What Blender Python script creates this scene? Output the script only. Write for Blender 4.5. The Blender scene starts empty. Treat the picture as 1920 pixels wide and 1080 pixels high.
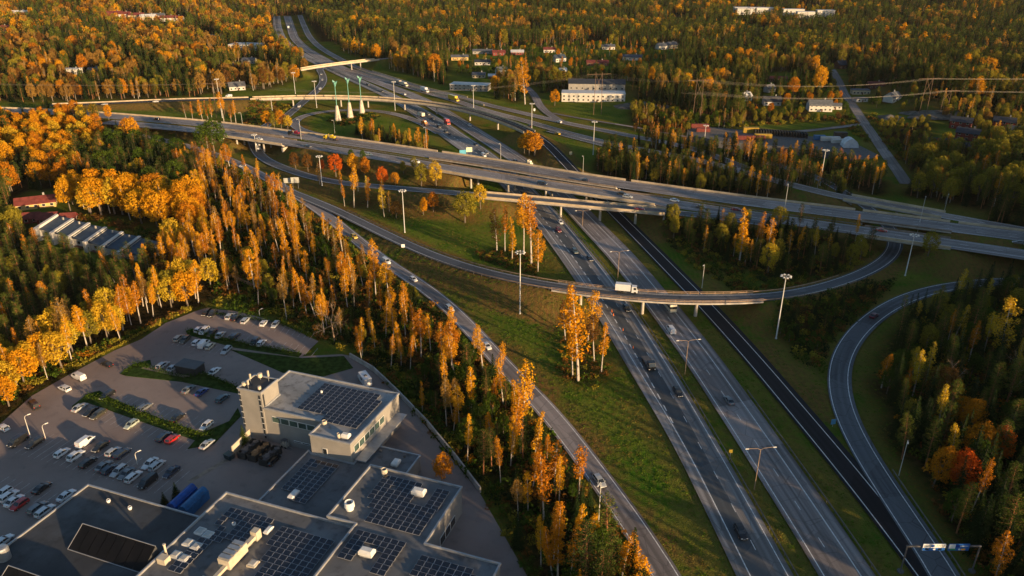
import bpy, math, random
import numpy as np
from mathutils import Vector

# ------------------------------------------------------------------ camera, sky, sun, exposure
SC = bpy.context.scene
COL = SC.collection
R = math.radians
F_PX, HORIZON, CAM_H = 1440.0, -120.0, 120.0
PITCH = math.atan((540 - HORIZON) / F_PX)
cam_d = bpy.data.cameras.new("camera")
cam = bpy.data.objects.new("camera", cam_d)
COL.objects.link(cam)
cam_d.sensor_width = 36.0
cam_d.lens = 36.0 * F_PX / 1920.0
cam_d.clip_start, cam_d.clip_end = 1.0, 20000.0
cam.location = (0, 0, CAM_H)
cam.rotation_euler = (math.pi / 2 - PITCH, 0, 0)
SC.camera = cam

SUN_AZ = 47.0      # degrees to the right of straight behind the camera
SUN_EL = 7.8
sun_dir = Vector((math.sin(R(SUN_AZ)) * math.cos(R(SUN_EL)), -math.cos(R(SUN_AZ)) * math.cos(R(SUN_EL)), math.sin(R(SUN_EL))))
sun_d = bpy.data.lights.new("sun", 'SUN')
sun_d.energy = 5.0
sun_d.angle = R(0.6)
sun_d.color = (1.0, 0.67, 0.35)
sun = bpy.data.objects.new("sun", sun_d)
COL.objects.link(sun)
sun.rotation_euler = (-sun_dir).to_track_quat('-Z', 'Y').to_euler()

world = bpy.data.worlds.new("World")
SC.world = world
world.use_nodes = True
wn = world.node_tree.nodes
wl = world.node_tree.links
bg = wn["Background"]
sky = wn.new("ShaderNodeTexSky")
sky.sky_type = 'NISHITA'
sky.sun_disc = False
sky.sun_elevation = R(SUN_EL)
sky.sun_rotation = math.atan2(sun_dir.x, sun_dir.y)
sky.altitude = 100
sky.air_density = 1.0
sky.dust_density = 0.8
sky.ozone_density = 1.9
wl.new(sky.outputs[0], bg.inputs[0])
bg.inputs[1].default_value = 0.095

SC.view_settings.view_transform = 'Standard'
SC.view_settings.look = 'None'
SC.view_settings.exposure = 0.95
SC.view_settings.gamma = 1.0
SC.view_settings.use_curve_mapping = False
SC.cycles.max_bounces = 4
SC.cycles.diffuse_bounces = 2
SC.cycles.glossy_bounces = 2
SC.cycles.transmission_bounces = 2
SC.cycles.transparent_max_bounces = 4
SC.cycles.volume_bounces = 0
SC.cycles.use_denoising = True

RNG = random.Random(7)

# ------------------------------------------------------------------ helpers
CP, SP = math.cos(PITCH), math.sin(PITCH)

def at(px, py, z=0.0):
    """World point seen at a pixel of the 1920 x 1080 photograph, at height z."""
    x = (px - 960) / F_PX
    y = (py - 540) / F_PX
    t = (CAM_H - z) / (SP + y * CP)
    return Vector((x * t, (CP - y * SP) * t, z))

def to_px(X, Y, Z=0.0):
    d = Y * CP + (CAM_H - Z) * SP
    return 960 + F_PX * X / d, 540 + F_PX * (-Y * SP + (CAM_H - Z) * CP) / d

def height_at(px, py, top_py, z0=0.0):
    g = at(px, py, z0)
    lo, hi = 0.0, 150.0
    for _ in range(40):
        m = (lo + hi) / 2
        if to_px(g.x, g.y, m)[1] > top_py:
            lo = m
        else:
            hi = m
    return m - z0

class MB:
    """Collects geometry for one mesh."""
    def __init__(s):
        s.v, s.f, s.m, s.uv = [], [], [], None
    def face(s, pts, mi=0):
        b = len(s.v)
        s.v.extend([tuple(p) for p in pts])
        s.f.append(tuple(range(b, b + len(pts))))
        s.m.append(mi)
    def box(s, c, size, rz=0.0, mi=0, taper=1.0):
        cx, cy, cz = c
        hx, hy, hz = size[0] / 2, size[1] / 2, size[2] / 2
        ca, sa = math.cos(rz), math.sin(rz)
        b = len(s.v)
        for z, k in ((-hz, 1.0), (hz, taper)):
            for x, y in ((-hx, -hy), (hx, -hy), (hx, hy), (-hx, hy)):
                s.v.append((cx + (x * ca - y * sa) * k, cy + (x * sa + y * ca) * k, cz + z))
        for q in ((0, 3, 2, 1), (4, 5, 6, 7), (0, 1, 5, 4), (1, 2, 6, 5), (2, 3, 7, 6), (3, 0, 4, 7)):
            s.f.append(tuple(b + i for i in q)); s.m.append(mi)
    def prism(s, poly, z0, z1, mi=0, mi_top=None):
        n = len(poly)
        a = sum(poly[i][0] * poly[(i + 1) % n][1] - poly[(i + 1) % n][0] * poly[i][1] for i in range(n))
        if a < 0:
            poly = poly[::-1]
        b = len(s.v)
        for z in (z0, z1):
            for p in poly:
                s.v.append((p[0], p[1], z))
        s.f.append(tuple(b + i for i in range(n - 1, -1, -1))); s.m.append(mi)
        s.f.append(tuple(b + n + i for i in range(n))); s.m.append(mi if mi_top is None else mi_top)
        for i in range(n):
            j = (i + 1) % n
            s.f.append((b + i, b + j, b + n + j, b + n + i)); s.m.append(mi)
    def tube(s, p0, p1, r0, r1, n=6, mi=0, cap=True):
        p0, p1 = Vector(p0), Vector(p1)
        d = (p1 - p0)
        if d.length < 1e-6:
            return
        d.normalize()
        a = d.orthogonal().normalized()
        c = d.cross(a)
        b = len(s.v)
        for p, r in ((p0, r0), (p1, r1)):
            for i in range(n):
                t = 2 * math.pi * i / n
                s.v.append(tuple(p + a * (r * math.cos(t)) + c * (r * math.sin(t))))
        for i in range(n):
            j = (i + 1) % n
            s.f.append((b + i, b + j, b + n + j, b + n + i)); s.m.append(mi)
        if cap:
            s.f.append(tuple(b + n + i for i in range(n))); s.m.append(mi)
            s.f.append(tuple(b + i for i in range(n - 1, -1, -1))); s.m.append(mi)
    def path_tube(s, pts, radii, n=6, mi=0):
        for i in range(len(pts) - 1):
            s.tube(pts[i], pts[i + 1], radii[i], radii[i + 1], n, mi, cap=(i == len(pts) - 2))
    def lathe(s, prof, n=10, c=(0, 0, 0), mi=0):
        b = len(s.v)
        for r, z in prof:
            for i in range(n):
                t = 2 * math.pi * i / n
                s.v.append((c[0] + r * math.cos(t), c[1] + r * math.sin(t), c[2] + z))
        for k in range(len(prof) - 1):
            for i in range(n):
                j = (i + 1) % n
                s.f.append((b + k * n + i, b + k * n + j, b + (k + 1) * n + j, b + (k + 1) * n + i)); s.m.append(mi)
        s.f.append(tuple(b + (len(prof) - 1) * n + i for i in range(n))); s.m.append(mi)
    def mesh(s, name, mats, smooth=False):
        me = bpy.data.meshes.new(name)
        me.from_pydata(s.v, [], s.f)
        for m in mats:
            me.materials.append(m)
        if len(mats) > 1:
            me.polygons.foreach_set("material_index", s.m)
        if smooth:
            me.polygons.foreach_set("use_smooth", [True] * len(me.polygons))
        me.update()
        return me
    def build(s, name, mats, parent=None, loc=None, rz=0.0, smooth=False, **props):
        if not isinstance(mats, (list, tuple)):
            mats = [mats]
        return link(name, s.mesh(name, mats, smooth), parent, loc, rz, **props)

def link(name, data, parent=None, loc=None, rz=0.0, scale=None, **props):
    o = bpy.data.objects.new(name, data)
    COL.objects.link(o)
    if parent is not None:
        o.parent = parent
    if loc is not None:
        o.location = loc
    if rz:
        o.rotation_euler = (0, 0, rz)
    if scale is not None:
        o.scale = (scale, scale, scale) if isinstance(scale, (int, float)) else scale
    for k, v in props.items():
        if v is not None:
            o[k] = v
    return o

def thing(name, label, category, loc=(0, 0, 0), rz=0.0, group=None, scale=None):
    return link(name, None, None, loc, rz, scale, label=label, category=category, group=group)

def dup(root, loc, rz, label, group=None, scale=None, swap=None):
    """A copy of a thing with copies of its parts and sub-parts; swap = {old mesh: new mesh}."""
    def cp(o, parent):
        c = o.copy()
        COL.objects.link(c)
        c.parent = parent
        if swap and c.data in swap:
            c.data = swap[c.data]
        for ch in KIDS.get(o.name, ()):
            cp(ch, c)
        return c
    r = cp(root, None)
    r.location = loc
    r.rotation_euler = (0, 0, rz)
    r["label"] = label
    if group:
        r["group"] = group
    if scale is not None:
        r.scale = (scale,) * 3
    return r

KIDS = {}
def learn(root):
    """Remember the children of a prototype (looking them up later costs a walk over all objects)."""
    for o in bpy.data.objects:
        if o.parent is not None:
            KIDS.setdefault(o.parent.name, [])
    stack = [root]
    while stack:
        o = stack.pop()
        KIDS[o.name] = list(o.children)
        stack.extend(KIDS[o.name])

# ------------------------------------------------------------------ materials
def _mat(name):
    m = bpy.data.materials.new(name)
    m.use_nodes = True
    nt = m.node_tree
    return m, nt, nt.nodes["Principled BSDF"]

def N(nt, typ, **kw):
    n = nt.nodes.new(typ)
    for k, v in kw.items():
        setattr(n, k, v)
    return n

def mixc(nt, fac, a, b, mode='MIX'):
    n = nt.nodes.new("ShaderNodeMix")
    n.data_type = 'RGBA'
    n.blend_type = mode
    for s, val in ((0, fac), (6, a), (7, b)):
        if hasattr(val, "is_linked"):
            nt.links.new(val, n.inputs[s])
        else:
            n.inputs[s].default_value = val if s == 0 else (*val, 1.0)
    return n.outputs[2]

def math_(nt, op, a, b=0.0, clamp=False):
    n = nt.nodes.new("ShaderNodeMath")
    n.operation = op
    n.use_clamp = clamp
    for s, val in ((0, a), (1, b)):
        if hasattr(val, "is_linked"):
            nt.links.new(val, n.inputs[s])
        else:
            n.inputs[s].default_value = val
    return n.outputs[0]

def ramp(nt, val, lo, hi):
    n = nt.nodes.new("ShaderNodeMapRange")
    n.interpolation_type = 'SMOOTHSTEP'
    nt.links.new(val, n.inputs[0])
    n.inputs[1].default_value, n.inputs[2].default_value = lo, hi
    return n.outputs[0]

def noise(nt, scale, detail=3.0, vec=None, rough=0.55):
    n = nt.nodes.new("ShaderNodeTexNoise")
    n.inputs["Scale"].default_value = scale
    n.inputs["Detail"].default_value = detail
    n.inputs["Roughness"].default_value = rough
    if vec is None:
        g = nt.nodes.get("geo") or nt.nodes.new("ShaderNodeNewGeometry")
        g.name = "geo"
        vec = g.outputs["Position"]
    nt.links.new(vec, n.inputs["Vector"])
    return n.outputs[0]

def plain(name, col, rough=0.7, var=0.15, scale=0.6, spec=0.3, metal=0.0, bump=0.0):
    """A material of one colour with a soft unevenness."""
    m, nt, b = _mat(name)
    f = noise(nt, scale, 4.0)
    dark = tuple(c * (1 - var) for c in col)
    lite = tuple(min(1, c * (1 + var)) for c in col)
    nt.links.new(mixc(nt, ramp(nt, f, 0.3, 0.7), dark, lite), b.inputs["Base Color"])
    b.inputs["Roughness"].default_value = rough
    b.inputs["Specular IOR Level"].default_value = spec
    b.inputs["Metallic"].default_value = metal
    if bump:
        bp = N(nt, "ShaderNodeBump")
        bp.inputs["Strength"].default_value = bump
        bp.inputs["Distance"].default_value = 0.1
        nt.links.new(noise(nt, scale * 6, 3.0), bp.inputs["Height"])
        nt.links.new(bp.outputs[0], b.inputs["Normal"])
    return m

def asphalt(name, col, track=0.3, patch=None, patch_at=(0, 0), seed=0.0):
    """Road surface: u of the UV map is metres across, v metres along; wheel tracks, seams, stains."""
    m, nt, b = _mat(name)
    uv = N(nt, "ShaderNodeUVMap")
    sep = N(nt, "ShaderNodeSeparateXYZ")
    nt.links.new(uv.outputs[0], sep.inputs[0])
    u, v = sep.outputs[0], sep.outputs[1]
    comb = N(nt, "ShaderNodeCombineXYZ")
    nt.links.new(math_(nt, 'MULTIPLY', u, 1.1), comb.inputs[0])
    nt.links.new(math_(nt, 'MULTIPLY', v, 0.018), comb.inputs[1])
    comb.inputs[2].default_value = seed
    streak = noise(nt, 1.0, 4.0, comb.outputs[0])
    comb2 = N(nt, "ShaderNodeCombineXYZ")
    nt.links.new(u, comb2.inputs[0])
    nt.links.new(math_(nt, 'MULTIPLY', v, 0.1), comb2.inputs[1])
    blot = noise(nt, 0.35, 5.0, comb2.outputs[0])
    fine = noise(nt, 3.0, 3.0)
    # two wheel tracks in each lane, 1.87 m apart
    w = math_(nt, 'COSINE', math_(nt, 'MULTIPLY', u, 2 * math.pi / 1.87))
    lite = tuple(c * 1.32 for c in col)
    dark = tuple(c * (1 - track) for c in col)
    f = math_(nt, 'ADD', ramp(nt, streak, 0.25, 0.75), math_(nt, 'MULTIPLY', w, 0.22))
    f = math_(nt, 'ADD', f, math_(nt, 'MULTIPLY', math_(nt, 'SUBTRACT', blot, 0.5), 0.9), True)
    c = mixc(nt, f, dark, lite)
    if patch is not None:
        # a strip resurfaced in another mix, ragged at its edge
        e = math_(nt, 'ADD', u, math_(nt, 'MULTIPLY', math_(nt, 'SUBTRACT', noise(nt, 0.25, 3.0, comb2.outputs[0]), 0.5), 2.2))
        inside = math_(nt, 'MULTIPLY', ramp(nt, e, patch_at[0], patch_at[0] + 0.25), math_(nt, 'SUBTRACT', 1.0, ramp(nt, e, patch_at[1] - 0.25, patch_at[1])))
        pd = tuple(c_ * 0.75 for c_ in patch)
        c = mixc(nt, inside, c, mixc(nt, f, pd, patch))
    # transverse joints, repaired strips and fine cracks
    comb3 = N(nt, "ShaderNodeCombineXYZ")
    nt.links.new(math_(nt, 'MULTIPLY', u, 0.06), comb3.inputs[0]); nt.links.new(math_(nt, 'MULTIPLY', v, 0.045), comb3.inputs[1]); comb3.inputs[2].default_value = seed * 3.7
    vo = N(nt, "ShaderNodeTexVoronoi", feature='F1'); vo.inputs["Scale"].default_value = 1.0
    nt.links.new(comb3.outputs[0], vo.inputs["Vector"])
    sepc = N(nt, "ShaderNodeSeparateColor"); nt.links.new(vo.outputs["Color"], sepc.inputs[0])
    c = mixc(nt, math_(nt, 'MULTIPLY', ramp(nt, sepc.outputs[0], 0.72, 0.74), 0.55), c, tuple(q * 0.6 for q in col))
    c = mixc(nt, math_(nt, 'MULTIPLY', ramp(nt, sepc.outputs[1], 0.80, 0.82), 0.45), c, tuple(q * 1.5 for q in col))
    ck = N(nt, "ShaderNodeTexVoronoi", feature='DISTANCE_TO_EDGE'); ck.inputs["Scale"].default_value = 0.16
    nt.links.new(mixc(nt, 0.35, N(nt, "ShaderNodeNewGeometry").outputs["Position"], N(nt, "ShaderNodeTexNoise").outputs["Color"], 'ADD'), ck.inputs["Vector"])
    c = mixc(nt, math_(nt, 'MULTIPLY', math_(nt, 'SUBTRACT', 1.0, ramp(nt, ck.outputs["Distance"], 0.0, 0.02)), 0.55), c, tuple(q * 0.35 for q in col))
    c = mixc(nt, math_(nt, 'MULTIPLY', math_(nt, 'SUBTRACT', fine, 0.45), 0.6, True), c, (0.02, 0.02, 0.022))
    nt.links.new(c, b.inputs["Base Color"])
    b.inputs["Roughness"].default_value = 0.8
    b.inputs["Specular IOR Level"].default_value = 0.25
    return m

def leaf(name, cols, trans=0.25, hue=0.5):
    """Foliage: every leaf and every tree takes its own shade between the given colours."""
    m, nt, b = _mat(name)
    g = N(nt, "ShaderNodeNewGeometry")
    oi = N(nt, "ShaderNodeObjectInfo")
    tc = N(nt, "ShaderNodeTexCoord")
    n = noise(nt, 0.45, 2.0, tc.outputs["Object"])
    f1 = math_(nt, 'ADD', math_(nt, 'MULTIPLY', g.outputs["Random Per Island"], 0.45), math_(nt, 'MULTIPLY', n, 0.35))
    f = math_(nt, 'ADD', math_(nt, 'MULTIPLY', f1, 1 - hue), math_(nt, 'MULTIPLY', oi.outputs["Random"], hue), True)
    c = cols[0]
    out = None
    k = len(cols) - 1
    for i in range(k):
        fac = ramp(nt, f, i / k, (i + 1) / k)
        out = mixc(nt, fac, cols[i] if out is None else out, cols[i + 1])
    val = math_(nt, 'ADD', 0.72, math_(nt, 'MULTIPLY', g.outputs["Random Per Island"], 0.5))
    vv = N(nt, "ShaderNodeCombineColor")
    for i in range(3):
        nt.links.new(val, vv.inputs[i])
    out = mixc(nt, 1.0, out, vv.outputs[0], 'MULTIPLY')
    d = N(nt, "ShaderNodeBsdfDiffuse")
    t = N(nt, "ShaderNodeBsdfTranslucent")
    nt.links.new(out, d.inputs[0])
    nt.links.new(out, t.inputs[0])
    mx = N(nt, "ShaderNodeMixShader")
    mx.inputs[0].default_value = trans
    nt.links.new(d.outputs[0], mx.inputs[1])
    nt.links.new(t.outputs[0], mx.inputs[2])
    nt.links.new(mx.outputs[0], nt.nodes["Material Output"].inputs[0])
    nt.nodes.remove(b)
    return m

def bark(name, col, mark, birch=False):
    m, nt, b = _mat(name)
    tc = N(nt, "ShaderNodeTexCoord")
    mp = N(nt, "ShaderNodeMapping")
    mp.inputs["Scale"].default_value = (2.0, 2.0, 0.9 if birch else 0.3)
    nt.links.new(tc.outputs["Object"], mp.inputs[0])
    n = noise(nt, 2.0, 3.0, mp.outputs[0])
    nt.links.new(mixc(nt, ramp(nt, n, 0.52, 0.66), col, mark), b.inputs["Base Color"])
    b.inputs["Roughness"].default_value = 0.9
    b.inputs["Specular IOR Level"].default_value = 0.1
    return m

def M(name, *a, **k):
    if name not in MATS:
        MATS[name] = plain(name, *a, **k)
    return MATS[name]
MATS = {}
CONCRETE = plain("concrete", (0.42, 0.39, 0.35), 0.85, 0.2, 0.35, 0.2, bump=0.2)
PAINT = plain("road_paint", (0.72, 0.72, 0.70), 0.6, 0.25, 1.4, 0.3)
STEEL = plain("galvanised_steel", (0.38, 0.39, 0.40), 0.45, 0.12, 1.0, 0.5, 0.6)
DARKSTEEL = plain("dark_steel", (0.10, 0.10, 0.105), 0.6, 0.15, 1.0, 0.3)
GLASS = plain("dark_glass", (0.02, 0.025, 0.03), 0.08, 0.2, 0.3, 0.8)
A_OLD = asphalt("asphalt_worn", (0.245, 0.220, 0.212), 0.45, seed=1.0)
A_MIX = asphalt("asphalt_two_ages", (0.245, 0.235, 0.228), 0.4, (0.095, 0.106, 0.115), (3.4, 7.9), 2.0)
A_RAMP = asphalt("asphalt_ramp", (0.105, 0.110, 0.118), 0.3, seed=3.0)
A_NEW = asphalt("asphalt_fresh", (0.011, 0.012, 0.015), 0.2, seed=4.0)
A_PALE = asphalt("asphalt_pale", (0.24, 0.205, 0.185), 0.35, seed=5.0)
# ------------------------------------------------------------------ roads: centre lines
class Road:
    pass

def spline(ctrl, step=4.0):
    """Centripetal Catmull-Rom through control points (numpy n x k, first three are x y z)."""
    c = np.array(ctrl, float)
    c = np.vstack([2 * c[0] - c[1], c, 2 * c[-1] - c[-2]])
    out = []
    for i in range(1, len(c) - 2):
        p0, p1, p2, p3 = c[i - 1], c[i], c[i + 1], c[i + 2]
        t = [0.0]
        for a, b in ((p0, p1), (p1, p2), (p2, p3)):
            t.append(t[-1] + max(1e-3, np.linalg.norm(b[:2] - a[:2]) ** 0.5))
        n = max(2, int(np.linalg.norm(p2[:2] - p1[:2]) / step))
        for k in range(n):
            u = t[1] + (t[2] - t[1]) * k / n
            A1 = (t[1] - u) / (t[1] - t[0]) * p0 + (u - t[0]) / (t[1] - t[0]) * p1
            A2 = (t[2] - u) / (t[2] - t[1]) * p1 + (u - t[1]) / (t[2] - t[1]) * p2
            A3 = (t[3] - u) / (t[3] - t[2]) * p2 + (u - t[2]) / (t[3] - t[2]) * p3
            B1 = (t[2] - u) / (t[2] - t[0]) * A1 + (u - t[0]) / (t[2] - t[0]) * A2
            B2 = (t[3] - u) / (t[3] - t[1]) * A2 + (u - t[1]) / (t[3] - t[1]) * A3
            out.append((t[2] - u) / (t[2] - t[1]) * B1 + (u - t[1]) / (t[2] - t[1]) * B2)
    out.append(c[-2])
    return np.array(out)

ROADS = {}
ROAD_ORDER = []

def road(key, ctrl, wl, wr, mat, marks=(), bridges=(), lift=0.0, cut=True):
    """ctrl: (px, py, z [, extra width on the left side]); wl / wr: metres of pavement left / right of the line
    when travelling along it. marks: (offset to the left in metres, width, dash, gap)."""
    rows = []
    for c in ctrl:
        z = c[2] if len(c) > 2 else 0.0
        p = at(c[0], c[1], z)
        rows.append((p.x, p.y, z, c[3] if len(c) > 3 else 0.0))
    S = spline(rows, 3.0 if rows[0][1] < 700 else 5.0)
    k = 9                                   # iron out small kinks
    pad = np.vstack([np.repeat(S[:1], k, 0), S, np.repeat(S[-1:], k, 0)])
    ker = np.hanning(2 * k + 3)[1:-1]; ker /= ker.sum()
    Sm = np.stack([np.convolve(pad[:, q], ker, 'valid') for q in range(S.shape[1])], 1)
    Sm[:k], Sm[-k:] = S[:k], S[-k:]
    w_ = np.minimum(1, np.minimum(np.arange(len(S)), np.arange(len(S))[::-1]) / (2.0 * k))[:, None]
    S = S * (1 - w_) + Sm * w_
    r = Road()
    r.key, r.P, r.ex = key, S[:, :3].copy(), S[:, 3].copy()
    r.P[:, 2] += lift
    T = np.gradient(r.P[:, :2], axis=0)
    T /= np.linalg.norm(T, axis=1)[:, None] + 1e-9
    r.T = T
    r.Nl = np.stack([-T[:, 1], T[:, 0]], 1)      # to the left of travel
    r.s = np.concatenate([[0], np.cumsum(np.linalg.norm(np.diff(r.P[:, :2], axis=0), axis=1))])
    r.wl, r.wr, r.mat, r.marks, r.cut = wl, wr, mat, marks, cut
    r.bridge = np.zeros(len(r.P), bool)
    r.spans = []
    for a, b in bridges:
        i, j = sorted((nearest(r, *a), nearest(r, *b)))
        r.bridge[i:j + 1] = True
        r.spans.append((i, j))
    ROADS[key] = r
    ROAD_ORDER.append(r)
    return r

def nearest(r, px, py):
    best, bi = 1e18, 0
    for i, p in enumerate(r.P):
        x, y = to_px(*p)
        d = (x - px) ** 2 + (y - py) ** 2
        if d < best:
            best, bi = d, i
    return bi

def off(r, i, o, dz=0.0):
    """Point at sample i, o metres to the left."""
    p = r.P[i]
    return (p[0] + r.Nl[i][0] * o, p[1] + r.Nl[i][1] * o, p[2] + dz)

EDGE = 0.22
# motorway, carriageway towards the camera (line = its inner edge line, travelling away from the camera: left is west)
road("motorway_west", [(1620, 1330), (1477.5, 1080), (1378, 900), (1323, 806), (1285, 740, 0, 1.2), (1173, 565, 0, 2.6), (1105, 475, 0, 2.7), (1028, 385, 0, 2.9),
     (937, 300, 0, 4.0), (867, 252, 0, 4.2), (800, 208, 0, 3.0), (748, 182), (707, 163), (650, 138), (609, 119), (570, 99), (540, 77), (528, 55), (524, 30)],
     10.6, 1.2, A_MIX, [(0, EDGE, 0, 0), (3.85, 0.16, 3, 9), (('ex', 7.75), 0.25, 0, 0), ((7.75, 'aux'), 0.3, 3, 3)], lift=0.0)
# carriageway away from the camera (line = its inner edge line)
road("motorway_east", [(1690, 1330), (1545.8, 1080), (1435, 900), (1332, 740), (1286, 670), (1215, 572), (1190, 540), (1143, 480), (1093, 427), (1058, 388), (963, 305),
     (893, 258), (822, 212), (790, 193), (748, 174), (700, 155), (652, 137), (625, 125), (590, 107), (563, 90), (546, 72), (540, 55), (533, 30)],
     1.1, 10.6, A_OLD, [(0, EDGE, 0, 0), (-3.8, 0.16, 3, 9), (-7.6, EDGE, 0, 0)], lift=0.0)
# freshly paved link that climbs to the flyover (line = its left edge line)
FLY = 6.6
road("flyover_link", [(1905, 1330), (1721.7, 1080), (1585, 900), (1440, 723), (1420, 698), (1316.7, 580), (1277.5, 539), (1205, 463), (1137.5, 394), (1098, 354), (1067, 322, 0.8),
     (1036, 288, 3.2), (1012, 264, 5.6), (985, 248, FLY), (945, 231, FLY), (895, 214, FLY), (850, 203, FLY), (790, 194, FLY), (740, 189, FLY), (680, 185, FLY), (600, 183.5, FLY), (540, 184, FLY), (470, 186.5, FLY), (400, 188, 6.0), (340, 189, 5.0), (290, 191, 4.0), (190, 195.5, 2.5), (90, 199, 1.5)],
     0.9, 6.6, A_NEW, [(0, EDGE, 0, 0), (-4.9, EDGE, 0, 0)], bridges=[((983, 248), (470, 186))], lift=0.016)
# loop from the right that joins it
road("loop_road", [(1888, 1260), (1793, 1120), (1738, 1030), (1651, 900), (1602, 823), (1576, 760), (1567, 707), (1575, 668), (1605, 622), (1663, 575), (1747, 542), (1853, 528), (1960, 527), (2080, 540)],
     3.1, 3.6, A_RAMP, [(2.55, EDGE, 0, 0), (-2.55, EDGE, 0, 0)], lift=0.030)
# slip road running down the left of the motorway
road("slip_road", [(1340, 1240), (1248, 1080), (1190, 987), (1118, 887), (1020, 760), (960, 703), (907, 643), (840, 573), (773, 523), (720, 490), (660, 442), (610, 402), (565, 371), (530, 350), (493, 330), (447, 306), (387, 284), (330, 268, 0.8), (270, 255, 2.0), (200, 245, 3)],
     3.2, 3.2, A_OLD, [(2.5, EDGE, 0, 0), (-2.5, EDGE, 0, 0)], lift=0.010)
# ramp that leaves it, bridges the motorway and ducks under the main road
RB = 6.3
road("bridge_ramp", [(540, 357), (590, 377, 0.3), (635, 396, 0.7), (680, 418, 1.2), (740, 447, 1.8), (807, 477, 2.8), (873, 500, 4.0), (940, 518, 5.2), (1007, 531, RB), (1073, 542, RB), (1140, 550, RB), (1207, 557, RB), (1273, 560, RB), (1340, 561, RB), (1410, 559, RB), (1480, 553, 5.0), (1545, 538, 3.4), (1605, 518, 1.6), (1650, 496, 0.5), (1676, 475, 0), (1683, 455, 0), (1672, 430, 0), (1640, 398, 0), (1610, 378, 0), (1570, 352, 0), (1520, 328, 0), (1440, 305, 0)],
     3.0, 3.4, A_RAMP, [(2.3, EDGE, 0, 0), (-2.3, EDGE, 0, 0)], bridges=[((1035, 536), (1425, 559))], lift=0.022)
MR = 7.0
BR_MAIN = [((398, 235), (545, 252)), ((815, 292), (1165, 349)), ((1610, 405), (1790, 428))]
BR_MAIN_S = [((425, 250), (545, 268)), ((835, 314), (1235, 378)), ((1612, 433), (1790, 458))]
road("main_road_north", [(-60, 205, 5.0), (120, 212, 6.0), (280, 224, MR), (387, 233, MR), (500, 247, MR), (600, 260, MR), (713, 276, MR), (800, 289, MR), (942, 310, MR), (1040, 327, MR), (1173, 347, MR), (1273, 361, MR), (1360, 373, MR), (1430, 382, MR), (1600, 403, MR), (1717, 418, MR), (1800, 429, MR), (1920, 444, MR), (2150, 474, MR)],
     7.0, 5.9, A_OLD, [(5.6, EDGE, 0, 0), (1.8, 0.16, 3, 9), (-1.9, 0.16, 3, 9), (-5.4, EDGE, 0, 0)], bridges=BR_MAIN, lift=0.0)
road("main_road_south", [(200, 228, MR), (330, 240, MR), (400, 247, MR), (480, 258, MR), (580, 273, MR), (680, 288, MR), (763, 302, MR), (825, 313, MR), (950, 334, MR), (1050, 350, MR), (1173, 368, MR), (1273, 383, MR), (1380, 398, MR, -1.5), (1447, 408, MR, -1.0), (1600, 430, MR), (1717, 447, MR), (1800, 459, MR), (1920, 477, MR), (2150, 512, MR)],
     5.8, 6.4, A_OLD, [(4.6, EDGE, 0, 0), (0.6, 0.16, 3, 9), (-3.2, EDGE, 0, 0)], bridges=BR_MAIN_S, lift=0.006)
road("south_slip", [(480, 240), (474, 258), (478, 276), (494, 298), (535, 316, 0.6), (570, 328, 1.5), (605, 337, 2.6), (647, 344, 4.0), (713, 350, 5.5), (800, 357, MR), (915, 367, MR), (1040, 378, MR), (1123, 386, MR), (1207, 393, MR), (1290, 401, MR), (1370, 410, MR), (1460, 422, MR)],
     3.6, 3.6, A_RAMP, [(2.9, EDGE, 0, 0), (-2.9, EDGE, 0, 0)], bridges=[((905, 366), (1245, 397))], lift=0.014)
road("north_slip", [(2150, 474, MR), (2010, 447, MR), (1920, 431, MR), (1783, 407, MR), (1700, 391, MR), (1600, 374, MR), (1530, 358, 6), (1460, 340, 5), (1380, 318, 3.5), (1300, 298, 2), (1240, 287, 1), (1180, 276, 0.3), (1110, 261), (1045, 244), (983, 226), (917, 209), (850, 187.5), (800, 173), (757, 160), (697, 142.5), (650, 129)],
     4.3, 4.3, A_PALE, [(3.4, EDGE, 0, 0), (-3.4, EDGE, 0, 0), (0, 0.16, 3, 6)], bridges=[((1765, 403), (1592, 372))], lift=0.018)
road("lower_slip", [(1420, 345, 0), (1330, 322), (1250, 301), (1190, 287), (1117, 268), (1070, 256), (1030, 245)],
     3.2, 3.2, A_RAMP, [(2.5, EDGE, 0, 0), (-2.5, EDGE, 0, 0)], lift=0.026)
road("service_road", [(1400, 315), (1290, 276), (1200, 258), (1130, 244), (1087, 236), (1045, 227), (985, 213), (920, 198), (860, 182), (800, 169), (730, 147), (672, 128), (640, 112), (605, 92), (583, 72), (571, 50), (562, 28)],
     4.0, 4.0, A_PALE, [(3.2, EDGE, 0, 0), (-3.2, EDGE, 0, 0)], lift=0.034)
road("north_link", [(605, 120), (600, 131), (607, 145), (605, 158), (592, 172), (575, 186), (560, 198), (548, 210), (530, 222), (505, 232), (488, 244)],
     3.6, 3.6, A_RAMP, [(2.9, EDGE, 0, 0), (-2.9, EDGE, 0, 0)], lift=0.038)
road("loop_ramp", [(825, 250), (800, 236), (770, 222), (730, 211), (690, 206), (640, 206), (590, 211), (556, 222), (550, 234), (572, 246, 2.5), (610, 255.5, 5.5), (650, 265, MR), (700, 272.5, MR)],
     3.4, 3.4, A_PALE, [(2.8, EDGE, 0, 0), (-2.8, EDGE, 0, 0)], lift=0.044)
road("far_crossing", [(480, 150, 2), (530, 138, 4), (580, 127, MR), (640, 119, MR), (702, 112, MR), (760, 106, 5), (840, 98, 3)],
     3.6, 3.6, A_PALE, [], bridges=[((560, 131), (704, 112))], lift=0.05)
road("side_street", [(1060, 232), (1030, 214), (1012, 198), (1003, 180), (985, 162), (960, 150)], 3.2, 3.2, A_OLD, [], lift=0.056)
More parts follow.
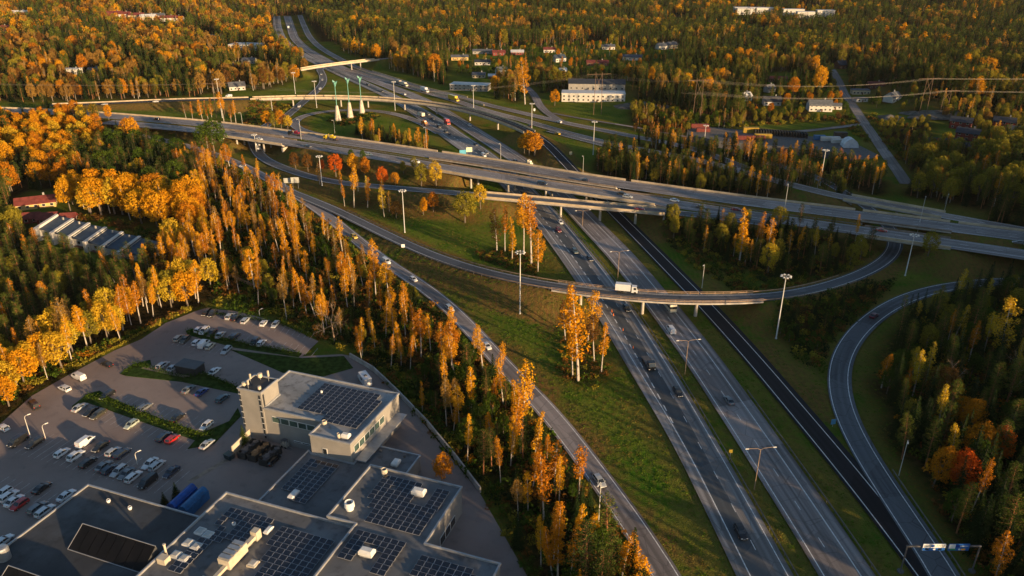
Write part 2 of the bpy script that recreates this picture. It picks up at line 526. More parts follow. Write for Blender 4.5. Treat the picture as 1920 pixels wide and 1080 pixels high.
road("hill_street", [(1700, 345), (1682, 318), (1660, 287), (1638, 255), (1615, 222), (1598, 195), (1585, 178), (1572, 150), (1560, 130)], 3.4, 3.4, A_PALE, [], lift=0.0)
road("yard_lane", [(1310, 240), (1400, 248), (1480, 248), (1560, 240), (1622, 232)], 2.6, 2.6, A_PALE, [], lift=0.062)
road("foot_path", [(1035, 212), (1100, 224), (1200, 240), (1290, 257), (1360, 272)], 1.6, 1.6, A_PALE, [], lift=0.066)
# ------------------------------------------------------------------ ground areas (outlines as seen in the photograph, on the ground)
def poly(pts, z=0.0):
    return [tuple(at(x, y, z)[:2]) for x, y in pts]

def inside(P, pg):
    """P: n x 2 array, pg: polygon -> bool array."""
    x, y = P[:, 0], P[:, 1]
    r = np.zeros(len(P), bool)
    n = len(pg)
    for i in range(n):
        x0, y0 = pg[i]
        x1, y1 = pg[(i + 1) % n]
        if y0 == y1:
            continue
        c = ((y0 > y) != (y1 > y)) & (x < (x1 - x0) * (y - y0) / (y1 - y0) + x0)
        r ^= c
    return r

LOT = poly([(-260, 1000), (-40, 822), (0, 795), (60, 742), (130, 702), (215, 657), (265, 636), (310, 606), (365, 584), (385, 578), (440, 583), (520, 603), (597, 640), (567, 668), (640, 664), (662, 668), (745, 733), (900, 925), (1000, 1100), (1080, 1300), (-400, 1300)])
YARD = poly([(1290, 243), (1310, 236), (1590, 262), (1650, 292), (1625, 300), (1480, 290), (1340, 277), (1285, 262)])
HOUSING = poly([(835, 100), (960, 88), (1080, 84), (1210, 92), (1290, 105), (1240, 150), (1100, 160), (1000, 156), (860, 148)])
CLEARINGS = [HOUSING] + [poly(p) for p in (
    [(1040, 172), (1180, 165), (1190, 205), (1040, 205)],
    [(830, 148), (930, 150), (935, 172), (840, 166)],
    [(25, 360), (120, 355), (125, 395), (30, 400)],
    [(60, 405), (190, 418), (275, 455), (270, 490), (60, 462)],
)]

# ------------------------------------------------------------------ terrain
def axis(segs):
    out = [segs[0][0]]
    for a, b, d0, d1 in segs:
        x = a
        while x < b - 1e-6:
            t = (x - a) / (b - a)
            x = min(b, x + d0 + (d1 - d0) * t)
            out.append(x)
    return np.array(out)

gx = axis([(-4200, -1500, 160, 60), (-1500, -520, 45, 9), (-520, -240, 7, 3.4), (-240, 260, 3.2, 3.2), (260, 520, 3.4, 7), (520, 1500, 9, 45), (1500, 4200, 60, 160)])
gy = axis([(-600, 60, 50, 6), (60, 520, 3.2, 3.4), (520, 900, 3.6, 8), (900, 2000, 9, 30), (2000, 6500, 40, 220)])
GXX, GYY = np.meshgrid(gx, gy)
GP = np.stack([GXX.ravel(), GYY.ravel()], 1)
cell = np.maximum(np.gradient(gx)[None, :] * np.ones((len(gy), 1)), np.gradient(gy)[:, None] * np.ones((1, len(gx)))).ravel()

def sm(a, b, x):
    t = np.clip((x - a) / (b - a), 0, 1)
    return t * t * (3 - 2 * t)

def road_dist(P, margin):
    """For each road: distance to its edge and its height at the nearest sample; only where nearer than margin."""
    res = []
    for r in ROAD_ORDER:
        q = r.P
        idx = np.where((P[:, 0] > q[:, 0].min() - margin) & (P[:, 0] < q[:, 0].max() + margin) & (P[:, 1] > q[:, 1].min() - margin) & (P[:, 1] < q[:, 1].max() + margin))[0]
        if len(idx) == 0:
            res.append((idx, None, None, None)); continue
        best = np.full(len(idx), 1e9)
        bi = np.zeros(len(idx), int)
        for a in range(0, len(idx), 20000):
            sub = P[idx[a:a + 20000]]
            # coarse pass on every 6th sample, then refine around it
            cs = np.arange(0, len(q), 6)
            d = (sub[:, None, 0] - q[None, cs, 0]) ** 2 + (sub[:, None, 1] - q[None, cs, 1]) ** 2
            c0 = cs[d.argmin(1)]
            bb = np.full(len(sub), 1e18)
            ii = c0.copy()
            for k in range(-6, 7):
                j = np.clip(c0 + k, 0, len(q) - 1)
                dd = (sub[:, 0] - q[j, 0]) ** 2 + (sub[:, 1] - q[j, 1]) ** 2
                m = dd < bb
                bb[m] = dd[m]; ii[m] = j[m]
            best[a:a + 20000] = np.sqrt(bb)
            bi[a:a + 20000] = ii
        rel = P[idx] - q[bi, :2]
        lat = rel[:, 0] * r.Nl[bi, 0] + rel[:, 1] * r.Nl[bi, 1]
        lon = rel[:, 0] * r.T[bi, 0] + rel[:, 1] * r.T[bi, 1]
        edge = np.where(lat > 0, lat - (r.wl + r.ex[bi]), -lat - r.wr)
        edge = np.maximum(edge, 0)
        edge = np.hypot(edge, np.maximum(np.abs(lon) - 4.0, 0))
        keep = edge < margin
        res.append((idx[keep], edge[keep], q[bi[keep], 2], r.bridge[bi[keep]]))
        r.near_i = bi[keep]
    return res

RD = road_dist(GP, 140.0)
near_road = np.full(len(GP), 140.0)
for idx, e, z, br in RD:
    if e is not None:
        near_road[idx] = np.minimum(near_road[idx], e)

x_, y_ = GP[:, 0], GP[:, 1]
wob = np.sin(x_ * 0.011 + 1.3) * np.cos(y_ * 0.013) + 0.6 * np.sin(x_ * 0.031 + y_ * 0.023) + 0.35 * np.sin(y_ * 0.071 - x_ * 0.05)
base = -0.35 + 0.5 * wob * sm(8, 60, near_road)
base += 62 * sm(1150, 2300, y_ + 0.25 * np.abs(x_)) * sm(30, 130, near_road)          # wooded ridge far away
base += 16 * sm(300, 900, -x_ + 0.2 * y_) * sm(40, 140, near_road) * sm(350, 700, y_)
base += 14 * np.exp(-(((x_ - 330) / 70) ** 2 + ((y_ - 640) / 60) ** 2)) * sm(8, 60, near_road)     # rocky knolls by the houses
base += 9 * np.exp(-(((x_ - 110) / 45) ** 2 + ((y_ - 660) / 40) ** 2)) * sm(8, 60, near_road)
base += 20 * sm(150, 260, x_) * sm(10, 90, y_) * sm(330, 200, y_) * sm(10, 60, near_road)       # rise beyond the right edge, added to shade the loop wood
rise = sm(150, 260, x_) * sm(10, 60, near_road) * sm(120, 300, y_) * sm(520, 380, y_)
base += 8 * rise
ter = base.copy()
for r, (idx, e, z, br) in zip(ROAD_ORDER, RD):                      # embankments
    if e is None:
        continue
    toe = np.zeros(len(r.P))            # the bank runs on a little under each bridge end and swallows the deck's tip
    for a, b in r.spans:
        for k in range(5):
            toe[a + k] = toe[b - k] = 0.25 + 0.4 * k
    tv = toe[r.near_i]
    t_ = tv > 0
    m = ((~br) | t_) & (z > 0.4)
    h = z[m] - 0.14 - tv[m] - np.maximum(0, e[m] - 1.5) * 0.52
    ter[idx[m]] = np.maximum(ter[idx[m]], h)
cellm = np.maximum(1.2, cell * 0.75)
for r, (idx, e, z, br) in zip(ROAD_ORDER, RD):    # cuttings: nothing may stand above a road that lies on the ground
    if e is None or not r.cut:
        continue
    m = ~br
    lim = z[m] - 0.16 + np.maximum(0, e[m] - cellm[idx[m]]) * 0.6
    ter[idx[m]] = np.minimum(ter[idx[m]], lim)
inlot = inside(GP, LOT) | inside(GP, YARD)
ter[inlot] = -0.2
# ease the ground around the car park
lotc = np.array(LOT)
TER = ter.reshape(len(gy), len(gx))

def ground_z(x, y):
    i = np.clip(np.searchsorted(gx, x) - 1, 0, len(gx) - 2)
    j = np.clip(np.searchsorted(gy, y) - 1, 0, len(gy) - 2)
    u = (x - gx[i]) / (gx[i + 1] - gx[i])
    v = (y - gy[j]) / (gy[j + 1] - gy[j])
    return (TER[j, i] * (1 - u) * (1 - v) + TER[j, i + 1] * u * (1 - v) + TER[j + 1, i] * (1 - u) * v + TER[j + 1, i + 1] * u * v)

def ground_material():
    m, nt, b = _mat("ground_cover")
    fa = N(nt, "ShaderNodeAttribute"); fa.attribute_name = "woods"
    da = N(nt, "ShaderNodeAttribute"); da.attribute_name = "dry"
    n1 = noise(nt, 0.05, 5.0)
    n2 = noise(nt, 0.6, 4.0)
    n3 = noise(nt, 2.5, 3.0)
    grass = mixc(nt, ramp(nt, n1, 0.35, 0.65), (0.050, 0.125, 0.010), (0.125, 0.205, 0.018))
    grass = mixc(nt, math_(nt, 'MULTIPLY', ramp(nt, n2, 0.45, 0.75), 0.55), grass, (0.150, 0.120, 0.030))
    dry = mixc(nt, ramp(nt, n2, 0.3, 0.7), (0.215, 0.115, 0.038), (0.120, 0.095, 0.026))
    dfac = math_(nt, 'MULTIPLY', da.outputs["Fac"], ramp(nt, math_(nt, 'ADD', n1, math_(nt, 'MULTIPLY', n2, 0.4)), 0.47, 0.78))
    c = mixc(nt, dfac, grass, dry)
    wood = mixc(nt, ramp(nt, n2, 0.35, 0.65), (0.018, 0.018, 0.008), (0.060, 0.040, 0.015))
    # mown swathes along the banks, bare earth and drifts of fallen leaves near the trees
    wv = N(nt, "ShaderNodeTexWave"); wv.inputs["Scale"].default_value = 0.16; wv.inputs["Distortion"].default_value = 6.0; wv.inputs["Detail"].default_value = 2.0
    nt.links.new(nt.nodes["geo"].outputs["Position"], wv.inputs["Vector"])
    c = mixc(nt, math_(nt, 'MULTIPLY', ramp(nt, wv.outputs[1], 0.4, 0.9), 0.28), c, (0.145, 0.155, 0.028))
    c = mixc(nt, math_(nt, 'MULTIPLY', ramp(nt, noise(nt, 0.13, 6.0, None, 0.7), 0.60, 0.72), 0.6), c, (0.150, 0.090, 0.038))
    lf = math_(nt, 'MULTIPLY', ramp(nt, fa.outputs["Fac"], 0.02, 0.4), ramp(nt, noise(nt, 1.6, 5.0, None, 0.7), 0.52, 0.62))
    c = mixc(nt, math_(nt, 'MULTIPLY', lf, 0.7), c, (0.30, 0.13, 0.02))
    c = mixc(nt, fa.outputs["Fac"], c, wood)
    c = mixc(nt, math_(nt, 'MULTIPLY', ramp(nt, n3, 0.5, 0.8), 0.35), c, (0.022, 0.028, 0.008))
    nt.links.new(c, b.inputs["Base Color"])
    b.inputs["Roughness"].default_value = 1.0
    b.inputs["Specular IOR Level"].default_value = 0.0
    bp = N(nt, "ShaderNodeBump")
    bp.inputs["Strength"].default_value = 0.8
    bp.inputs["Distance"].default_value = 0.5
    nt.links.new(math_(nt, 'ADD', n3, n2), bp.inputs["Height"])
    nt.links.new(bp.outputs[0], b.inputs["Normal"])
    return m

nx, ny = len(gx), len(gy)
ii = np.arange(nx * ny).reshape(ny, nx)
quads = np.stack([ii[:-1, :-1], ii[:-1, 1:], ii[1:, 1:], ii[1:, :-1]], -1).reshape(-1, 4)
gm = bpy.data.meshes.new("ground")
gm.vertices.add(nx * ny)
gm.vertices.foreach_set("co", np.column_stack([GP, ter]).astype(np.float32).ravel())
gm.loops.add(quads.size)
gm.loops.foreach_set("vertex_index", quads.astype(np.int32).ravel())
gm.polygons.add(len(quads))
gm.polygons.foreach_set("loop_start", np.arange(0, quads.size, 4, dtype=np.int32))
gm.polygons.foreach_set("loop_total", np.full(len(quads), 4, np.int32))
gm.polygons.foreach_set("use_smooth", np.ones(len(quads), bool))
gm.update()
gm.validate()
WOODS = np.zeros(len(GP))          # filled in once the woods are laid out
slope_y = np.hypot(*np.gradient(TER, gy, gx)).ravel()
dryv = np.clip(slope_y * 3.0, 0, 1) * (y_ < 700) + 0.25 + 0.5 * sm(10, 3, near_road)
for pg_, w_ in ((poly([(770, 478), (900, 505), (1070, 545), (1045, 625), (900, 560), (800, 510)]), 1.1), (poly([(690, 462), (840, 560), (1000, 755), (1250, 1070), (1340, 1090), (1180, 900), (1040, 720), (900, 600)]), 0.45), (poly([(1230, 420), (1330, 470), (1400, 560), (1350, 560)]), 0.5), (poly([(1360, 590), (1450, 600), (1560, 760), (1560, 830)]), 0.4)):
    dryv += w_ * inside(GP, pg_)
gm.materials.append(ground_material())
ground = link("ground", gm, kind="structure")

# ------------------------------------------------------------------ road sheets, markings
def ribbon(r, a, b, o0, o1, dz, i_step=1):
    """Verts, faces, uv of a strip between lateral offsets o0 > o1 (left positive); o may be arrays."""
    idx = list(range(a, b + 1, i_step))
    if idx[-1] != b:
        idx.append(b)
    V, Fc, UV = [], [], []
    for i in idx:
        l = o0[i] if hasattr(o0, "__len__") else o0
        q = o1[i] if hasattr(o1, "__len__") else o1
        V.append(off(r, i, l, dz)); V.append(off(r, i, q, dz))
        UV.append((l, r.s[i])); UV.append((q, r.s[i]))
    for k in range(len(idx) - 1):
        Fc.append((2 * k + 1, 2 * k + 3, 2 * k + 2, 2 * k))
    return V, Fc, UV

def sheet(name, V, Fc, UV, mat, parent=None, **props):
    me = bpy.data.meshes.new(name)
    me.from_pydata(V, [], Fc)
    if UV is not None:
        l = me.uv_layers.new(name="UVMap")
        vi = np.zeros(len(me.loops), np.int32)
        me.loops.foreach_get("vertex_index", vi)
        l.data.foreach_set("uv", np.array(UV, np.float32)[vi].ravel())
    me.materials.append(mat)
    return link(name, me, parent, **props)

def interp_point(r, s, o, dz):
    i = min(max(int(np.searchsorted(r.s, s)) - 1, 0), len(r.s) - 2)
    t = (s - r.s[i]) / max(1e-6, r.s[i + 1] - r.s[i])
    a, b = off(r, i, o, dz), off(r, i + 1, o, dz)
    return tuple(a[k] + (b[k] - a[k]) * t for k in range(3))

ROAD_NAMES = {"motorway_west": "motorway", "motorway_east": "motorway"}
for r in ROAD_ORDER:
    n = len(r.P)
    V, Fc, UV = ribbon(r, 0, n - 1, r.wl + r.ex, -r.wr, 0.0)
    ro = sheet("road" if r.key not in ("foot_path", "yard_lane") else "path", V, Fc, UV, r.mat, kind="structure")
    r.obj = ro
    MV, MF = [], []
    for o, w, dash, gap in r.marks:
        vis = None
        if isinstance(o, tuple):
            if o[0] == 'ex':
                arr = o[1] + r.ex
            else:
                arr = np.full(n, o[0]); vis = r.ex > 0.35
        else:
            arr = np.full(n, float(o))
        if dash == 0:
            b0 = len(MV)
            v_, f_, _ = ribbon(r, 0, n - 1, arr + w / 2, arr - w / 2, 0.012)
            MV += v_; MF += [tuple(k + b0 for k in q) for q in f_]
        else:
            s = 2.0
            while s + dash < r.s[-1]:
                i = int(np.searchsorted(r.s, s))
                if (vis is None or vis[min(i, n - 1)]) and r.P[min(i, n - 1)][1] < 900:
                    oo = arr[min(i, n - 1)]
                    b0 = len(MV)
                    MV += [interp_point(r, s, oo + w / 2, 0.014), interp_point(r, s, oo - w / 2, 0.014), interp_point(r, s + dash, oo - w / 2, 0.014), interp_point(r, s + dash, oo + w / 2, 0.014)]
                    MF.append((b0, b0 + 1, b0 + 2, b0 + 3))
                s += dash + gap
    if MV:
        sheet("road_marking", MV, MF, None, PAINT, ro)
# ------------------------------------------------------------------ bridges, barriers, guard rails
def swept(r, a, b, prof, step=2):
    """Sweep a closed cross-section [(offset left, dz)] along samples a..b."""
    mb = MB()
    idx = list(range(a, b + 1, step))
    if idx[-1] != b:
        idx.append(b)
    n = len(prof)
    for i in idx:
        for o, dz in prof:
            mb.v.append(off(r, i, o(i) if callable(o) else o, dz))
    for k in range(len(idx) - 1):
        for q in range(n):
            p = (q + 1) % n
            mb.f.append((k * n + q, k * n + p, (k + 1) * n + p, (k + 1) * n + q)); mb.m.append(0)
    mb.f.append(tuple(range(n - 1, -1, -1))); mb.m.append(0)
    e = (len(idx) - 1) * n
    mb.f.append(tuple(range(e, e + n))); mb.m.append(0)
    return mb

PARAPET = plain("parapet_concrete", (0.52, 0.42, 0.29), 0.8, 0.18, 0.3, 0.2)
WORN = plain("worn_median_rail", (0.24, 0.19, 0.15), 0.8, 0.25, 0.6, 0.2)
RUSTY = plain("weathered_rail", (0.30, 0.21, 0.14), 0.7, 0.25, 0.8, 0.3)

def bridge(r, span, label, piers=(), pier_off=(0.0,), depth=1.25, rail_post=0.0, par_h=1.0, par_mat=None, inner=0):
    a, b = span
    mid = off(r, (a + b) // 2, 0)
    root = thing("road_bridge", label, "bridge", (0, 0, 0))
    L = lambda i: r.wl + r.ex[i] + 0.45
    prof = [(L, -0.03), (L, -0.55), (lambda i: r.wl + r.ex[i] - 0.9, -depth), (-r.wr + 0.9, -depth), (-r.wr - 0.45, -0.55), (-r.wr - 0.45, -0.03)]
    swept(r, a, b, prof).build("deck", CONCRETE, root)
    h_all = par_h
    for side in (1, -1):
        par_h = 0.7 if side == inner else h_all
        if side > 0:
            p = [(lambda i: r.wl + r.ex[i] + 0.42, -0.02), (lambda i: r.wl + r.ex[i] + 0.42, par_h), (lambda i: r.wl + r.ex[i] + 0.17, par_h), (lambda i: r.wl + r.ex[i] + 0.17, -0.02)]
        else:
            p = [(-r.wr - 0.17, -0.02), (-r.wr - 0.17, par_h), (-r.wr - 0.42, par_h), (-r.wr - 0.42, -0.02)]
        if rail_post:
            # open railing: handrail and mid rail on posts
            s_ = 1 if side > 0 else -1
            o = lambda i: (r.wl + r.ex[i] + 0.3) if s_ > 0 else (-r.wr - 0.3)
            for z0, z1 in ((par_h - 0.12, par_h), (0.38, 0.62)):
                q = [((lambda i, k=k: o(i) + k), z) for k, z in ((0.06, z0), (0.06, z1), (-0.06, z1), (-0.06, z0))]
                swept(r, a, b, q).build("rail", par_mat or RUSTY, root)
            pm = MB(); pm.box((0, 0, par_h / 2), (0.12, 0.12, par_h))
            pmesh = pm.mesh("railing_post", [par_mat or RUSTY])
            s = r.s[a]
            while s < r.s[b]:
                i = int(np.searchsorted(r.s, s))
                link("railing_post", pmesh, root, interp_point(r, s, o(min(i, len(r.P) - 1)), 0))
                s += rail_post
        else:
            swept(r, a, b, p).build("parapet", par_mat or (WORN if side == inner else PARAPET), root)
    for px, py in piers:
        i = nearest(r, px, py)
        for po in pier_off:
            x, y, z = off(r, i, (r.wl + r.ex[i] - r.wr) / 2 + po)
            g = float(ground_z(x, y))
            pb = MB(); pb.lathe([(0.62, min(g, 0) - 0.6), (0.55, z - depth - 0.4), (0.8, z - depth + 0.02)], 12, (x, y, 0))
            pb.build("pier", CONCRETE, root, smooth=True)
    for i in (a, b):
        # abutment wall
        sgn = 1 if i == a else -1
        x, y, z = off(r, i, (r.wl + r.ex[i] - r.wr) / 2)
        w = r.wl + r.ex[i] + r.wr + 0.6
        ang = math.atan2(r.T[i][1], r.T[i][0])
        ab = MB(); ab.box((x, y, (z - 1.6) / 2 - 0.8), (1.2, w, z - 0.2), ang)
        ab.build("abutment", CONCRETE, root)
    return root

rd = ROADS
bridge(rd["bridge_ramp"], rd["bridge_ramp"].spans[0], "slim single-lane ramp bridge curving over the motorway with a white box van on it", [(1090, 542), (1206, 556), (1311, 560)], rail_post=3.0, par_h=1.1)
bridge(rd["south_slip"], rd["south_slip"].spans[0], "narrow slip road bridge in front of the wide main road bridge, sunlit concrete edge", [(925, 368), (1056, 380), (1128, 387), (1198, 393)], par_h=0.9)
bridge(rd["main_road_south"], rd["main_road_south"].spans[0], "front half of the small main road bridge over a link road by the light mast", [(452, 254), (497, 260)], (-3.0, 3.0), inner=1)
bridge(rd["main_road_south"], rd["main_road_south"].spans[1], "southern carriageway bridge of the main road over the motorway, behind the narrow slip bridge", [(893, 324), (960, 336), (1030, 347), (1105, 358), (1180, 370)], (-3.5, 3.5), inner=1)
bridge(rd["main_road_south"], rd["main_road_south"].spans[2], "front bridge of the main road over the curving underpass road with red car above", [], (0,), inner=1)
bridge(rd["main_road_north"], rd["main_road_north"].spans[0], "rear half of the small bridge where the main road crosses a link road", [], (0,), inner=-1)
bridge(rd["main_road_north"], rd["main_road_north"].spans[1], "northern carriageway bridge of the main road over the motorway, with golden lit barrier", [(960, 312), (1060, 330)], (-3.5, 3.5), inner=-1)
bridge(rd["main_road_north"], rd["main_road_north"].spans[2], "rear bridge of the main road over the curving underpass road", [], (0,), inner=-1)
bridge(rd["flyover_link"], rd["flyover_link"].spans[0], "long curved golden lit concrete flyover on slim round piers across the motorway", [(970, 245), (925, 226), (873, 210), (816, 199), (755, 191), (688, 187), (640, 186), (545, 185)], depth=1.5)
bridge(rd["north_slip"], rd["north_slip"].spans[0], "pale slip road bridge behind the main road at the dark wood edge", [(1690, 389)], depth=1.2)
bridge(rd["far_crossing"], rd["far_crossing"].spans[0], "small golden lit road bridge crossing the motorway farthest away", [(655, 118), (675, 115)], depth=1.1)

def barrier(r, a, b, o, h, mat, label, name="crash_barrier", thick=0.25):
    """A wall-like barrier at lateral offset o (function of sample)."""
    f = o if callable(o) else (lambda i: o)
    q = [(lambda i: f(i) + thick / 2, -0.25), (lambda i: f(i) + thick / 2, h), (lambda i: f(i) - thick / 2, h), (lambda i: f(i) - thick / 2, -0.25)]
    o_ = swept(r, a, b, q).build(name, mat, label=label, category="barrier")
    return o_

r = rd["main_road_north"]
def runs(r):
    """Stretches of a road that are not on a bridge."""
    out, a = [], None
    for i, f in enumerate(r.bridge):
        if not f and a is None:
            a = i
        if f and a is not None:
            out.append((a, i - 1)); a = None
    if a is not None:
        out.append((a, len(r.bridge) - 1))
    return [q for q in out if q[1] - q[0] > 3]
nm = ["concrete barrier along the main road west of the small link road bridge", "golden lit concrete barrier along the main road between its two bridges",
      "concrete barrier along the main road beside the pine strip", "concrete barrier at the main road's eastern end beside the slip road bridge"]
for (a, b), l in zip(runs(r), nm):
    barrier(r, a, b, lambda i: r.wl + r.ex[i] + 0.3, 1.0, PARAPET, l)
r2 = rd["flyover_link"]
for (a, b), l in list(zip(runs(r2), ["", "sunlit parapet where the flyover road runs on over the western meadow"]))[1:]:
    barrier(r2, a, b, -r2.wr - 0.3, 0.9, PARAPET, l)
r3 = rd["service_road"]
barrier(r3, nearest(r3, 915, 197), nearest(r3, 640, 112), 4.4, 1.1, PARAPET, "long golden lit barrier on the far side of the service road", thick=0.3)
barrier(r3, nearest(r3, 870, 185), nearest(r3, 690, 134), -4.4, 0.9, PARAPET, "low sunlit barrier between the service road and the motorway", thick=0.3)

WEATHER = plain("weathered_steel", (0.15, 0.145, 0.14), 0.6, 0.2, 0.8, 0.3)
def guard_rail(r, a, b, o, label, mat=None):
    f = lambda i: o + (r.ex[i] if o > 4 else 0)
    q = [(lambda i: f(i) + 0.05, 0.45), (lambda i: f(i) + 0.05, 0.78), (lambda i: f(i) - 0.05, 0.78), (lambda i: f(i) - 0.05, 0.45)]
    root = swept(r, a, b, q).build("guard_rail", mat or WEATHER, label=label, category="guard rail")
    mb = MB()
    s = r.s[a]
    while s < r.s[b]:
        i = min(int(np.searchsorted(r.s, s)), len(r.P) - 1)
        x, y, z = interp_point(r, s, f(i), 0.0)
        mb.box((x, y, z + 0.1), (0.12, 0.12, 1.1))
        s += 4.0
    mb.build("post", DARKSTEEL, root, kind="stuff")

w, e_ = rd["motorway_west"], rd["motorway_east"]
guard_rail(w, nearest(w, 1620, 1330), nearest(w, 1000, 360), -1.7, "steel guard rail on the median side of the carriageway with the white lane dashes")
guard_rail(e_, nearest(e_, 1690, 1330), nearest(e_, 1330, 737), -11.1, "steel guard rail beside the grass strip next to the fresh black asphalt")
guard_rail(rd["loop_road"], 0, nearest(rd["loop_road"], 1640, 880), -4.1, "steel guard rail along the loop road in front of the dark wood")
guard_rail(rd["bridge_ramp"], nearest(rd["bridge_ramp"], 640, 396), nearest(rd["bridge_ramp"], 1036, 536), 3.3, "steel guard rail on the meadow side of the ramp up to the slim bridge", RUSTY)
guard_rail(rd["bridge_ramp"], nearest(rd["bridge_ramp"], 800, 475), nearest(rd["bridge_ramp"], 1036, 536), -3.7, "steel guard rail on the slope side of the ramp up to the slim bridge", RUSTY)
guard_rail(rd["bridge_ramp"], nearest(rd["bridge_ramp"], 1424, 559), nearest(rd["bridge_ramp"], 1590, 522), 3.3, "steel guard rail on the wood side of the ramp beyond the slim bridge", RUSTY)
guard_rail(rd["bridge_ramp"], nearest(rd["bridge_ramp"], 1424, 559), nearest(rd["bridge_ramp"], 1590, 522), -3.7, "steel guard rail on the bank side of the ramp beyond the slim bridge", RUSTY)
guard_rail(rd["main_road_south"], nearest(rd["main_road_south"], 1240, 380), nearest(rd["main_road_south"], 1600, 430), 6.3, "median guard rail of the main road in front of the pine strip")
guard_rail(rd["main_road_south"], nearest(rd["main_road_south"], 560, 270), nearest(rd["main_road_south"], 830, 313), 6.3, "median guard rail of the main road behind the red maples")

# ------------------------------------------------------------------ tree shapes
BIRCH_BARK = bark("birch_bark", (0.46, 0.41, 0.35), (0.09, 0.075, 0.06), True)
PINE_BARK = bark("pine_bark", (0.30, 0.135, 0.06), (0.12, 0.07, 0.045))
GREY_BARK = bark("grey_bark", (0.17, 0.14, 0.11), (0.07, 0.06, 0.05))
LEAF = {
    "gold": leaf("golden_leaves", [(0.56, 0.215, 0.010), (0.65, 0.31, 0.013), (0.65, 0.385, 0.02)]),
    "amber": leaf("amber_leaves", [(0.38, 0.125, 0.010), (0.51, 0.20, 0.012), (0.56, 0.275, 0.018)]),
    "yellow": leaf("yellow_leaves", [(0.50, 0.29, 0.02), (0.60, 0.40, 0.03), (0.40, 0.34, 0.03)]),
    "olive": leaf("olive_leaves", [(0.17, 0.15, 0.02), (0.26, 0.22, 0.025), (0.36, 0.27, 0.03)]),
    "tan": leaf("tan_leaves", [(0.20, 0.105, 0.025), (0.32, 0.18, 0.04), (0.40, 0.25, 0.06)]),
    "turf": leaf("turf_blades", [(0.060, 0.120, 0.012), (0.105, 0.175, 0.018), (0.15, 0.205, 0.025)], 0.2),
    "straw": leaf("dry_blades", [(0.25, 0.145, 0.04), (0.21, 0.16, 0.04), (0.14, 0.165, 0.028)], 0.2),
    "red": leaf("red_leaves", [(0.48, 0.07, 0.012), (0.58, 0.12, 0.012), (0.55, 0.20, 0.02)]),
    "rust": leaf("rusty_leaves", [(0.10, 0.048, 0.016), (0.17, 0.080, 0.020), (0.25, 0.13, 0.025)]),
    "green": leaf("green_leaves", [(0.030, 0.065, 0.010), (0.055, 0.095, 0.012), (0.10, 0.125, 0.016)]),
    "pine": leaf("pine_needles", [(0.026, 0.044, 0.012), (0.045, 0.066, 0.015), (0.085, 0.098, 0.02)], 0.1),
    "spruce": leaf("spruce_needles", [(0.010, 0.022, 0.008), (0.018, 0.034, 0.010), (0.035, 0.050, 0.012)], 0.06),
    "moss": leaf("mossy_needles", [(0.045, 0.072, 0.014), (0.078, 0.105, 0.018), (0.130, 0.142, 0.024)], 0.1),
}

def quads_mesh(name, C, S, Nrm, mats, rng, thin=1.0, extra=None):
    """One quad for each centre C (n x 3), half size S, facing Nrm with random spin; extra = MB appended with material 1."""
    n = len(C)
    Nrm = Nrm / (np.linalg.norm(Nrm, axis=1)[:, None] + 1e-9)
    a = rng.normal(size=(n, 3))
    a -= (a * Nrm).sum(1)[:, None] * Nrm
    a /= np.linalg.norm(a, axis=1)[:, None] + 1e-9
    b = np.cross(Nrm, a)
    S = np.asarray(S)[:, None]
    V = np.stack([C + a * S, C + b * S * thin, C - a * S * 0.9, C - b * S * thin], 1).reshape(-1, 3)
    Fq = np.arange(4 * n, dtype=np.int32).reshape(-1, 4)
    me = bpy.data.meshes.new(name)
    ev = np.array(extra.v, float).reshape(-1, 3) if extra else np.zeros((0, 3))
    ef = [tuple(k + 4 * n for k in f) for f in extra.f] if extra else []
    me.from_pydata(np.vstack([V, ev]).tolist(), [], Fq.tolist() + ef)
    for m in mats:
        me.materials.append(m)
    if extra:
        me.polygons.foreach_set("material_index", [0] * n + [1] * len(ef))
    me.update()
    return me

def blobs(rng, centres, radii, per, size, lean=0.55, flat=1.0, up=0.25):
    """Leaves scattered in clumps: most sit near the outside of a clump and face outwards."""
    C, Nn, S = [], [], []
    for c, rad in zip(centres, radii):
        k = max(3, int(per * (rad ** 2)))
        d = rng.normal(size=(k, 3))
        d /= np.linalg.norm(d, axis=1)[:, None]
        rr = rad * rng.uniform(0.35, 1.08, size=(k, 1)) ** 0.6
        p = d * rr
        p[:, 2] *= flat
        C.append(c + p)
        Nn.append(d * lean + rng.normal(size=(k, 3)) * (1 - lean) * 0.8 + np.array([0, 0, up]))
        S.append(size * rng.uniform(0.6, 1.3, size=k))
    return np.vstack(C), np.vstack(Nn), np.concatenate(S)

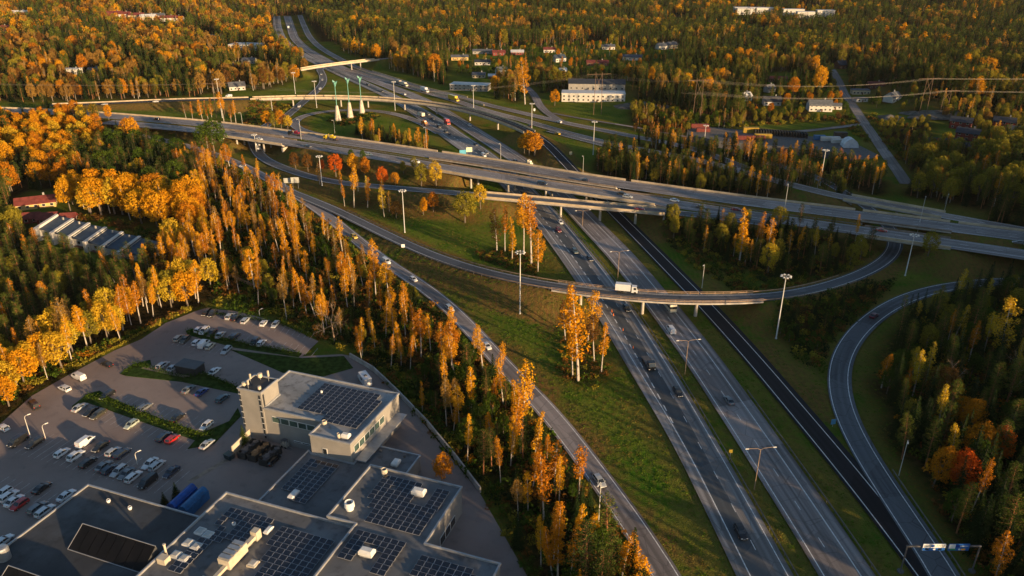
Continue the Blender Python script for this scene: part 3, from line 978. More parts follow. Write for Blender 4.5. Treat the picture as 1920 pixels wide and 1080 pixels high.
def birch_shape(seed, lod=0):
    """Slender birch, 18 m: bare white stem below, narrow airy crown above."""
    rng = np.random.default_rng(seed)
    H_ = 18.0
    lean = rng.normal(size=2) * 0.35
    def stem(t):
        return np.array([lean[0] * t * t * 1.4 + 0.18 * math.sin(3 * t + seed), lean[1] * t * t * 1.4 + 0.15 * math.cos(2.6 * t + seed), H_ * t])
    tr = MB()
    ts = [0, 0.12, 0.3, 0.5, 0.7, 0.86, 0.97] if lod == 0 else [0, 0.4, 0.8]
    rad = [0.21 * (1 - t) ** 0.8 + 0.02 for t in ts]
    tr.path_tube([stem(t) for t in ts], rad, 6 if lod == 0 else 4)
    low = rng.uniform(0.15, 0.52)
    nb = 40 if lod == 0 else 14
    cs, rs = [], []
    wid = rng.uniform(1.05, 2.5)
    for k in range(nb):
        t = low + (0.99 - low) * ((k + rng.uniform(0, 0.9)) / nb)
        q = (t - low) / (1 - low)
        env = wid * (math.sin(math.pi * min(1, 0.18 + 0.79 * q)) ** 0.7) * rng.uniform(0.35, 1.1)
        a = rng.uniform(0, 2 * math.pi) if k % 2 else k * 2.4
        b0 = stem(t - 0.03)
        tip = stem(t) + np.array([math.cos(a), math.sin(a), 0]) * env + np.array([0, 0, rng.uniform(-0.2, 0.7)])
        if lod == 0:
            tr.tube(b0, tip, 0.045 * (1.2 - q), 0.012, 3, cap=False)
        cs.append(tip * 0.75 + stem(t) * 0.25); rs.append(rng.uniform(0.5, 1.1) * (1 if lod == 0 else 1.2) * (0.55 + 0.5 * math.sin(math.pi * min(1, 0.25 + 0.7 * q))))
    cs.append(stem(0.985)); rs.append(0.4)
    C, Nn, S = blobs(rng, np.array(cs), rs, rng.uniform(34, 72) if lod == 0 else 14, 0.185 if lod == 0 else 0.34, flat=1.3)
    return tr, C, Nn, S, rng

def broad_shape(seed, lod=0):
    """Round-crowned broadleaf tree, 14 m."""
    rng = np.random.default_rng(seed + 100)
    H_ = 14.0
    tr = MB()
    tr.path_tube([(0, 0, 0), (0.1, 0, 2), (0.1, 0.15, 4.5), (0.0, 0.2, 8)], [0.32, 0.26, 0.2, 0.08], 7 if lod == 0 else 4)
    nb = 46 if lod == 0 else 20
    cs, rs = [], []
    wx = rng.uniform(2.6, 4.0) * (1 if lod == 0 else 0.88)
    sk = rng.normal(size=2) * 0.5
    for k in range(nb):
        z = 1 - 1.75 * (k + 0.5) / nb
        a = k * 2.399 + rng.uniform(-0.4, 0.4)
        rr = math.sqrt(max(0, 1 - z * z)) * rng.uniform(0.75, 1.1)
        zz = 8.3 + 5.0 * z * rng.uniform(0.88, 1.08)
        p = np.array([math.cos(a) * rr * wx + sk[0], math.sin(a) * rr * wx + sk[1], zz])
        cs.append(p * np.array([0.9, 0.9, 1])); rs.append(rng.uniform(0.8, 1.5) * (1 if lod == 0 else 1.3))
        if lod == 0 and k % 3 == 0:
            tr.tube((0.1, 0.1, rng.uniform(3, 6)), p * np.array([0.8, 0.8, 0.97]), 0.09, 0.02, 4, cap=False)
    C, Nn, S = blobs(rng, np.array(cs), rs, 40 if lod == 0 else 12, 0.26 if lod == 0 else 0.50, flat=0.9)
    return tr, C, Nn, S, rng

def pine_shape(seed, lod=0):
    """Scots pine, 17 m: reddish stem, ragged layered crown in the upper two thirds."""
    rng = np.random.default_rng(seed + 200)
    H_ = 17.0
    tr = MB()
    ln = rng.normal(size=2) * 0.4
    st = lambda t: np.array([ln[0] * t * t, ln[1] * t * t, H_ * t])
    tr.path_tube([st(t) for t in (0, 0.3, 0.6, 0.95)], [0.24, 0.2, 0.13, 0.03], 6 if lod == 0 else 4)
    cs, rs = [], []
    low = rng.uniform(0.18, 0.42)
    nw = 15 if lod == 0 else 9
    for w_ in range(nw):
        t = low + (0.99 - low) * w_ / (nw - 1)
        q = (t - low) / (1 - low)
        ext = (0.9 + 2.1 * (1 - q) ** 0.75) * (0.65 + 0.35 * min(1, q * 5)) * rng.uniform(0.75, 1.2)
        nbr = 5 if lod == 0 else 3
        for k in range(nbr):
            a = k * 2 * math.pi / nbr + rng.uniform(0, 1.2) + w_ * 0.7
            e = ext * rng.uniform(0.6, 1.1)
            tip = st(t) + np.array([math.cos(a) * e, math.sin(a) * e, rng.uniform(0.0, 0.7) + 0.1 * e])
            if lod == 0:
                tr.tube(st(t), tip, 0.05, 0.015, 3, cap=False)
            cs.append(tip); rs.append(rng.uniform(0.45, 0.75) * (1 if lod == 0 else 1.6))
            if lod == 0 and e > 1.2:
                cs.append(st(t) * 0.45 + tip * 0.55); rs.append(rng.uniform(0.4, 0.6))
    cs.append(st(0.99)); rs.append(0.5)
    C, Nn, S = blobs(rng, np.array(cs), rs, 52 if lod == 0 else 11, 0.19 if lod == 0 else 0.40, lean=0.4, flat=0.75, up=0.35)
    return tr, C, Nn, S, rng

def spruce_shape(seed, lod=0):
    """Spruce, 15 m: dense drooping cone down to the ground."""
    rng = np.random.default_rng(seed + 300)
    H_ = 15.0
    tr = MB()
    tr.tube((0, 0, 0), (0, 0, H_ * 0.97), 0.2, 0.02, 6 if lod == 0 else 4)
    C, Nn, S = [], [], []
    nl = 30 if lod == 0 else 14
    wid = rng.uniform(2.1, 2.9)
    for l in range(nl):
        t = 0.05 + 0.93 * l / (nl - 1)
        rad = wid * (1 - t) ** 0.85 + 0.12
        nb = max(4, int((7 + 11 * (1 - t)) * (1 if lod == 0 else 0.5)))
        for k in range(nb):
            a = k * 2 * math.pi / nb + l * 1.3 + rng.uniform(-0.25, 0.25)
            e = rad * rng.uniform(0.75, 1.15)
            m = max(2, int(e * 4.0)) if lod == 0 else 2
            for j in range(m):
                f = (j + 0.7) / m
                C.append((math.cos(a) * e * f, math.sin(a) * e * f, H_ * t - 0.35 * e * f + rng.uniform(-0.15, 0.15)))
                Nn.append((math.cos(a) * 0.55 + rng.normal() * 0.3, math.sin(a) * 0.55 + rng.normal() * 0.3, 0.8 + rng.normal() * 0.2))
                S.append((0.34 if lod == 0 else 0.66) * rng.uniform(0.7, 1.2) * (0.6 + 0.5 * (1 - t)))
    C.append((0, 0, H_ * 0.985)); Nn.append((1, 0, 0.3)); S.append(0.3)
    return tr, np.array(C), np.array(Nn), np.array(S), rng

def shrub_shape(seed):
    rng = np.random.default_rng(seed + 400)
    k = 9
    cs = rng.normal(size=(k, 3)) * np.array([0.55, 0.55, 0.25]) + np.array([0, 0, 0.6])
    C, Nn, S = blobs(rng, cs, rng.uniform(0.35, 0.6, k), 30, 0.22, up=0.4)
    C[:, 2] = np.maximum(C[:, 2], 0.02)
    return None, C, Nn, S, rng

SHAPES = {"birch": (birch_shape, BIRCH_BARK, 18.0), "broad": (broad_shape, GREY_BARK, 13.8), "pine": (pine_shape, PINE_BARK, 17.2), "spruce": (spruce_shape, GREY_BARK, 15.0)}
VARIANTS = {"birch": 11, "broad": 7, "pine": 6, "spruce": 4}
NEAR, FAR = {}, {}

def near_tree(kind, var, col):
    """(trunk mesh, crown mesh) shared by all trees of this kind, variant and colour."""
    k = (kind, var, col)
    if k not in NEAR:
        tk = (kind, var)
        if tk not in NEAR:
            NEAR[tk] = SHAPES[kind][0](var * 13 + 5)
            NEAR[tk + ("trunk",)] = NEAR[tk][0].mesh("trunk", [SHAPES[kind][1]])
        tr, C, Nn, S, rng = NEAR[tk]
        thin = 0.45 if kind in ("pine", "spruce") else 0.8
        NEAR[k] = (NEAR[tk + ("trunk",)], quads_mesh("crown", C, S, Nn, [LEAF[col]], rng, thin))
    return NEAR[k]

def far_tree(kind, var, col):
    """A simpler whole tree (one mesh) for the distant woods."""
    k = (kind, var, col)
    if k not in FAR:
        tr, C, Nn, S, rng = SHAPES[kind][0](var * 17 + 3, 1 if var < 2 else 0)
        me = quads_mesh("wood_tree", C, S, Nn, [LEAF[col], SHAPES[kind][1]], rng, 0.7 if kind == "spruce" else 0.85, tr)
        o = bpy.data.objects.new("wood_tree", me)
        FAR[k] = o
    return FAR[k]
# ------------------------------------------------------------------ car park, factory
BO = at(503, 827)                       # foot of the tower's right-hand front corner
BA = R(-20.0)
BU = Vector((math.cos(BA), math.sin(BA), 0)); BV = Vector((-math.sin(BA), math.cos(BA), 0))
def uv(u, v, z=0.0):
    p = BO + BU * u + BV * v
    return (p.x, p.y, z)

LOT_MAT = asphalt("car_park_asphalt", (0.125, 0.108, 0.102), 0.0, seed=9.0)
def lot_material():
    m, nt, b = _mat("car_park_surface")
    n1 = noise(nt, 0.035, 5.0); n2 = noise(nt, 0.35, 5.0); n3 = noise(nt, 2.2, 3.0)
    c = mixc(nt, ramp(nt, n1, 0.3, 0.7), (0.225, 0.175, 0.155), (0.300, 0.240, 0.212))
    c = mixc(nt, math_(nt, 'MULTIPLY', ramp(nt, n2, 0.5, 0.8), 0.5), c, (0.14, 0.112, 0.10))
    c = mixc(nt, math_(nt, 'MULTIPLY', ramp(nt, n3, 0.5, 0.8), 0.3), c, (0.30, 0.25, 0.22))
    nt.links.new(c, b.inputs["Base Color"])
    b.inputs["Roughness"].default_value = 0.85
    b.inputs["Specular IOR Level"].default_value = 0.2
    return m
lot = MB()
lot.face([(x, y, 0.0) for x, y in LOT][::-1])
lot_o = lot.build("pavement", lot_material(), kind="structure")
lot_o.data.flip_normals() if lot_o.data.polygons[0].normal.z < 0 else None

GRASS = plain("lawn", (0.035, 0.062, 0.014), 1.0, 0.45, 0.7, 0.0, bump=0.5)
KERB = plain("kerb_stone", (0.30, 0.28, 0.26), 0.8, 0.15, 1.0)
def lawn(pts, label):
    mb = MB(); mb.prism(poly(pts), -0.1, 0.13)
    return mb.build("grass_island", [GRASS], label=label, category="lawn")
lawn([(432, 656), (470, 661), (567, 672), (645, 668), (662, 690), (600, 708), (530, 699)], "wide grass patch between the upper car park rows and the tower block")
lawn([(225, 701), (250, 683), (282, 675), (284, 684), (262, 691), (345, 709), (385, 700), (452, 729), (446, 738), (340, 716), (236, 705)], "narrow grass strip with hedge around the dark shelter")
lawn([(135, 762), (165, 738), (187, 733), (205, 745), (300, 785), (378, 812), (430, 790), (446, 765), (452, 780), (402, 832), (352, 842), (366, 826), (300, 803), (163, 755), (140, 768)], "grass strip with hedge running through the middle of the car park")
lawn([(348, 621), (360, 617), (450, 642), (566, 663), (560, 670), (440, 652), (352, 628)], "thin grass strip with hedge between the two upper parking rows")

# hedges on the strips: leaf clumps along a line
def hedge(pts, h, w, label, col="green"):
    rng = np.random.default_rng(int(pts[0][0]))
    P = [at(x, y) for x, y in pts]
    C, Nn, S = [], [], []
    for a, b in zip(P[:-1], P[1:]):
        L = (b - a).length
        n = int(L / 0.45)
        for k in range(n):
            c = a.lerp(b, (k + rng.uniform(0, 1)) / n)
            hh = h * rng.uniform(0.75, 1.1)
            for _ in range(13):
                C.append((c.x + rng.normal() * w * 0.42, c.y + rng.normal() * w * 0.42, 0.15 + hh * rng.uniform(0.1, 1.0)))
                Nn.append((rng.normal(), rng.normal(), 0.9)); S.append(rng.uniform(0.12, 0.26))
    me = quads_mesh("hedge", np.array(C), np.array(S), np.array(Nn), [LEAF[col]], rng, 0.8)
    link("hedge", me, label=label, category="hedge")
hedge([(352, 622), (450, 645), (562, 666)], 1.3, 1.3, "long low hedge between the two upper rows of parked cars")
hedge([(232, 700), (258, 684), (345, 711), (383, 703), (448, 731)], 1.2, 1.3, "hedge on the strip around the dark shelter", "green")
hedge([(160, 746), (200, 752), (300, 793), (375, 819), (400, 815)], 1.4, 1.6, "hedge along the middle strip of the car park", "green")
hedge([(120, 700), (220, 652), (300, 606)], 0.8, 0.9, "scrubby hedge at the foot of the sunlit trees beside the car park", "olive")
hedge([(405, 590), (520, 606), (585, 632)], 1.0, 1.2, "hedge behind the top row of parked cars", "green")

WALL = None
def cladding():
    m, nt, b = _mat("wall_cladding")
    g = N(nt, "ShaderNodeNewGeometry")
    n1 = noise(nt, 0.25, 4.0)
    c = mixc(nt, ramp(nt, n1, 0.3, 0.7), (0.24, 0.23, 0.215), (0.30, 0.285, 0.265))
    sep = N(nt, "ShaderNodeSeparateXYZ"); nt.links.new(g.outputs["Position"], sep.inputs[0])
    w = math_(nt, 'FRACT', math_(nt, 'MULTIPLY', sep.outputs[2], 2.2))
    c = mixc(nt, math_(nt, 'MULTIPLY', ramp(nt, w, 0.9, 0.97), 0.35), c, (0.16, 0.15, 0.14))
    nt.links.new(c, b.inputs["Base Color"])
    b.inputs["Roughness"].default_value = 0.65
    return m
WALL = cladding()
def roofing(name, a, b_, stain):
    m, nt, b = _mat(name)
    n1 = noise(nt, 0.10, 5.0); n2 = noise(nt, 0.5, 5.0); n3 = noise(nt, 3.0, 2.0)
    c = mixc(nt, ramp(nt, n1, 0.3, 0.7), a, b_)
    c = mixc(nt, math_(nt, 'MULTIPLY', ramp(nt, n2, 0.48, 0.72), 0.75), c, stain)
    # seams of the roofing felt, one metre apart
    g = nt.nodes["geo"]
    dot = N(nt, "ShaderNodeVectorMath", operation='DOT_PRODUCT'); dot.inputs[1].default_value = (BU.x, BU.y, 0)
    nt.links.new(g.outputs["Position"], dot.inputs[0])
    w = math_(nt, 'FRACT', dot.outputs["Value"])
    c = mixc(nt, math_(nt, 'MULTIPLY', ramp(nt, w, 0.93, 0.99), 0.35), c, tuple(x * 0.55 for x in a))
    c = mixc(nt, math_(nt, 'MULTIPLY', n3, 0.15), c, (0.12, 0.12, 0.12))
    nt.links.new(c, b.inputs["Base Color"])
    nt.links.new(math_(nt, 'SUBTRACT', 0.78, math_(nt, 'MULTIPLY', ramp(nt, n1, 0.45, 0.75), 0.4)), b.inputs["Roughness"])
    b.inputs["Specular IOR Level"].default_value = 0.35
    return m
ROOF_L = roofing("roof_felt_pale", (0.22, 0.23, 0.24), (0.36, 0.37, 0.38), (0.09, 0.09, 0.095))
ROOF_M = roofing("roof_felt_grey", (0.10, 0.105, 0.112), (0.165, 0.17, 0.178), (0.05, 0.051, 0.055))
ROOF_D = roofing("roof_felt_dark", (0.034, 0.037, 0.042), (0.056, 0.060, 0.067), (0.02, 0.021, 0.024))
FLASH = plain("roof_flashing", (0.36, 0.37, 0.385), 0.4, 0.12, 0.8, 0.5, 0.3)
WHITE = plain("white_metal", (0.70, 0.70, 0.68), 0.5, 0.08, 0.8)
PANEL = plain("solar_cells", (0.010, 0.013, 0.022), 0.12, 0.25, 0.9, 0.8)
PFRAME = plain("panel_frame", (0.46, 0.46, 0.47), 0.5, 0.1, 1.0, 0.5, 0.2)

class Block:
    """A flat-roofed building block given by its outline in the factory's own axes."""
    def __init__(s, name, outline, h, roof, label, parapet=0.45, category="building"):
        s.root = thing(name, label, category)
        s.h = h
        P = [uv(u, v)[:2] for u, v in outline]
        mb = MB(); mb.prism(P, -0.3, h, 0)
        mb.build("wall", WALL, s.root)
        rb = MB(); rb.prism(P, h + 0.004, h + 0.06, 0)
        s.roof = rb.build("roof", roof, s.root)
        n = len(outline)
        cap = MB()
        for i in range(n):
            a, b = Vector(uv(*outline[i])), Vector(uv(*outline[(i + 1) % n]))
            d = (b - a); L = d.length; d.normalize()
            c = (a + b) / 2
            cap.box((c.x, c.y, h + parapet / 2 + 0.05 + 0.003 * (i % 2)), (L + 0.40, 0.36 + 0.004 * (i % 2), parapet), math.atan2(d.y, d.x))
        s.cap = cap.build("parapet", FLASH, s.root)
    def strip(s, u0, v0, u1, v1, z0, z1, n, gap=0.12, name="window", mat=None, out=0.05, fmat=None):
        """A row of windows on the wall line (u0,v0)-(u1,v1); each window has a frame of its own."""
        a, b = Vector(uv(u0, v0)), Vector(uv(u1, v1))
        d = b - a; L = d.length; d.normalize()
        ang = math.atan2(d.y, d.x)
        w = L / n
        fm = MB(); fm.box((0, 0, 0), (w - gap, 0.10, z1 - z0)); fme = fm.mesh("window", [fmat or WHITE])
        pm = MB(); pm.box((0, 0, 0), (w - gap - 0.22, 0.05, z1 - z0 - 0.24)); pme = pm.mesh("pane", [mat or GLASS])
        nrm = Vector((d.y, -d.x, 0))
        for k in range(n):
            c = a + d * (w * (k + 0.5)) + nrm * out
            o = link(name, fme, s.root, (c.x, c.y, (z0 + z1) / 2), ang)
            link("pane", pme, o, (0, -0.05, 0))

PANE_GREEN = plain("greenish_glass", (0.05, 0.085, 0.075), 0.12, 0.3, 0.4, 0.7)
# tall office block
A = Block("office_block", [(0, 0.2), (17.7, 0.2), (17.6, -5.6), (28.8, -5.6), (29.3, 18.1), (-4.7, 18.1), (-4.7, 7.0), (0, 7.0)], 9.8, ROOF_L, "tall grey office block with pale roof and large solar array beside the stair tower")
A.strip(2.2, 0.2, 15.2, 0.2, 6.4, 8.2, 5, mat=PANE_GREEN)
A.strip(8.0, 0.2, 15.5, 0.2, 1.6, 2.1, 3)
A.strip(20.8, -5.6, 22.2, -5.6, 5.2, 7.0, 1)
A.strip(28.9, -4.5, 29.2, 10.0, 6.6, 8.6, 6, mat=PANE_GREEN)
A.strip(28.9, -4.5, 29.2, 17.0, 2.2, 4.4, 9)
sh = MB(); c = uv(30.6, 6.0); sh.box((c[0], c[1], 4.95), (3.0, 21.5, 0.3), BA); sh.build("canopy", FLASH, A.root)
T = Block("stair_tower", [(-7.0, 0.0), (-0.003, 0.0), (-0.003, 7.0), (-7.0, 7.0)], 14.5, ROOF_D, "square beige stair tower with antennas and vertical window strips", 0.35, "tower")
T.strip(-0.9, 0.0, -0.2, 0.0, 0.8, 13.9, 1, fmat=DARKSTEEL); T.strip(-6.9, 0.0, -6.3, 0.0, 3.0, 13.9, 1, fmat=DARKSTEEL)
# each tall strip is divided: glazing bars
for u in (-0.55, -6.6):
    for k in range(7):
        p = uv(u, -0.17); mb = MB(); mb.box((p[0], p[1], 1.9 + k * 1.8 + (2.2 if u < -3 else 0)), (0.72, 0.08, 0.12), BA)
        if 1.9 + k * 1.8 + (2.2 if u < -3 else 0) < 13.8:
            mb.build("glazing_bar", WHITE, T.root)
T.strip(-0.003, 0.35, -0.003, 1.05, 0.8, 13.9, 1, out=0.05, fmat=DARKSTEEL)

B_ = Block("low_link_building", [(16.2, -25.3), (34.9, -25.3), (34.9, -7.8), (42.9, -7.8), (42.9, 2.6), (29.4, 2.6), (29.3, -5.75), (17.45, -5.75), (16.2, -5.0)], 4.3, ROOF_M, "low flat-roofed link building with solar array between office block and main hall", 0.35)
C_ = Block("solar_hall", [(35.5, -26.4), (42.4, -26.4), (42.4, -62.0), (75.0, -62.0), (75.0, -26.7), (58.6, -26.7), (58.6, -7.95), (35.5, -7.95)], 7.0, ROOF_M, "grey hall with the biggest solar array and white roof hoods beside the service road", 0.5)
C_.strip(58.6, -20.0, 58.6, -12.0, 0.6, 2.8, 3)
D_ = Block("main_hall", [(9.2, -62.0), (41.9, -62.0), (41.9, -26.6), (9.2, -26.6)], 6.0, ROOF_M, "main hall with yellow lit air handling unit, roof domes and two solar arrays", 0.5)
E_ = Block("dark_hall", [(-23.5, -74.0), (8.8, -74.0), (8.8, -34.2), (-23.5, -34.2)], 5.0, ROOF_D, "low hall with blackish blue felt roof and sawtooth skylights", 0.35)
A.strip(17.5, -5.4, 17.65, 0.0, 6.4, 8.0, 2, mat=PANE_GREEN)

# sawtooth skylights on the dark hall: each a thing with a sloping back, a glazed front and metal edge
BLACKG = plain('black_glazing', (0.006, 0.006, 0.007), 0.55, 0.3, 0.5, 0.15)
def sawtooth(u0, u1, v0, depth, h, label):
    root = thing("sawtooth_skylight", label, "skylight")
    z = 5.06
    L = u1 - u0
    back = MB(); back.face([uv(u0, v0, z + h), uv(u1, v0, z + h), uv(u1, v0 + 0.9, z), uv(u0, v0 + 0.9, z)][::-1]); back.face([uv(u0, v0, z + h), uv(u0, v0 + 0.9, z), uv(u0, v0 - depth, z)]); back.face([uv(u1, v0, z + h), uv(u1, v0 - depth, z), uv(u1, v0 + 0.9, z)])
    back.build("back_slope", ROOF_D, root)
    n = 8
    for k in range(n):
        a, b = u0 + L * k / n + 0.05, u0 + L * (k + 1) / n - 0.05
        pm = MB(); pm.face([uv(a, v0 - depth, z + 0.12), uv(b, v0 - depth, z + 0.12), uv(b, v0 - 0.1, z + h - 0.06), uv(a, v0 - 0.1, z + h - 0.06)])
        pm.build("pane", BLACKG, root)
    ed = MB()
    for a, b in ((uv(u0, v0, z + h), uv(u1, v0, z + h)), (uv(u0, v0, z + h), uv(u0, v0 - depth, z + 0.1)), (uv(u0, v0 - depth, z + 0.1), uv(u1, v0 - depth, z + 0.1))):
        ed.tube(a, b, 0.09, 0.09, 4)
    ed.build("frame", FLASH, root)
    return root
sawtooth(-11.0, 8.2, -46.6, 4.6, 3.0, "upper sawtooth skylight with black glazing on the dark hall roof")
sawtooth(-15.0, 8.2, -60.6, 4.6, 3.0, "lower sawtooth skylight cut by the bottom edge on the dark hall roof")

# solar arrays: every panel is a part
def solar(label, u0, v0, rows, z, du=1.72, dv=1.28, tilt=10):
    """rows: list of (row number, first column, last column)."""
    o = uv(u0, v0, z)
    root = thing("solar_array", label, "solar panels", o, BA)
    rk = MB()
    one = MB(); one.box((0, 0, 0), (du - 0.04, dv - 0.12, 0.05), 0, 0); one.box((0, 0, 0.032), (du - 0.15, dv - 0.23, 0.02), 0, 1)
    me = one.mesh("solar_panel", [PFRAME, PANEL])
    for rw, c0, c1 in rows:
        for c in range(c0, c1 + 1):
            p = link("solar_panel", me, root, (c * du, -rw * dv, 0.35))
            p.rotation_euler = (R(tilt), 0, 0)
        rk.box(((c0 + c1) / 2 * du, -rw * dv, 0.15), ((c1 - c0 + 1) * du, 0.5, 0.12))
    rk.build("mounting_rail", DARKSTEEL, root)
    return root
zA = 9.86
solar("large solar array on the pale roof of the tall office block", 9.0, 15.2, [(k, 0, 9 if k < 2 else 10) for k in range(8)] + [(8, 0, 10), (9, 0, 10), (10, 5, 10), (11, 5, 10)][:4], zA, 1.72, 1.30)
solar("small solar array on the low link building roof", 19.3, -8.3, [(0, 0, 4), (1, 0, 1), (1, 3, 4), (2, 0, 0), (2, 3, 4), (3, 0, 4), (4, 0, 4), (5, 0, 4), (6, 0, 4), (7, 0, 4), (8, 0, 4), (9, 2, 4), (10, 2, 4)], 4.36, 1.62, 1.32)
solar("biggest solar array on the east hall, in front of the round white vent", 39.5, -10.6, [(0, 1, 6), (1, 1, 6), (2, 1, 2), (2, 4, 6), (3, 1, 6), (4, 1, 6), (5, 1, 10), (6, 2, 10), (7, 2, 10), (8, 3, 10), (9, 3, 10), (10, 3, 10)], 7.06, 1.62, 1.38)
solar("two column solar array at the east hall's far corner", 54.4, -10.9, [(k, 0, 1) for k in range(5)], 7.06, 1.62, 1.38)
solar("solar array around a white hood on the east hall's lower roof", 44.5, -28.5, [(0, 0, 6), (1, 0, 6), (2, 0, 1), (2, 4, 6), (3, 0, 1), (3, 5, 6), (4, 0, 1), (4, 5, 6), (5, 0, 1), (5, 5, 6), (6, 5, 6)], 7.06, 1.62, 1.38)
solar("solar array at the bottom edge on the east hall's lower roof", 60.2, -30.5, [(0, 0, 6), (1, 0, 7), (2, 0, 7), (3, 0, 7)], 7.06, 1.62, 1.38)
solar("solar array at the upper corner of the main hall roof, left of the air unit", 14.2, -31.0, [(0, 0, 6), (1, 0, 6), (2, 0, 0), (2, 2, 6), (3, 0, 0), (3, 3, 6), (4, 1, 1), (4, 3, 6), (5, 1, 6), (6, 0, 2), (7, 0, 1), (8, 0, 1), (9, 0, 1), (10, 0, 1), (11, 0, 1), (12, 0, 1), (13, 0, 1)], 6.06, 1.62, 1.38)
solar("wide solar array on the right part of the main hall roof", 28.2, -32.2, [(0, 0, 7), (1, 0, 7), (2, 0, 7), (3, 0, 7), (4, 1, 7), (5, 1, 7), (6, 1, 7), (7, 2, 7), (8, 2, 7), (9, 2, 7), (10, 2, 7), (11, 2, 7)], 6.06, 1.62, 1.38)

# roof furniture
LITUNIT = plain("cream_sheet_metal", (0.52, 0.46, 0.36), 0.45, 0.1, 0.6, 0.4)
def hood(u, v, z, size, label, rz=0.0):
    root = thing("roof_hood", label, "roof vent", uv(u, v, z), BA + rz)
    mb = MB(); mb.box((0, 0, 0.3), (size[0] * 0.85, size[1] * 0.85, 0.6)); mb.build("curb", FLASH, root)
    mb = MB()
    x, y, h = size[0] / 2, size[1] / 2, size[2]
    mb.v = [(-x, -y, 0.45), (x, -y, 0.45), (x, y, 0.45), (-x, y, 0.45), (-x * .8, -y * .55, h), (x * .8, -y * .55, h), (x * .8, y * .55, h), (-x * .8, y * .55, h), (-x, -y, h * .75), (x, -y, h * .75), (x, y, h * .75), (-x, y, h * .75)]
    mb.f = [(0, 1, 9, 8), (1, 2, 10, 9), (2, 3, 11, 10), (3, 0, 8, 11), (8, 9, 5, 4), (9, 10, 6, 5), (10, 11, 7, 6), (11, 8, 4, 7), (4, 5, 6, 7)]; mb.m = [0] * 9
    mb.build("cover", WHITE, root)
hood(50.6, -13.2, 7.06, (3.0, 1.9, 1.6), "white roof hood beside the two column solar array")
hood(49.0, -33.3, 7.06, (3.0, 1.9, 1.6), "white roof hood framed by panels on the east hall's lower roof")
hood(22.6, -20.6, 4.36, (1.3, 3.0, 1.1), "long white roof hood on the low link building")
hood(39.0, -2.4, 4.36, (1.6, 2.4, 1.3), "pale hood on the narrow arm of the low link building")
hood(26.5, -3.6, 9.86, (2.0, 1.5, 1.4), "cream roof box at the front corner of the office block")
hood(25.6, -33.6, 6.06, (1.0, 2.4, 0.9), "small white hood between the two main hall arrays")
def drum(u, v, z, r_, h, label, mat=None):
    root = thing("roof_vent", label, "roof vent", uv(u, v, z), 0)
    mb = MB(); mb.lathe([(r_ * 0.75, 0), (r_ * 0.75, h * 0.35), (r_, h * 0.4), (r_ * 0.95, h * 0.9), (r_ * 0.8, h), (r_ * 0.72, h * 0.93)], 16); mb.build("drum", mat or WHITE, root, smooth=False)
    mb = MB(); mb.lathe([(r_ * 0.7, h * 0.92), (0.05, h * 0.95)], 16); mb.build("fan_cover", DARKSTEEL, root)
drum(38.6, -22.6, 7.06, 1.15, 2.0, "large round white fan vent at the corner of the east hall roof")
drum(40.0, -9.6, 7.06, 0.75, 1.6, "sunlit round vent at the back corner of the east hall roof", LITUNIT)
drum(18.6, -0.6, 9.86, 0.65, 1.2, "round vent at the notch of the office block roof", LITUNIT)
drum(24.8, -4.0, 9.86, 0.5, 1.2, "small round vent next to the cream roof box", LITUNIT)
drum(10.0, 11.5, 9.86, 0.3, 0.9, "tiny vent pipe in the middle of the pale office roof")
drum(17.4, -34.4, 6.06, 0.45, 0.6, "small white round vent among the left main hall panels")
drum(33.0, 1.0, 4.36, 0.4, 0.7, "small dark vent on the narrow arm of the link roof", DARKSTEEL)
drum(39.5, 1.0, 4.36, 0.4, 0.7, "second small dark vent on the narrow arm of the link roof", DARKSTEEL)
for k, (du, dv) in enumerate(((0, 0), (2.3, -0.3), (0, -3.6), (2.3, -3.9), (0, -7.2), (2.3, -7.5))):
    u, v = 12.2 + du, -38.6 + dv
    root = thing("roof_dome", "square white skylight dome, %s of the six in two columns on the main hall" % ["top left", "top right", "middle left", "middle right", "bottom left", "bottom right"][k], "skylight", uv(u, v, 6.06), BA)
    mb = MB(); mb.box((0, 0, 0.25), (1.9, 1.9, 0.5)); mb.build("curb", WHITE, root)
    mb = MB(); mb.box((0, 0, 0.6), (1.6, 1.6, 0.2), taper=0.7); mb.build("dome", plain("dome_glazing", (0.42, 0.42, 0.40), 0.3, 0.1), root)
for k, (u, v) in enumerate(((28.4, -42.5), (22.2, -49.5))):
    root = thing("roof_dome", ["square skylight dome right of the air unit on the main hall", "square skylight dome below the air unit on the main hall"][k], "skylight", uv(u, v, 6.06), BA)
    mb = MB(); mb.box((0, 0, 0.25), (1.9, 1.9, 0.5)); mb.build("curb", LITUNIT, root)
    mb = MB(); mb.box((0, 0, 0.6), (1.6, 1.6, 0.2), taper=0.7); mb.build("dome", plain("dome_glazing", (0.42, 0.42, 0.40), 0.3, 0.1), root)
# air handling unit
root = thing("air_handling_unit", "large cream air handling unit with ducts on the main hall roof, lit yellow", "ventilation", uv(24.0, -42.8, 6.06), BA)
mb = MB(); mb.box((0, 0, 1.5), (2.7, 5.6, 2.2)); mb.build("casing", LITUNIT, root)
for k in range(4):
    mb = MB(); mb.box((0, -2.0 + k * 1.35, 2.75), (2.6, 1.0, 0.3)); mb.build("fan_cover", STEEL, root)
mb = MB(); mb.box((0.6, 4.3, 1.2), (0.9, 3.2, 0.8)); mb.build("duct", LITUNIT, root)
mb = MB(); mb.box((0.6, 6.5, 1.4), (1.5, 1.5, 2.2)); mb.build("intake", LITUNIT, root)
mb = MB(); mb.box((0.3, -4.6, 1.0), (0.8, 3.8, 0.7)); mb.build("duct", LITUNIT, root)
mb = MB()
for x in (-1, 1):
    for y in (-2.2, 2.2):
        mb.box((x, y, 0.2), (0.3, 0.3, 0.42))
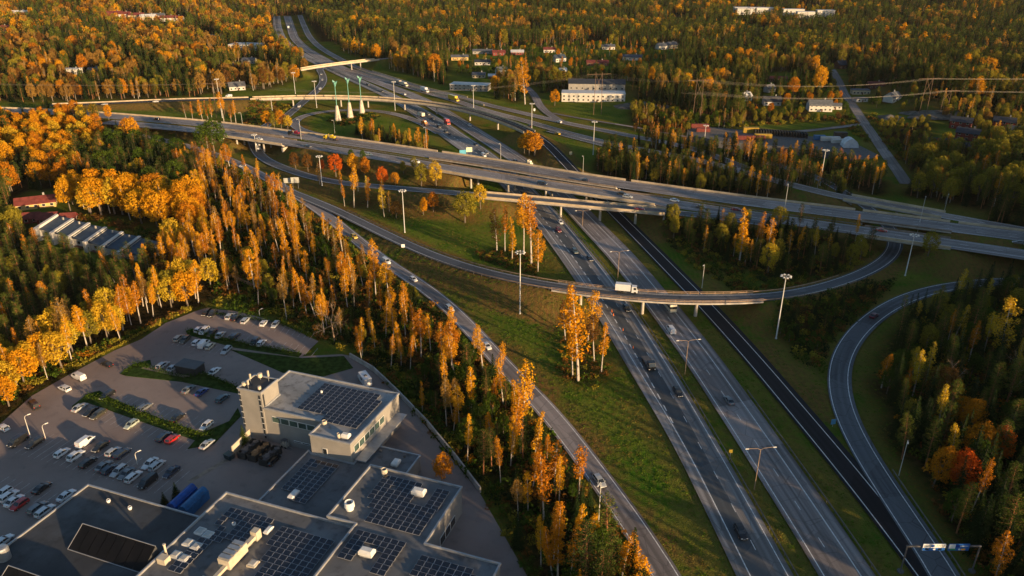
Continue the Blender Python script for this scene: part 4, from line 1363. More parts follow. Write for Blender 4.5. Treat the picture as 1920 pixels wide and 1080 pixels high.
mb.build("foot_frame", STEEL, root)
# chimney box at the main hall's left edge
root = thing("roof_stack", "cream roof box with thin yellow flue at the main hall's left edge", "flue", uv(11.2, -48.0, 6.06), BA)
mb = MB(); mb.box((0, 0, 0.7), (2.0, 1.6, 1.4)); mb.build("casing", LITUNIT, root)
mb = MB(); mb.lathe([(0.22, 0), (0.22, 3.0), (0.32, 3.05), (0.32, 3.3)], 8, (-0.6, 1.4, 0)); mb.build("flue", LITUNIT, root)
# antennas and drums on the tower
for k, (u, v, h, r_) in enumerate(((-5.9, 1.2, 1.5, 0.6), (-4.4, 0.9, 2.6, 0.3), (-5.4, 3.2, 3.0, 0.3), (-4.2, 5.6, 2.0, 0.62), (-1.6, 5.6, 3.4, 0.32), (-1.0, 1.0, 1.4, 0.45))):
    nm = ["short round drum antenna at the tower's left front corner", "tall thin panel antenna at the tower's front edge", "tall panel antenna at the tower's left rear", "wide round drum antenna at the tower's rear", "tall panel antenna at the tower's right rear", "short round drum antenna at the tower's right front corner"][k]
    root = thing("antenna", nm, "antenna", uv(u, v, 14.56), BA)
    mb = MB(); mb.tube((0, 0, 0), (0, 0, h), 0.07, 0.06, 6); mb.build("mast", STEEL, root)
    mb = MB()
    if r_ > 0.4:
        mb.lathe([(r_ * 0.7, h * 0.35), (r_, h * 0.45), (r_, h * 0.95), (r_ * 0.6, h)], 12)
    else:
        mb.box((0.12, 0, h * 0.72), (0.28, 0.42, h * 0.5))
    mb.build("radome", LITUNIT, root)
# big duct elbow at the bottom left
root = thing("ventilation_drum", "round metal ventilation drum with elbow duct on the dark hall's left edge", "ventilation", uv(-21.0, -57.5, 5.06), BA)
mb = MB(); mb.lathe([(1.3, 0), (1.3, 2.6), (1.1, 2.9), (0.6, 3.0)], 16); mb.build("drum", STEEL, root)
mb = MB(); mb.path_tube([(-0.5, 0, 1.2), (-2.6, -0.6, 1.4), (-4.2, -1.2, 0.9)], [0.8, 0.9, 0.9], 10); mb.build("duct", STEEL, root)
for k, (u, v) in enumerate(((-14.6, -37.0), (-8.3, -37.2))):
    drum(u, v, 5.06, 0.45, 0.7, ["small vent near the back edge of the dark roof, left one", "small vent near the back edge of the dark roof, right one"][k])

# boundary wall along the service road
def wall_line(pts, h, th, mat, label, name="boundary_wall", z=-0.2):
    P = [at(*p) for p in pts]
    mb = MB()
    for a, b in zip(P[:-1], P[1:]):
        d = b - a
        c = (a + b) / 2
        mb.box((c.x, c.y, z + (h - z) / 2), (d.length + th * 0.9, th, h - z), math.atan2(d.y, d.x))
    return mb.build(name, mat, label=label, category="wall")
wall_line([(657, 670), (700, 695), (745, 738), (800, 795), (855, 862), (900, 922)], 1.5, 0.4, CONCRETE, "pale concrete wall along the service road behind the office block")
wall_line([(402, 516), (440, 522), (480, 540), (520, 562)], 1.2, 0.15, plain("fence_wood", (0.30, 0.20, 0.12), 0.8), "wooden fence at the edge of the birch belt above the car park", "wooden_fence")
wall_line([(438, 856), (470, 824)], 3.2, 0.25, LITUNIT, "white screen wall beside the scrap containers at the tower's foot", "screen_wall")

# shelter in the car park
root = thing("car_park_shelter", "dark box shelter with flat roof on the grass strip in the car park", "shelter", at(358, 697), R(72))
mb = MB(); mb.box((0, 0, 1.3), (4.2, 7.2, 2.6)); mb.build("wall", plain("dark_boards", (0.03, 0.032, 0.035), 0.7), root)
mb = MB(); mb.box((0, 0, 2.72), (4.6, 7.6, 0.22)); mb.build("roof", plain("shelter_roof", (0.07, 0.085, 0.095), 0.6), root)
# containers and scrap by the tower
DARKC = plain("dark_container_paint", (0.035, 0.036, 0.035), 0.6, 0.3)
def container(px, py, rz, size, mat, label, name="container", z=0.0):
    p = at(px, py)
    root = thing(name, label, "container", (p.x, p.y, z), rz)
    w, l, h = size
    mb = MB()
    for x, y, sx, sy in ((-w / 2, 0, 0.12, l), (w / 2, 0, 0.12, l), (0, -l / 2, w, 0.12), (0, l / 2, w, 0.12)):
        mb.box((x, y, h / 2 + 0.15), (sx, sy, h))
    mb.box((0, 0, 0.25), (w - 0.1, l - 0.1, 0.2))
    mb.build("body", mat, root)
    rb = MB()
    k = max(3, int(l / 0.9))
    for i in range(k):
        for s_ in (-1, 1):
            rb.box((s_ * (w / 2 + 0.09), -l / 2 + (i + 0.5) * l / k, h / 2 + 0.15), (0.08, 0.14, h * 0.95))
    rb.build("rib", mat, root)
    return root
def fill(root, size, mat, name="load"):
    rng = np.random.default_rng(3)
    mb = MB()
    for _ in range(26):
        mb.box((rng.uniform(-.4, .4) * size[0], rng.uniform(-.42, .42) * size[1], size[2] * rng.uniform(0.6, 1.05)), (rng.uniform(0.3, 1.6), rng.uniform(0.3, 1.4), rng.uniform(0.1, 0.5)), rng.uniform(0, 3))
    mb.build(name, mat, root)
for px, py, l, fm in ((468, 848, "black scrap container next to the white screen wall", DARKSTEEL), (487, 853, "open container heaped with brown wood between two black ones", plain("scrap_wood", (0.30, 0.17, 0.08), 0.8, 0.4)), (508, 861, "black container nearest the low link building, with a pale box on top", DARKSTEEL)):
    fill(container(px, py, BA, (2.4, 6.2, 1.8), DARKC, l), (2.4, 6.2, 1.8), fm)
BLUE = plain("blue_container_paint", (0.012, 0.08, 0.32), 0.5, 0.25)
BLUE2 = plain("teal_blue_container_paint", (0.02, 0.13, 0.30), 0.5, 0.25)
for px, py, l, dz in ((345, 946, "long blue covered waste container, left one of the blue pair", 0), (366, 952, "blue covered waste container with teal end, right one of the pair", 0)):
    root = container(px, py, BA + R(2), (2.4, 7.4, 2.3), BLUE if px < 350 else BLUE2, l)
    mb = MB(); mb.prism([(-1.25, -3.7), (1.25, -3.7), (1.25, 3.7), (-1.25, 3.7)], 2.4, 2.5); mb.tube((0, -3.7, 2.35), (0, 3.7, 2.35), 1.0, 1.0, 10); mb.build("cover", BLUE if px < 350 else BLUE2, root)
p = at(431, 860)
root = thing("waste_bin", "dark teal wheeled bin in front of the white screen wall", "bin", (p.x, p.y, 0), R(60))
mb = MB(); mb.box((0, 0, 0.85), (1.6, 2.0, 1.2), taper=1.12); mb.build("body", plain("teal_plastic", (0.02, 0.04, 0.05), 0.5), root)
mb = MB(); mb.box((0, 0, 1.52), (1.85, 2.3, 0.14)); mb.build("lid", plain("teal_plastic", (0.02, 0.04, 0.05), 0.5), root)
for sx in (-.6, .6):
    for sy in (-.8, .8):
        mb = MB(); mb.tube((sx - .06, sy, 0.14), (sx + .06, sy, 0.14), 0.14, 0.14, 8); mb.build("wheel", DARKSTEEL, root)

# small conifers at the factory
for px, py, t, l in ((309, 945, 922, "small dark conifer left of the pair beside the blue containers"), (333, 938, 904, "taller dark conifer of the pair beside the blue containers"), (459, 836, 797, "olive conical conifer at the foot of the stair tower")):
    p = at(px, py); h = height_at(px, py, t)
    tr_, cr_ = near_tree("spruce", 1, "spruce" if px < 400 else "pine")
    ro = link("conifer", None, None, (p.x, p.y, 0), px * 0.1, (h / 15 * 1.5, h / 15 * 1.5, h / 15), label=l, category="tree")
    link("trunk", tr_, ro); link("crown", cr_, ro)

# parking bay lines
bays = MB()
def bay_row(p0, p1, n, length, ang):
    a, b = at(*p0), at(*p1)
    for k in range(n + 1):
        c = a.lerp(b, k / n)
        bays.face([(c.x + math.cos(ang) * t - math.sin(ang) * s, c.y + math.sin(ang) * t + math.cos(ang) * s, 0.008) for t, s in ((-length / 2, -0.06), (length / 2, -0.06), (length / 2, 0.06), (-length / 2, 0.06))])
AV = BA + math.pi / 2
bay_row((205, 745), (395, 800), 17, 4.8, AV)
bay_row((165, 770), (360, 835), 17, 4.8, AV)
bay_row((60, 830), (330, 905), 22, 9.6, AV)
bay_row((0, 905), (120, 945), 9, 4.8, AV)
bay_row((330, 640), (430, 662), 10, 4.8, R(80))
bay_row((375, 618), (590, 660), 19, 4.8, R(80))
bay_row((395, 588), (585, 630), 18, 4.8, R(85))
bays.build("bay_marking", plain("bay_paint", (0.42, 0.40, 0.38), 0.7, 0.4, 1.5), lot_o)
band = MB(); a, b = at(352, 905), at(432, 858)
d = (b - a).normalized(); nn = Vector((-d.y, d.x, 0)) * 0.7
band.face([tuple(a - nn) [:2] + (0.006,), tuple(b - nn)[:2] + (0.006,), tuple(b + nn)[:2] + (0.006,), tuple(a + nn)[:2] + (0.006,)])
band.build("walkway_marking", plain("walkway_band", (0.26, 0.20, 0.15), 0.8, 0.25), lot_o)
# ------------------------------------------------------------------ lighting masts, lamps, signs
MASTP = plain("mast_steel", (0.55, 0.54, 0.50), 0.5, 0.08, 0.5, 0.4)
LAMPW = plain("lamp_housing", (0.62, 0.61, 0.58), 0.4, 0.08, 0.6, 0.4)
def base_point(px, py):
    z = 0.0
    for _ in range(4):
        p = at(px, py, z)
        z = float(ground_z(p.x, p.y))
    return Vector((p.x, p.y, z))

def high_mast(px, py, top, label, crown=True, r=0.22, h=None):
    b = base_point(px, py)
    h = h or height_at(px, py, top, b.z)
    root = thing("high_mast_light", label, "light mast", b)
    mb = MB(); mb.lathe([(r * 1.6, -0.3), (r * 1.6, 0.3), (r, 0.35), (r * 0.55, h - 0.3), (r * 0.4, h)], 10); mb.build("pole", MASTP, root, smooth=True)
    if crown:
        mb = MB()
        n = 14
        for i in range(n):
            a, c = 2 * math.pi * i / n, 2 * math.pi * (i + 1) / n
            mb.tube((1.25 * math.cos(a), 1.25 * math.sin(a), h - 0.1), (1.25 * math.cos(c), 1.25 * math.sin(c), h - 0.1), 0.06, 0.06, 4)
        for i in range(4):
            a = math.pi * i / 2
            mb.tube((0, 0, h - 0.1), (1.25 * math.cos(a), 1.25 * math.sin(a), h - 0.1), 0.05, 0.05, 4)
        mb.build("ring", STEEL, root)
        lm = MB(); lm.box((0, 0, 0), (0.75, 0.5, 0.3), taper=0.7); lme = lm.mesh("floodlight", [LAMPW])
        for i in range(8):
            a = 2 * math.pi * i / 8
            link("floodlight", lme, root, (1.45 * math.cos(a), 1.45 * math.sin(a), h - 0.15), a)
    return root

high_mast(975, 578, 464, "tallest light mast, standing on the slope below the ramp, nearest the camera")
high_mast(1455, 635, 517, "light mast on the shaded bank right of the ramp bridge")
high_mast(1697, 517, 440, "light mast beside the underpass of the main road")
high_mast(759, 436, 357, "light mast on the meadow left of the two round trees")
high_mast(604, 347, 292, "light mast between the red maple and the birch belt")
high_mast(481, 285, 252, "light mast in front of the small main road bridge")
high_mast(997, 240, 194, "light mast at the flyover near the side street junction")
high_mast(1112, 290, 228, "light mast left of the pine strip beyond the main road")
high_mast(1320, 271, 235, "light mast beside the storage yard's left end")
high_mast(1537, 348, 281, "light mast behind the pine strip below the storage yard")
high_mast(741, 207, 153, "light mast between the sculptures and the yellow lorry")
high_mast(888, 203, 160, "light mast beside the white-roofed shed")
high_mast(417, 221, 148, "light mast rising from the birch row on the western meadow")
high_mast(554, 176, 136, "light mast among trees left of the winding link road")
high_mast(594, 202, 152, "light mast by the flyover's western span")
high_mast(511, 210, 185, "light mast behind the flyover's western abutment")
high_mast(460, 345, 310, "light mast hidden among the birches by the slip road start")

def slim_lamp(px, py, top, label, arm=1.6, arms=1, ang=0.0, h=None):
    b = base_point(px, py)
    h = h or height_at(px, py, top, b.z)
    root = thing("street_lamp", label, "street lamp", b, ang)
    mb = MB(); mb.path_tube([(0, 0, -0.3), (0, 0, h * 0.9), (0, 0, h)], [0.11, 0.08, 0.06], 6); mb.build("pole", MASTP if arms == 1 else RUSTY, root)
    for s in ((1,) if arms == 1 else (1, -1)):
        mb = MB(); mb.path_tube([(0, 0, h - 0.1), (s * arm * 0.25, 0, h + 0.35), (s * arm, 0, h + 0.5)], [0.06, 0.055, 0.05], 5); mb.build("arm", MASTP if arms == 1 else RUSTY, root)
        mb = MB(); mb.box((s * (arm + 0.35), 0, h + 0.5), (0.9, 0.32, 0.16), taper=0.8); mb.build("lamp_head", LAMPW, root)
    return root

def along(key, px, py):
    r = ROADS[key]; i = nearest(r, px, py)
    return math.atan2(r.T[i][1], r.T[i][0]) - math.pi / 2
md = "double-armed lamp on the motorway median, "
for px, py, t, w_ in ((1414, 918, 843, "nearest, in front of the black car"), (1284, 702, 640, "second nearest, behind the white van"), (1158, 525, 473, "third, just behind the ramp bridge"), (1092, 425, 396, "fourth, below the narrow slip bridge")):
    slim_lamp(px, py, t, md + w_, 3.0, 2, along("motorway_east", px, py))
for px, py, t, l in ((1685, 892, 826, "single-armed lamp at the edge of the shaded wood beside the loop"), (1316, 540, 497, "thin lamp on the grass beside the fresh asphalt"), (1093, 324, 293, "double-headed lamp by the fresh asphalt beyond the main road"), (939, 320, 270, "lamp on the main road median over the motorway"), (1470, 398, 347, "lamp on the main road median by the triangle wood"), (1720, 436, 368, "tall lamp between the carriageways by the underpass"), (1770, 398, 364, "lamp behind the slip road bridge at the dark wood"), (800, 285, 240, "lamp at the end of the birch row on the loop meadow"), (565, 262, 224, "lamp by the clump at the main road's first bridge"), (458, 255, 212, "lamp on the main road median near its first bridge"), (628, 250, 226, "lamp at the meadow below the left sculpture"), (1122, 985, 905, "lamp beside the silver estate car on the slip road")):
    slim_lamp(px, py, t, l, 1.4, 1, along("main_road_south", px, py))
for px, py, t, l in ((58, 822, 783, "car park lamp post with two heads at the left edge"), (86, 824, 800, "thin car park lamp next to the two black cars"), (258, 872, 852, "thin lamp between the two middle parking rows"), (487, 592, 583, "small white box lamp behind the top parking row")):
    slim_lamp(px, py, t, l, 0.8, 1, 0.8)

# road signs
SIGNB = plain("sign_blue", (0.02, 0.12, 0.42), 0.4, 0.1)
SIGNW = plain("sign_white", (0.75, 0.77, 0.78), 0.4, 0.05)
SIGNY = plain("sign_orange", (0.75, 0.40, 0.03), 0.4, 0.05)
SIGNG = plain("sign_grey_back", (0.42, 0.43, 0.40), 0.5, 0.1)
# overhead gantry: anchors at the two concrete feet, beam across the merging roads
g0, g1 = base_point(1688, 1072), base_point(1822, 1072)
gz = height_at(1688, 1072, 1024, g0.z)
root = thing("sign_gantry", "overhead sign gantry with two blue direction signs across the merging roads", "road sign", g0, math.atan2(g1.y - g0.y, g1.x - g0.x))
gl = (g1 - g0).length
for x in (0, gl):
    mb = MB(); mb.lathe([(0.7, -0.2), (0.7, 0.35), (0.16, 0.4), (0.15, gz)], 8, (x, 0, 0)); mb.build("post", DARKSTEEL, root)
mb = MB(); mb.box((gl / 2, 0, gz), (gl + 0.4, 0.3, 0.34)); mb.build("beam", DARKSTEEL, root)
def overhead(x, w, h, blue, label):
    s = link("sign_board", None, root, (x, -0.4, gz + 0.1), 0, (0.82, 1, 0.74), label=label)
    mb = MB(); mb.box((0, 0, 0), (w, 0.12, h)); b_ = mb.build("board", SIGNB if blue else SIGNW, s)
    def bit(cx, cz, sw, sh_, m, n="lettering"):
        q = MB(); q.box((cx, -0.085, cz), (sw, 0.03, sh_)); q.build(n, m, s)
    def disc(cx, cz, r_, m):
        q = MB(); q.tube((cx, -0.075, cz), (cx, -0.105, cz), r_, r_, 14); q.build("emblem", m, s)
    return bit, disc
hb = 2.3
bit, disc = overhead(gl * 0.35, 5.6, hb, False, "white and blue direction board, the left of two")
bit(0, -0.62, 5.5, 0.95, SIGNB); bit(-1.7, -0.6, 0.9, 0.6, SIGNY); bit(1.5, -0.6, 0.95, 0.6, SIGNY); disc(0.1, -0.6, 0.36, SIGNW); disc(-0.4, 0.55, 0.45, SIGNB)
for k in range(5):
    bit(-2.4 + k * 0.38, 0.75, 0.2, 0.34, SIGNG); bit(0.7 + k * 0.42, 0.75, 0.22, 0.34, SIGNG); bit(-2.4 + k * 0.38, 0.2, 0.2, 0.3, SIGNG); bit(0.7 + k * 0.42, 0.2, 0.22, 0.3, SIGNG)
bit, disc = overhead(gl * 0.69, 5.2, hb, True, "blue direction board, the right of two")
bit(-1.75, 0.35, 1.6, 1.5, SIGNW); disc(-0.4, 0.5, 0.5, plain("sign_dark_blue", (0.01, 0.05, 0.3), 0.4)); bit(-1.4, -0.7, 1.4, 0.5, plain("sign_green", (0.05, 0.35, 0.12), 0.4)); bit(1.2, -0.7, 1.0, 0.5, SIGNY); disc(0.2, -0.7, 0.3, SIGNW)
for k in range(6):
    bit(0.4 + k * 0.34, 0.45, 0.18, 0.32, SIGNW)
# two-legged direction boards
def board(px, py, w, h, z, mat, label, ang=0.0, legs=2):
    b = base_point(px, py)
    root = thing("road_sign", label, "road sign", b, ang)
    for x in ((-w * 0.32, w * 0.32) if legs == 2 else (0,)):
        mb = MB(); mb.tube((x, 0.06, -0.2), (x, 0.06, z + h * 0.9), 0.07, 0.07, 6); mb.build("leg", STEEL, root)
    mb = MB(); mb.box((0, 0, z + h / 2), (w, 0.06, h)); mb.build("panel", mat, root)
    return root
board(868, 293, 4.0, 2.6, 1.2, plain("sign_sky_blue", (0.10, 0.38, 0.55), 0.4), "pale blue direction sign beside the motorway behind the main road", 0.2)
board(880, 291, 3.6, 2.8, 2.0, plain("sign_pale_green", (0.60, 0.66, 0.48), 0.5), "pale green sign panel right of the blue direction sign", 0.2)
board(540, 352, 3.6, 2.6, 2.6, SIGNG, "grey sign back on posts among the golden birches, left one", 0.1)
board(555, 354, 4.2, 3.0, 3.2, SIGNG, "grey sign back on posts among the golden birches, right one", 0.1)
board(1561, 800, 1.4, 1.6, 0.8, plain("sign_light_blue", (0.10, 0.30, 0.50), 0.4), "small light blue sign at the nose of the loop road", 0.2, 1)
board(1368, 862, 0.9, 0.9, 2.2, plain("sign_yellow", (0.62, 0.42, 0.05), 0.4), "small yellow round-topped sign on the motorway median", 0, 1)
board(756, 466, 1.4, 1.4, 0.5, SIGNW, "small white board beside the ramp on the meadow", 0.1, 1)
board(1070, 292, 1.6, 1.8, 0.6, plain("sign_cream", (0.60, 0.55, 0.35), 0.5), "small cream sign on the grass beside the fresh asphalt", 0.1, 1)
board(1002, 210, 1.2, 1.8, 0.8, SIGNW, "white sign on the traffic island at the side street junction", 0, 1)

# ------------------------------------------------------------------ the three sculptures in the loop
TEAL = plain("teal_metal", (0.13, 0.33, 0.29), 0.45, 0.12, 0.6, 0.4)
CONE = plain("sculpture_stone", (0.50, 0.44, 0.36), 0.8, 0.2, 0.5)
for px, py, ct, tt, l in ((634, 228, 198, 152, "left of three teal funnel sculptures on pale cones in the loop meadow"), (657, 222, 192, 147, "middle of three teal funnel sculptures on pale cones"), (679, 214, 188, 144, "right and tallest of three teal funnel sculptures on pale cones")):
    b = base_point(px, py)
    hc = height_at(px, py, ct, b.z); ht = height_at(px, py, tt, b.z)
    root = thing("sculpture", l, "sculpture", b)
    mb = MB(); mb.lathe([(2.6, -0.4), (2.5, 0.2), (0.95, hc)], 12); mb.build("base", CONE, root, smooth=False)
    mb = MB(); mb.tube((0, 0, hc - 0.2), (0, 0, ht - 4.0), 0.3, 0.22, 8); mb.build("stem", TEAL, root)
    mb = MB()
    for k in range(3):
        a = 2 * math.pi * k / 3 + 0.5
        c_ = 2 * math.pi * (k + 1) / 3 + 0.5
        p1 = (1.9 * math.cos(a), 1.9 * math.sin(a), ht + 0.8 * math.sin(k * 2)); p2 = (1.9 * math.cos(c_), 1.9 * math.sin(c_), ht + 0.8 * math.sin((k + 1) * 2))
        mb.face([(0.1 * math.cos(a), 0.1 * math.sin(a), ht - 4.6), p1, (1.3 * math.cos((a + c_) / 2), 1.3 * math.sin((a + c_) / 2), ht - 0.6)])
        mb.face([(0.1 * math.cos(a), 0.1 * math.sin(a), ht - 4.6), (1.3 * math.cos((a + c_) / 2), 1.3 * math.sin((a + c_) / 2), ht - 0.6), p2])
    o = mb.build("funnel", TEAL, root)
    sd = o.modifiers.new("thick", 'SOLIDIFY'); sd.thickness = 0.1

# ------------------------------------------------------------------ houses
ROOFC = {"grey": plain("grey_roof_tiles", (0.10, 0.11, 0.125), 0.7, 0.2), "red": plain("red_roof_tiles", (0.17, 0.04, 0.032), 0.8, 0.25), "dark": plain("dark_roof_tiles", (0.035, 0.042, 0.055), 0.7, 0.2), "blue": plain("blue_grey_roof", (0.05, 0.07, 0.095), 0.6, 0.2), "white": plain("white_roof", (0.55, 0.56, 0.56), 0.6, 0.12)}
WALLC = {"white": plain("white_render", (0.54, 0.52, 0.48), 0.8, 0.08), "cream": plain("cream_render", (0.52, 0.44, 0.30), 0.8, 0.08), "red": plain("red_boards", (0.19, 0.03, 0.024), 0.8, 0.2), "yellow": plain("yellow_render", (0.55, 0.38, 0.14), 0.8, 0.1), "grey": plain("grey_render", (0.30, 0.29, 0.27), 0.8, 0.1), "brown": plain("brown_boards", (0.13, 0.06, 0.04), 0.8, 0.2)}
HOUSES = []
def house(px, py, ang, L, W, eave, ridge, wall, roof, label, chimney=True, flat=False, name="house", nwin=4, dz=0.0):
    b = base_point(px, py)
    root = thing(name, label, "house" if name != "warehouse" else "building", (b.x, b.y, b.z - 0.2 + dz), R(ang))
    HOUSES.append((b.x, b.y, max(L, W) / 2, 14 + b.y * 0.035))
    wm, rm = WALLC[wall], ROOFC[roof]
    mb = MB(); x, y = L / 2, W / 2
    if flat:
        mb.box((0, 0, eave / 2), (L, W, eave)); mb.build("wall", wm, root)
        mb = MB(); mb.box((0, 0, eave + 0.2), (L + 0.5, W + 0.5, 0.35)); ro = mb.build("roof", rm, root)
    else:
        mb.v = [(-x, -y, 0), (x, -y, 0), (x, y, 0), (-x, y, 0), (-x, -y, eave), (x, -y, eave), (x, y, eave), (-x, y, eave), (-x, 0, ridge), (x, 0, ridge)]
        mb.f = [(0, 1, 5, 4), (2, 3, 7, 6), (1, 2, 6, 9, 5), (3, 0, 4, 8, 7)]; mb.m = [0] * 4
        mb.build("wall", wm, root)
        mb = MB(); t = 0.25; ox, oy = x + 0.5, y + 0.6
        ez = eave - 0.6 * (ridge - eave) / y + 0.08
        mb.v = [(-ox, -oy, ez), (ox, -oy, ez), (ox, 0, ridge + 0.1), (-ox, 0, ridge + 0.1), (ox, oy, ez), (-ox, oy, ez)]
        mb.v += [(p[0], p[1], p[2] + t) for p in mb.v]
        mb.f = [(0, 3, 2, 1), (3, 5, 4, 2), (6, 7, 8, 9), (9, 8, 10, 11), (0, 1, 7, 6), (4, 5, 11, 10), (1, 2, 8, 7), (2, 4, 10, 8), (5, 3, 9, 11), (3, 0, 6, 9)]; mb.m = [0] * 10
        ro = mb.build("roof", rm, root)
    if chimney:
        mb = MB(); mb.box((L * 0.22, 0.3 if flat else W * 0.12, (eave if flat else ridge) + 0.5), (0.8, 0.8, 1.8)); mb.build("chimney", WALLC["grey"], ro)
    nst = 2 if eave > 4.5 else 1
    ww = min(1.5, L / (nwin * 1.6))
    fm = MB(); fm.box((0, 0, 0), (ww, 0.1, 1.35)); fme = fm.mesh("window", [WALLC["white"]])
    gm_ = MB(); gm_.box((0, 0, 0), (ww - 0.24, 0.05, 1.1)); gme = gm_.mesh("pane", [GLASS])
    for s in range(nst):
        for k in range(nwin):
            wx = -L / 2 + L * (k + 0.5) / nwin
            o = link("window", fme, root, (wx, -y - 0.04, 1.7 + s * 2.8)); link("pane", gme, o, (0, -0.05, 0))
        for k in (-1, 1):
            o = link("window", fme, root, (x + 0.04, k * W * 0.22, 1.7 + s * 2.8), R(90)); link("pane", gme, o, (0, -0.05, 0))
    mb = MB(); mb.box((L * 0.06, -y - 0.05, 1.05), (1.0, 0.1, 2.1)); mb.build("door", WALLC["brown"], root)
    return root

house(70, 387, 24, 17, 8, 2.9, 5.2, "yellow", "red", "yellow bungalow with dark red roof above the terraced houses", nwin=5)
house(62, 415, 14, 7, 6, 2.6, 4.4, "red", "red", "small red-roofed shed, leftmost of three behind the terraced houses", False, nwin=2)
house(92, 416, 14, 8, 6, 2.6, 4.6, "red", "red", "red-roofed shed, middle and largest of three behind the terraced houses", False, nwin=2)
house(131, 416, 14, 6, 5, 2.6, 4.4, "red", "red", "small red-roofed shed, rightmost of three behind the terraced houses", False, nwin=2)

# terraced houses: white stepped walls between dark blue shed roofs
ta, tb = at(74, 449), at(246, 487)
tdir = math.atan2(tb.y - ta.y, tb.x - ta.x)
TW = (tb - ta).length / 5.2
for k in range(6):
    c = ta.lerp(tb, (k + 0.25) / 5.6)
    nm = ["first", "second", "third", "fourth", "fifth", "sixth"][k]
    root = thing("terraced_house", "white terraced house with dark blue sloping roof, %s from the red sheds end" % nm, "house", (c.x, c.y, base_point(83, 452).z + 2.0 - 0.5 * k), tdir)
    HOUSES.append((c.x + 3, c.y, TW * 0.6, 17.0))
    Wd, Dp = TW, 9.0
    mb = MB(); mb.v = [(0.3, 0, -4), (Wd - 0.1, 0, -4), (Wd - 0.1, Dp, -4), (0.3, Dp, -4), (0.3, 0, 3.2), (Wd - 0.1, 0, 3.2), (Wd - 0.1, Dp, 5.6), (0.3, Dp, 5.6)]
    mb.f = [(0, 1, 5, 4), (1, 2, 6, 5), (2, 3, 7, 6), (3, 0, 4, 7)]; mb.m = [0] * 4
    mb.build("wall", WALLC["white"], root)
    mb = MB(); mb.v = [(0.25, -0.7, 3.05), (Wd - 0.05, -0.7, 3.05), (Wd - 0.05, Dp + 0.3, 5.72), (0.25, Dp + 0.3, 5.72)]; mb.v += [(a, b, c_ + 0.25) for a, b, c_ in mb.v]
    mb.f = [(3, 2, 1, 0), (4, 5, 6, 7), (0, 1, 5, 4), (1, 2, 6, 5), (2, 3, 7, 6), (3, 0, 4, 7)]; mb.m = [0] * 6
    mb.build("roof", ROOFC["blue"], root)
    mb = MB(); mb.v = [(-1.3, -2.2, -4), (0.2, -2.2, -4), (0.2, Dp + 0.4, -4), (-1.3, Dp + 0.4, -4), (-1.3, -2.2, 3.9), (0.2, -2.2, 3.9), (0.2, Dp + 0.4, 6.8), (-1.3, Dp + 0.4, 6.8)]
    mb.f = [(3, 2, 1, 0), (4, 5, 6, 7), (0, 1, 5, 4), (1, 2, 6, 5), (2, 3, 7, 6), (3, 0, 4, 7)]; mb.m = [0] * 6
    mb.build("party_wall", WALLC["white"], root)
    for wx, wz, w_ in ((Wd * 0.32, 1.5, 1.6), (Wd * 0.72, 1.5, 1.3)):
        fm = MB(); fm.box((wx, -0.04, wz), (w_, 0.1, 1.4)); o = fm.build("window", WALLC["white"], root)
        fm = MB(); fm.box((wx, -0.1, wz), (w_ - 0.2, 0.06, 1.2)); fm.build("pane", GLASS, o)
    mb = MB(); mb.box((Wd * 0.55, -0.9, 0.0), (Wd * 0.75, 1.6, 0.15)); mb.build("balcony", WALLC["brown"], root)
    mb = MB(); mb.box((Wd * 0.5, Dp * 0.85, 6.1), (0.6, 0.6, 1.1)); mb.build("chimney", WALLC["grey"], root)

# houses on the slope at the right
house(1535, 207, -4, 17, 9, 4.8, 8.0, "white", "grey", "large white house with grey roof and gabled window bay above the storage yard", nwin=5)
b = base_point(1535, 207)
house(1562, 204, -4, 11, 6, 2.8, 4.4, "white", "grey", "low white side wing right of the large white house", False, nwin=3)
house(1446, 196, -6, 13, 8, 3.4, 6.4, "white", "dark", "white house with black roof left of the large white house", nwin=3)
house(1397, 188, 30, 8, 7, 4.0, 6.5, "white", "white", "small white house behind a golden bush at the forest edge", nwin=2)
house(1442, 172, 30, 8, 6, 3.4, 6.0, "white", "grey", "small white gable peeping out behind the black-roofed house", nwin=2)
house(1672, 188, 35, 12, 8, 4.2, 7.2, "white", "grey", "white gabled house at the top of the hill street", nwin=3)
house(1612, 176, -4, 14, 7, 3.6, 4.0, "cream", "grey", "long pale flat house left of the white gabled one at the hill street", False, True, nwin=5)
house(1612, 190, 10, 10, 6, 2.8, 3.2, "white", "grey", "low white garage at the top of the hill street", False, True, nwin=2)
house(1640, 165, -4, 13, 8, 3.2, 5.4, "brown", "red", "brown house with reddish roof behind the hill street garages", nwin=3)
house(1575, 128, 20, 10, 9, 4.2, 7.6, "brown", "dark", "dark red-brown gabled house alone in the conifers", nwin=2)
house(1455, 152, 0, 18, 7, 2.8, 4.4, "brown", "red", "long low brown house with red roof under the power lines", False, nwin=5)
house(1812, 262, -35, 13, 9, 5.2, 7.6, "red", "dark", "front red house with dark sloping roof on the right", nwin=3)
house(1800, 240, -35, 13, 9, 5.2, 7.6, "red", "dark", "rear red house behind the front red one on the right", nwin=3)
house(1905, 258, -30, 13, 9, 5.2, 7.6, "red", "dark", "front red house at the right edge", nwin=3)
house(1880, 240, -30, 13, 9, 5.2, 7.6, "red", "dark", "rear red house at the right edge", nwin=3)
house(1768, 275, -8, 20, 7, 3.0, 5.4, "brown", "dark", "long low dark-roofed house below the red houses", False, nwin=6)
house(1815, 283, -8, 14, 7, 2.8, 5.0, "brown", "dark", "small dark garage building below the front red house", False, nwin=3)
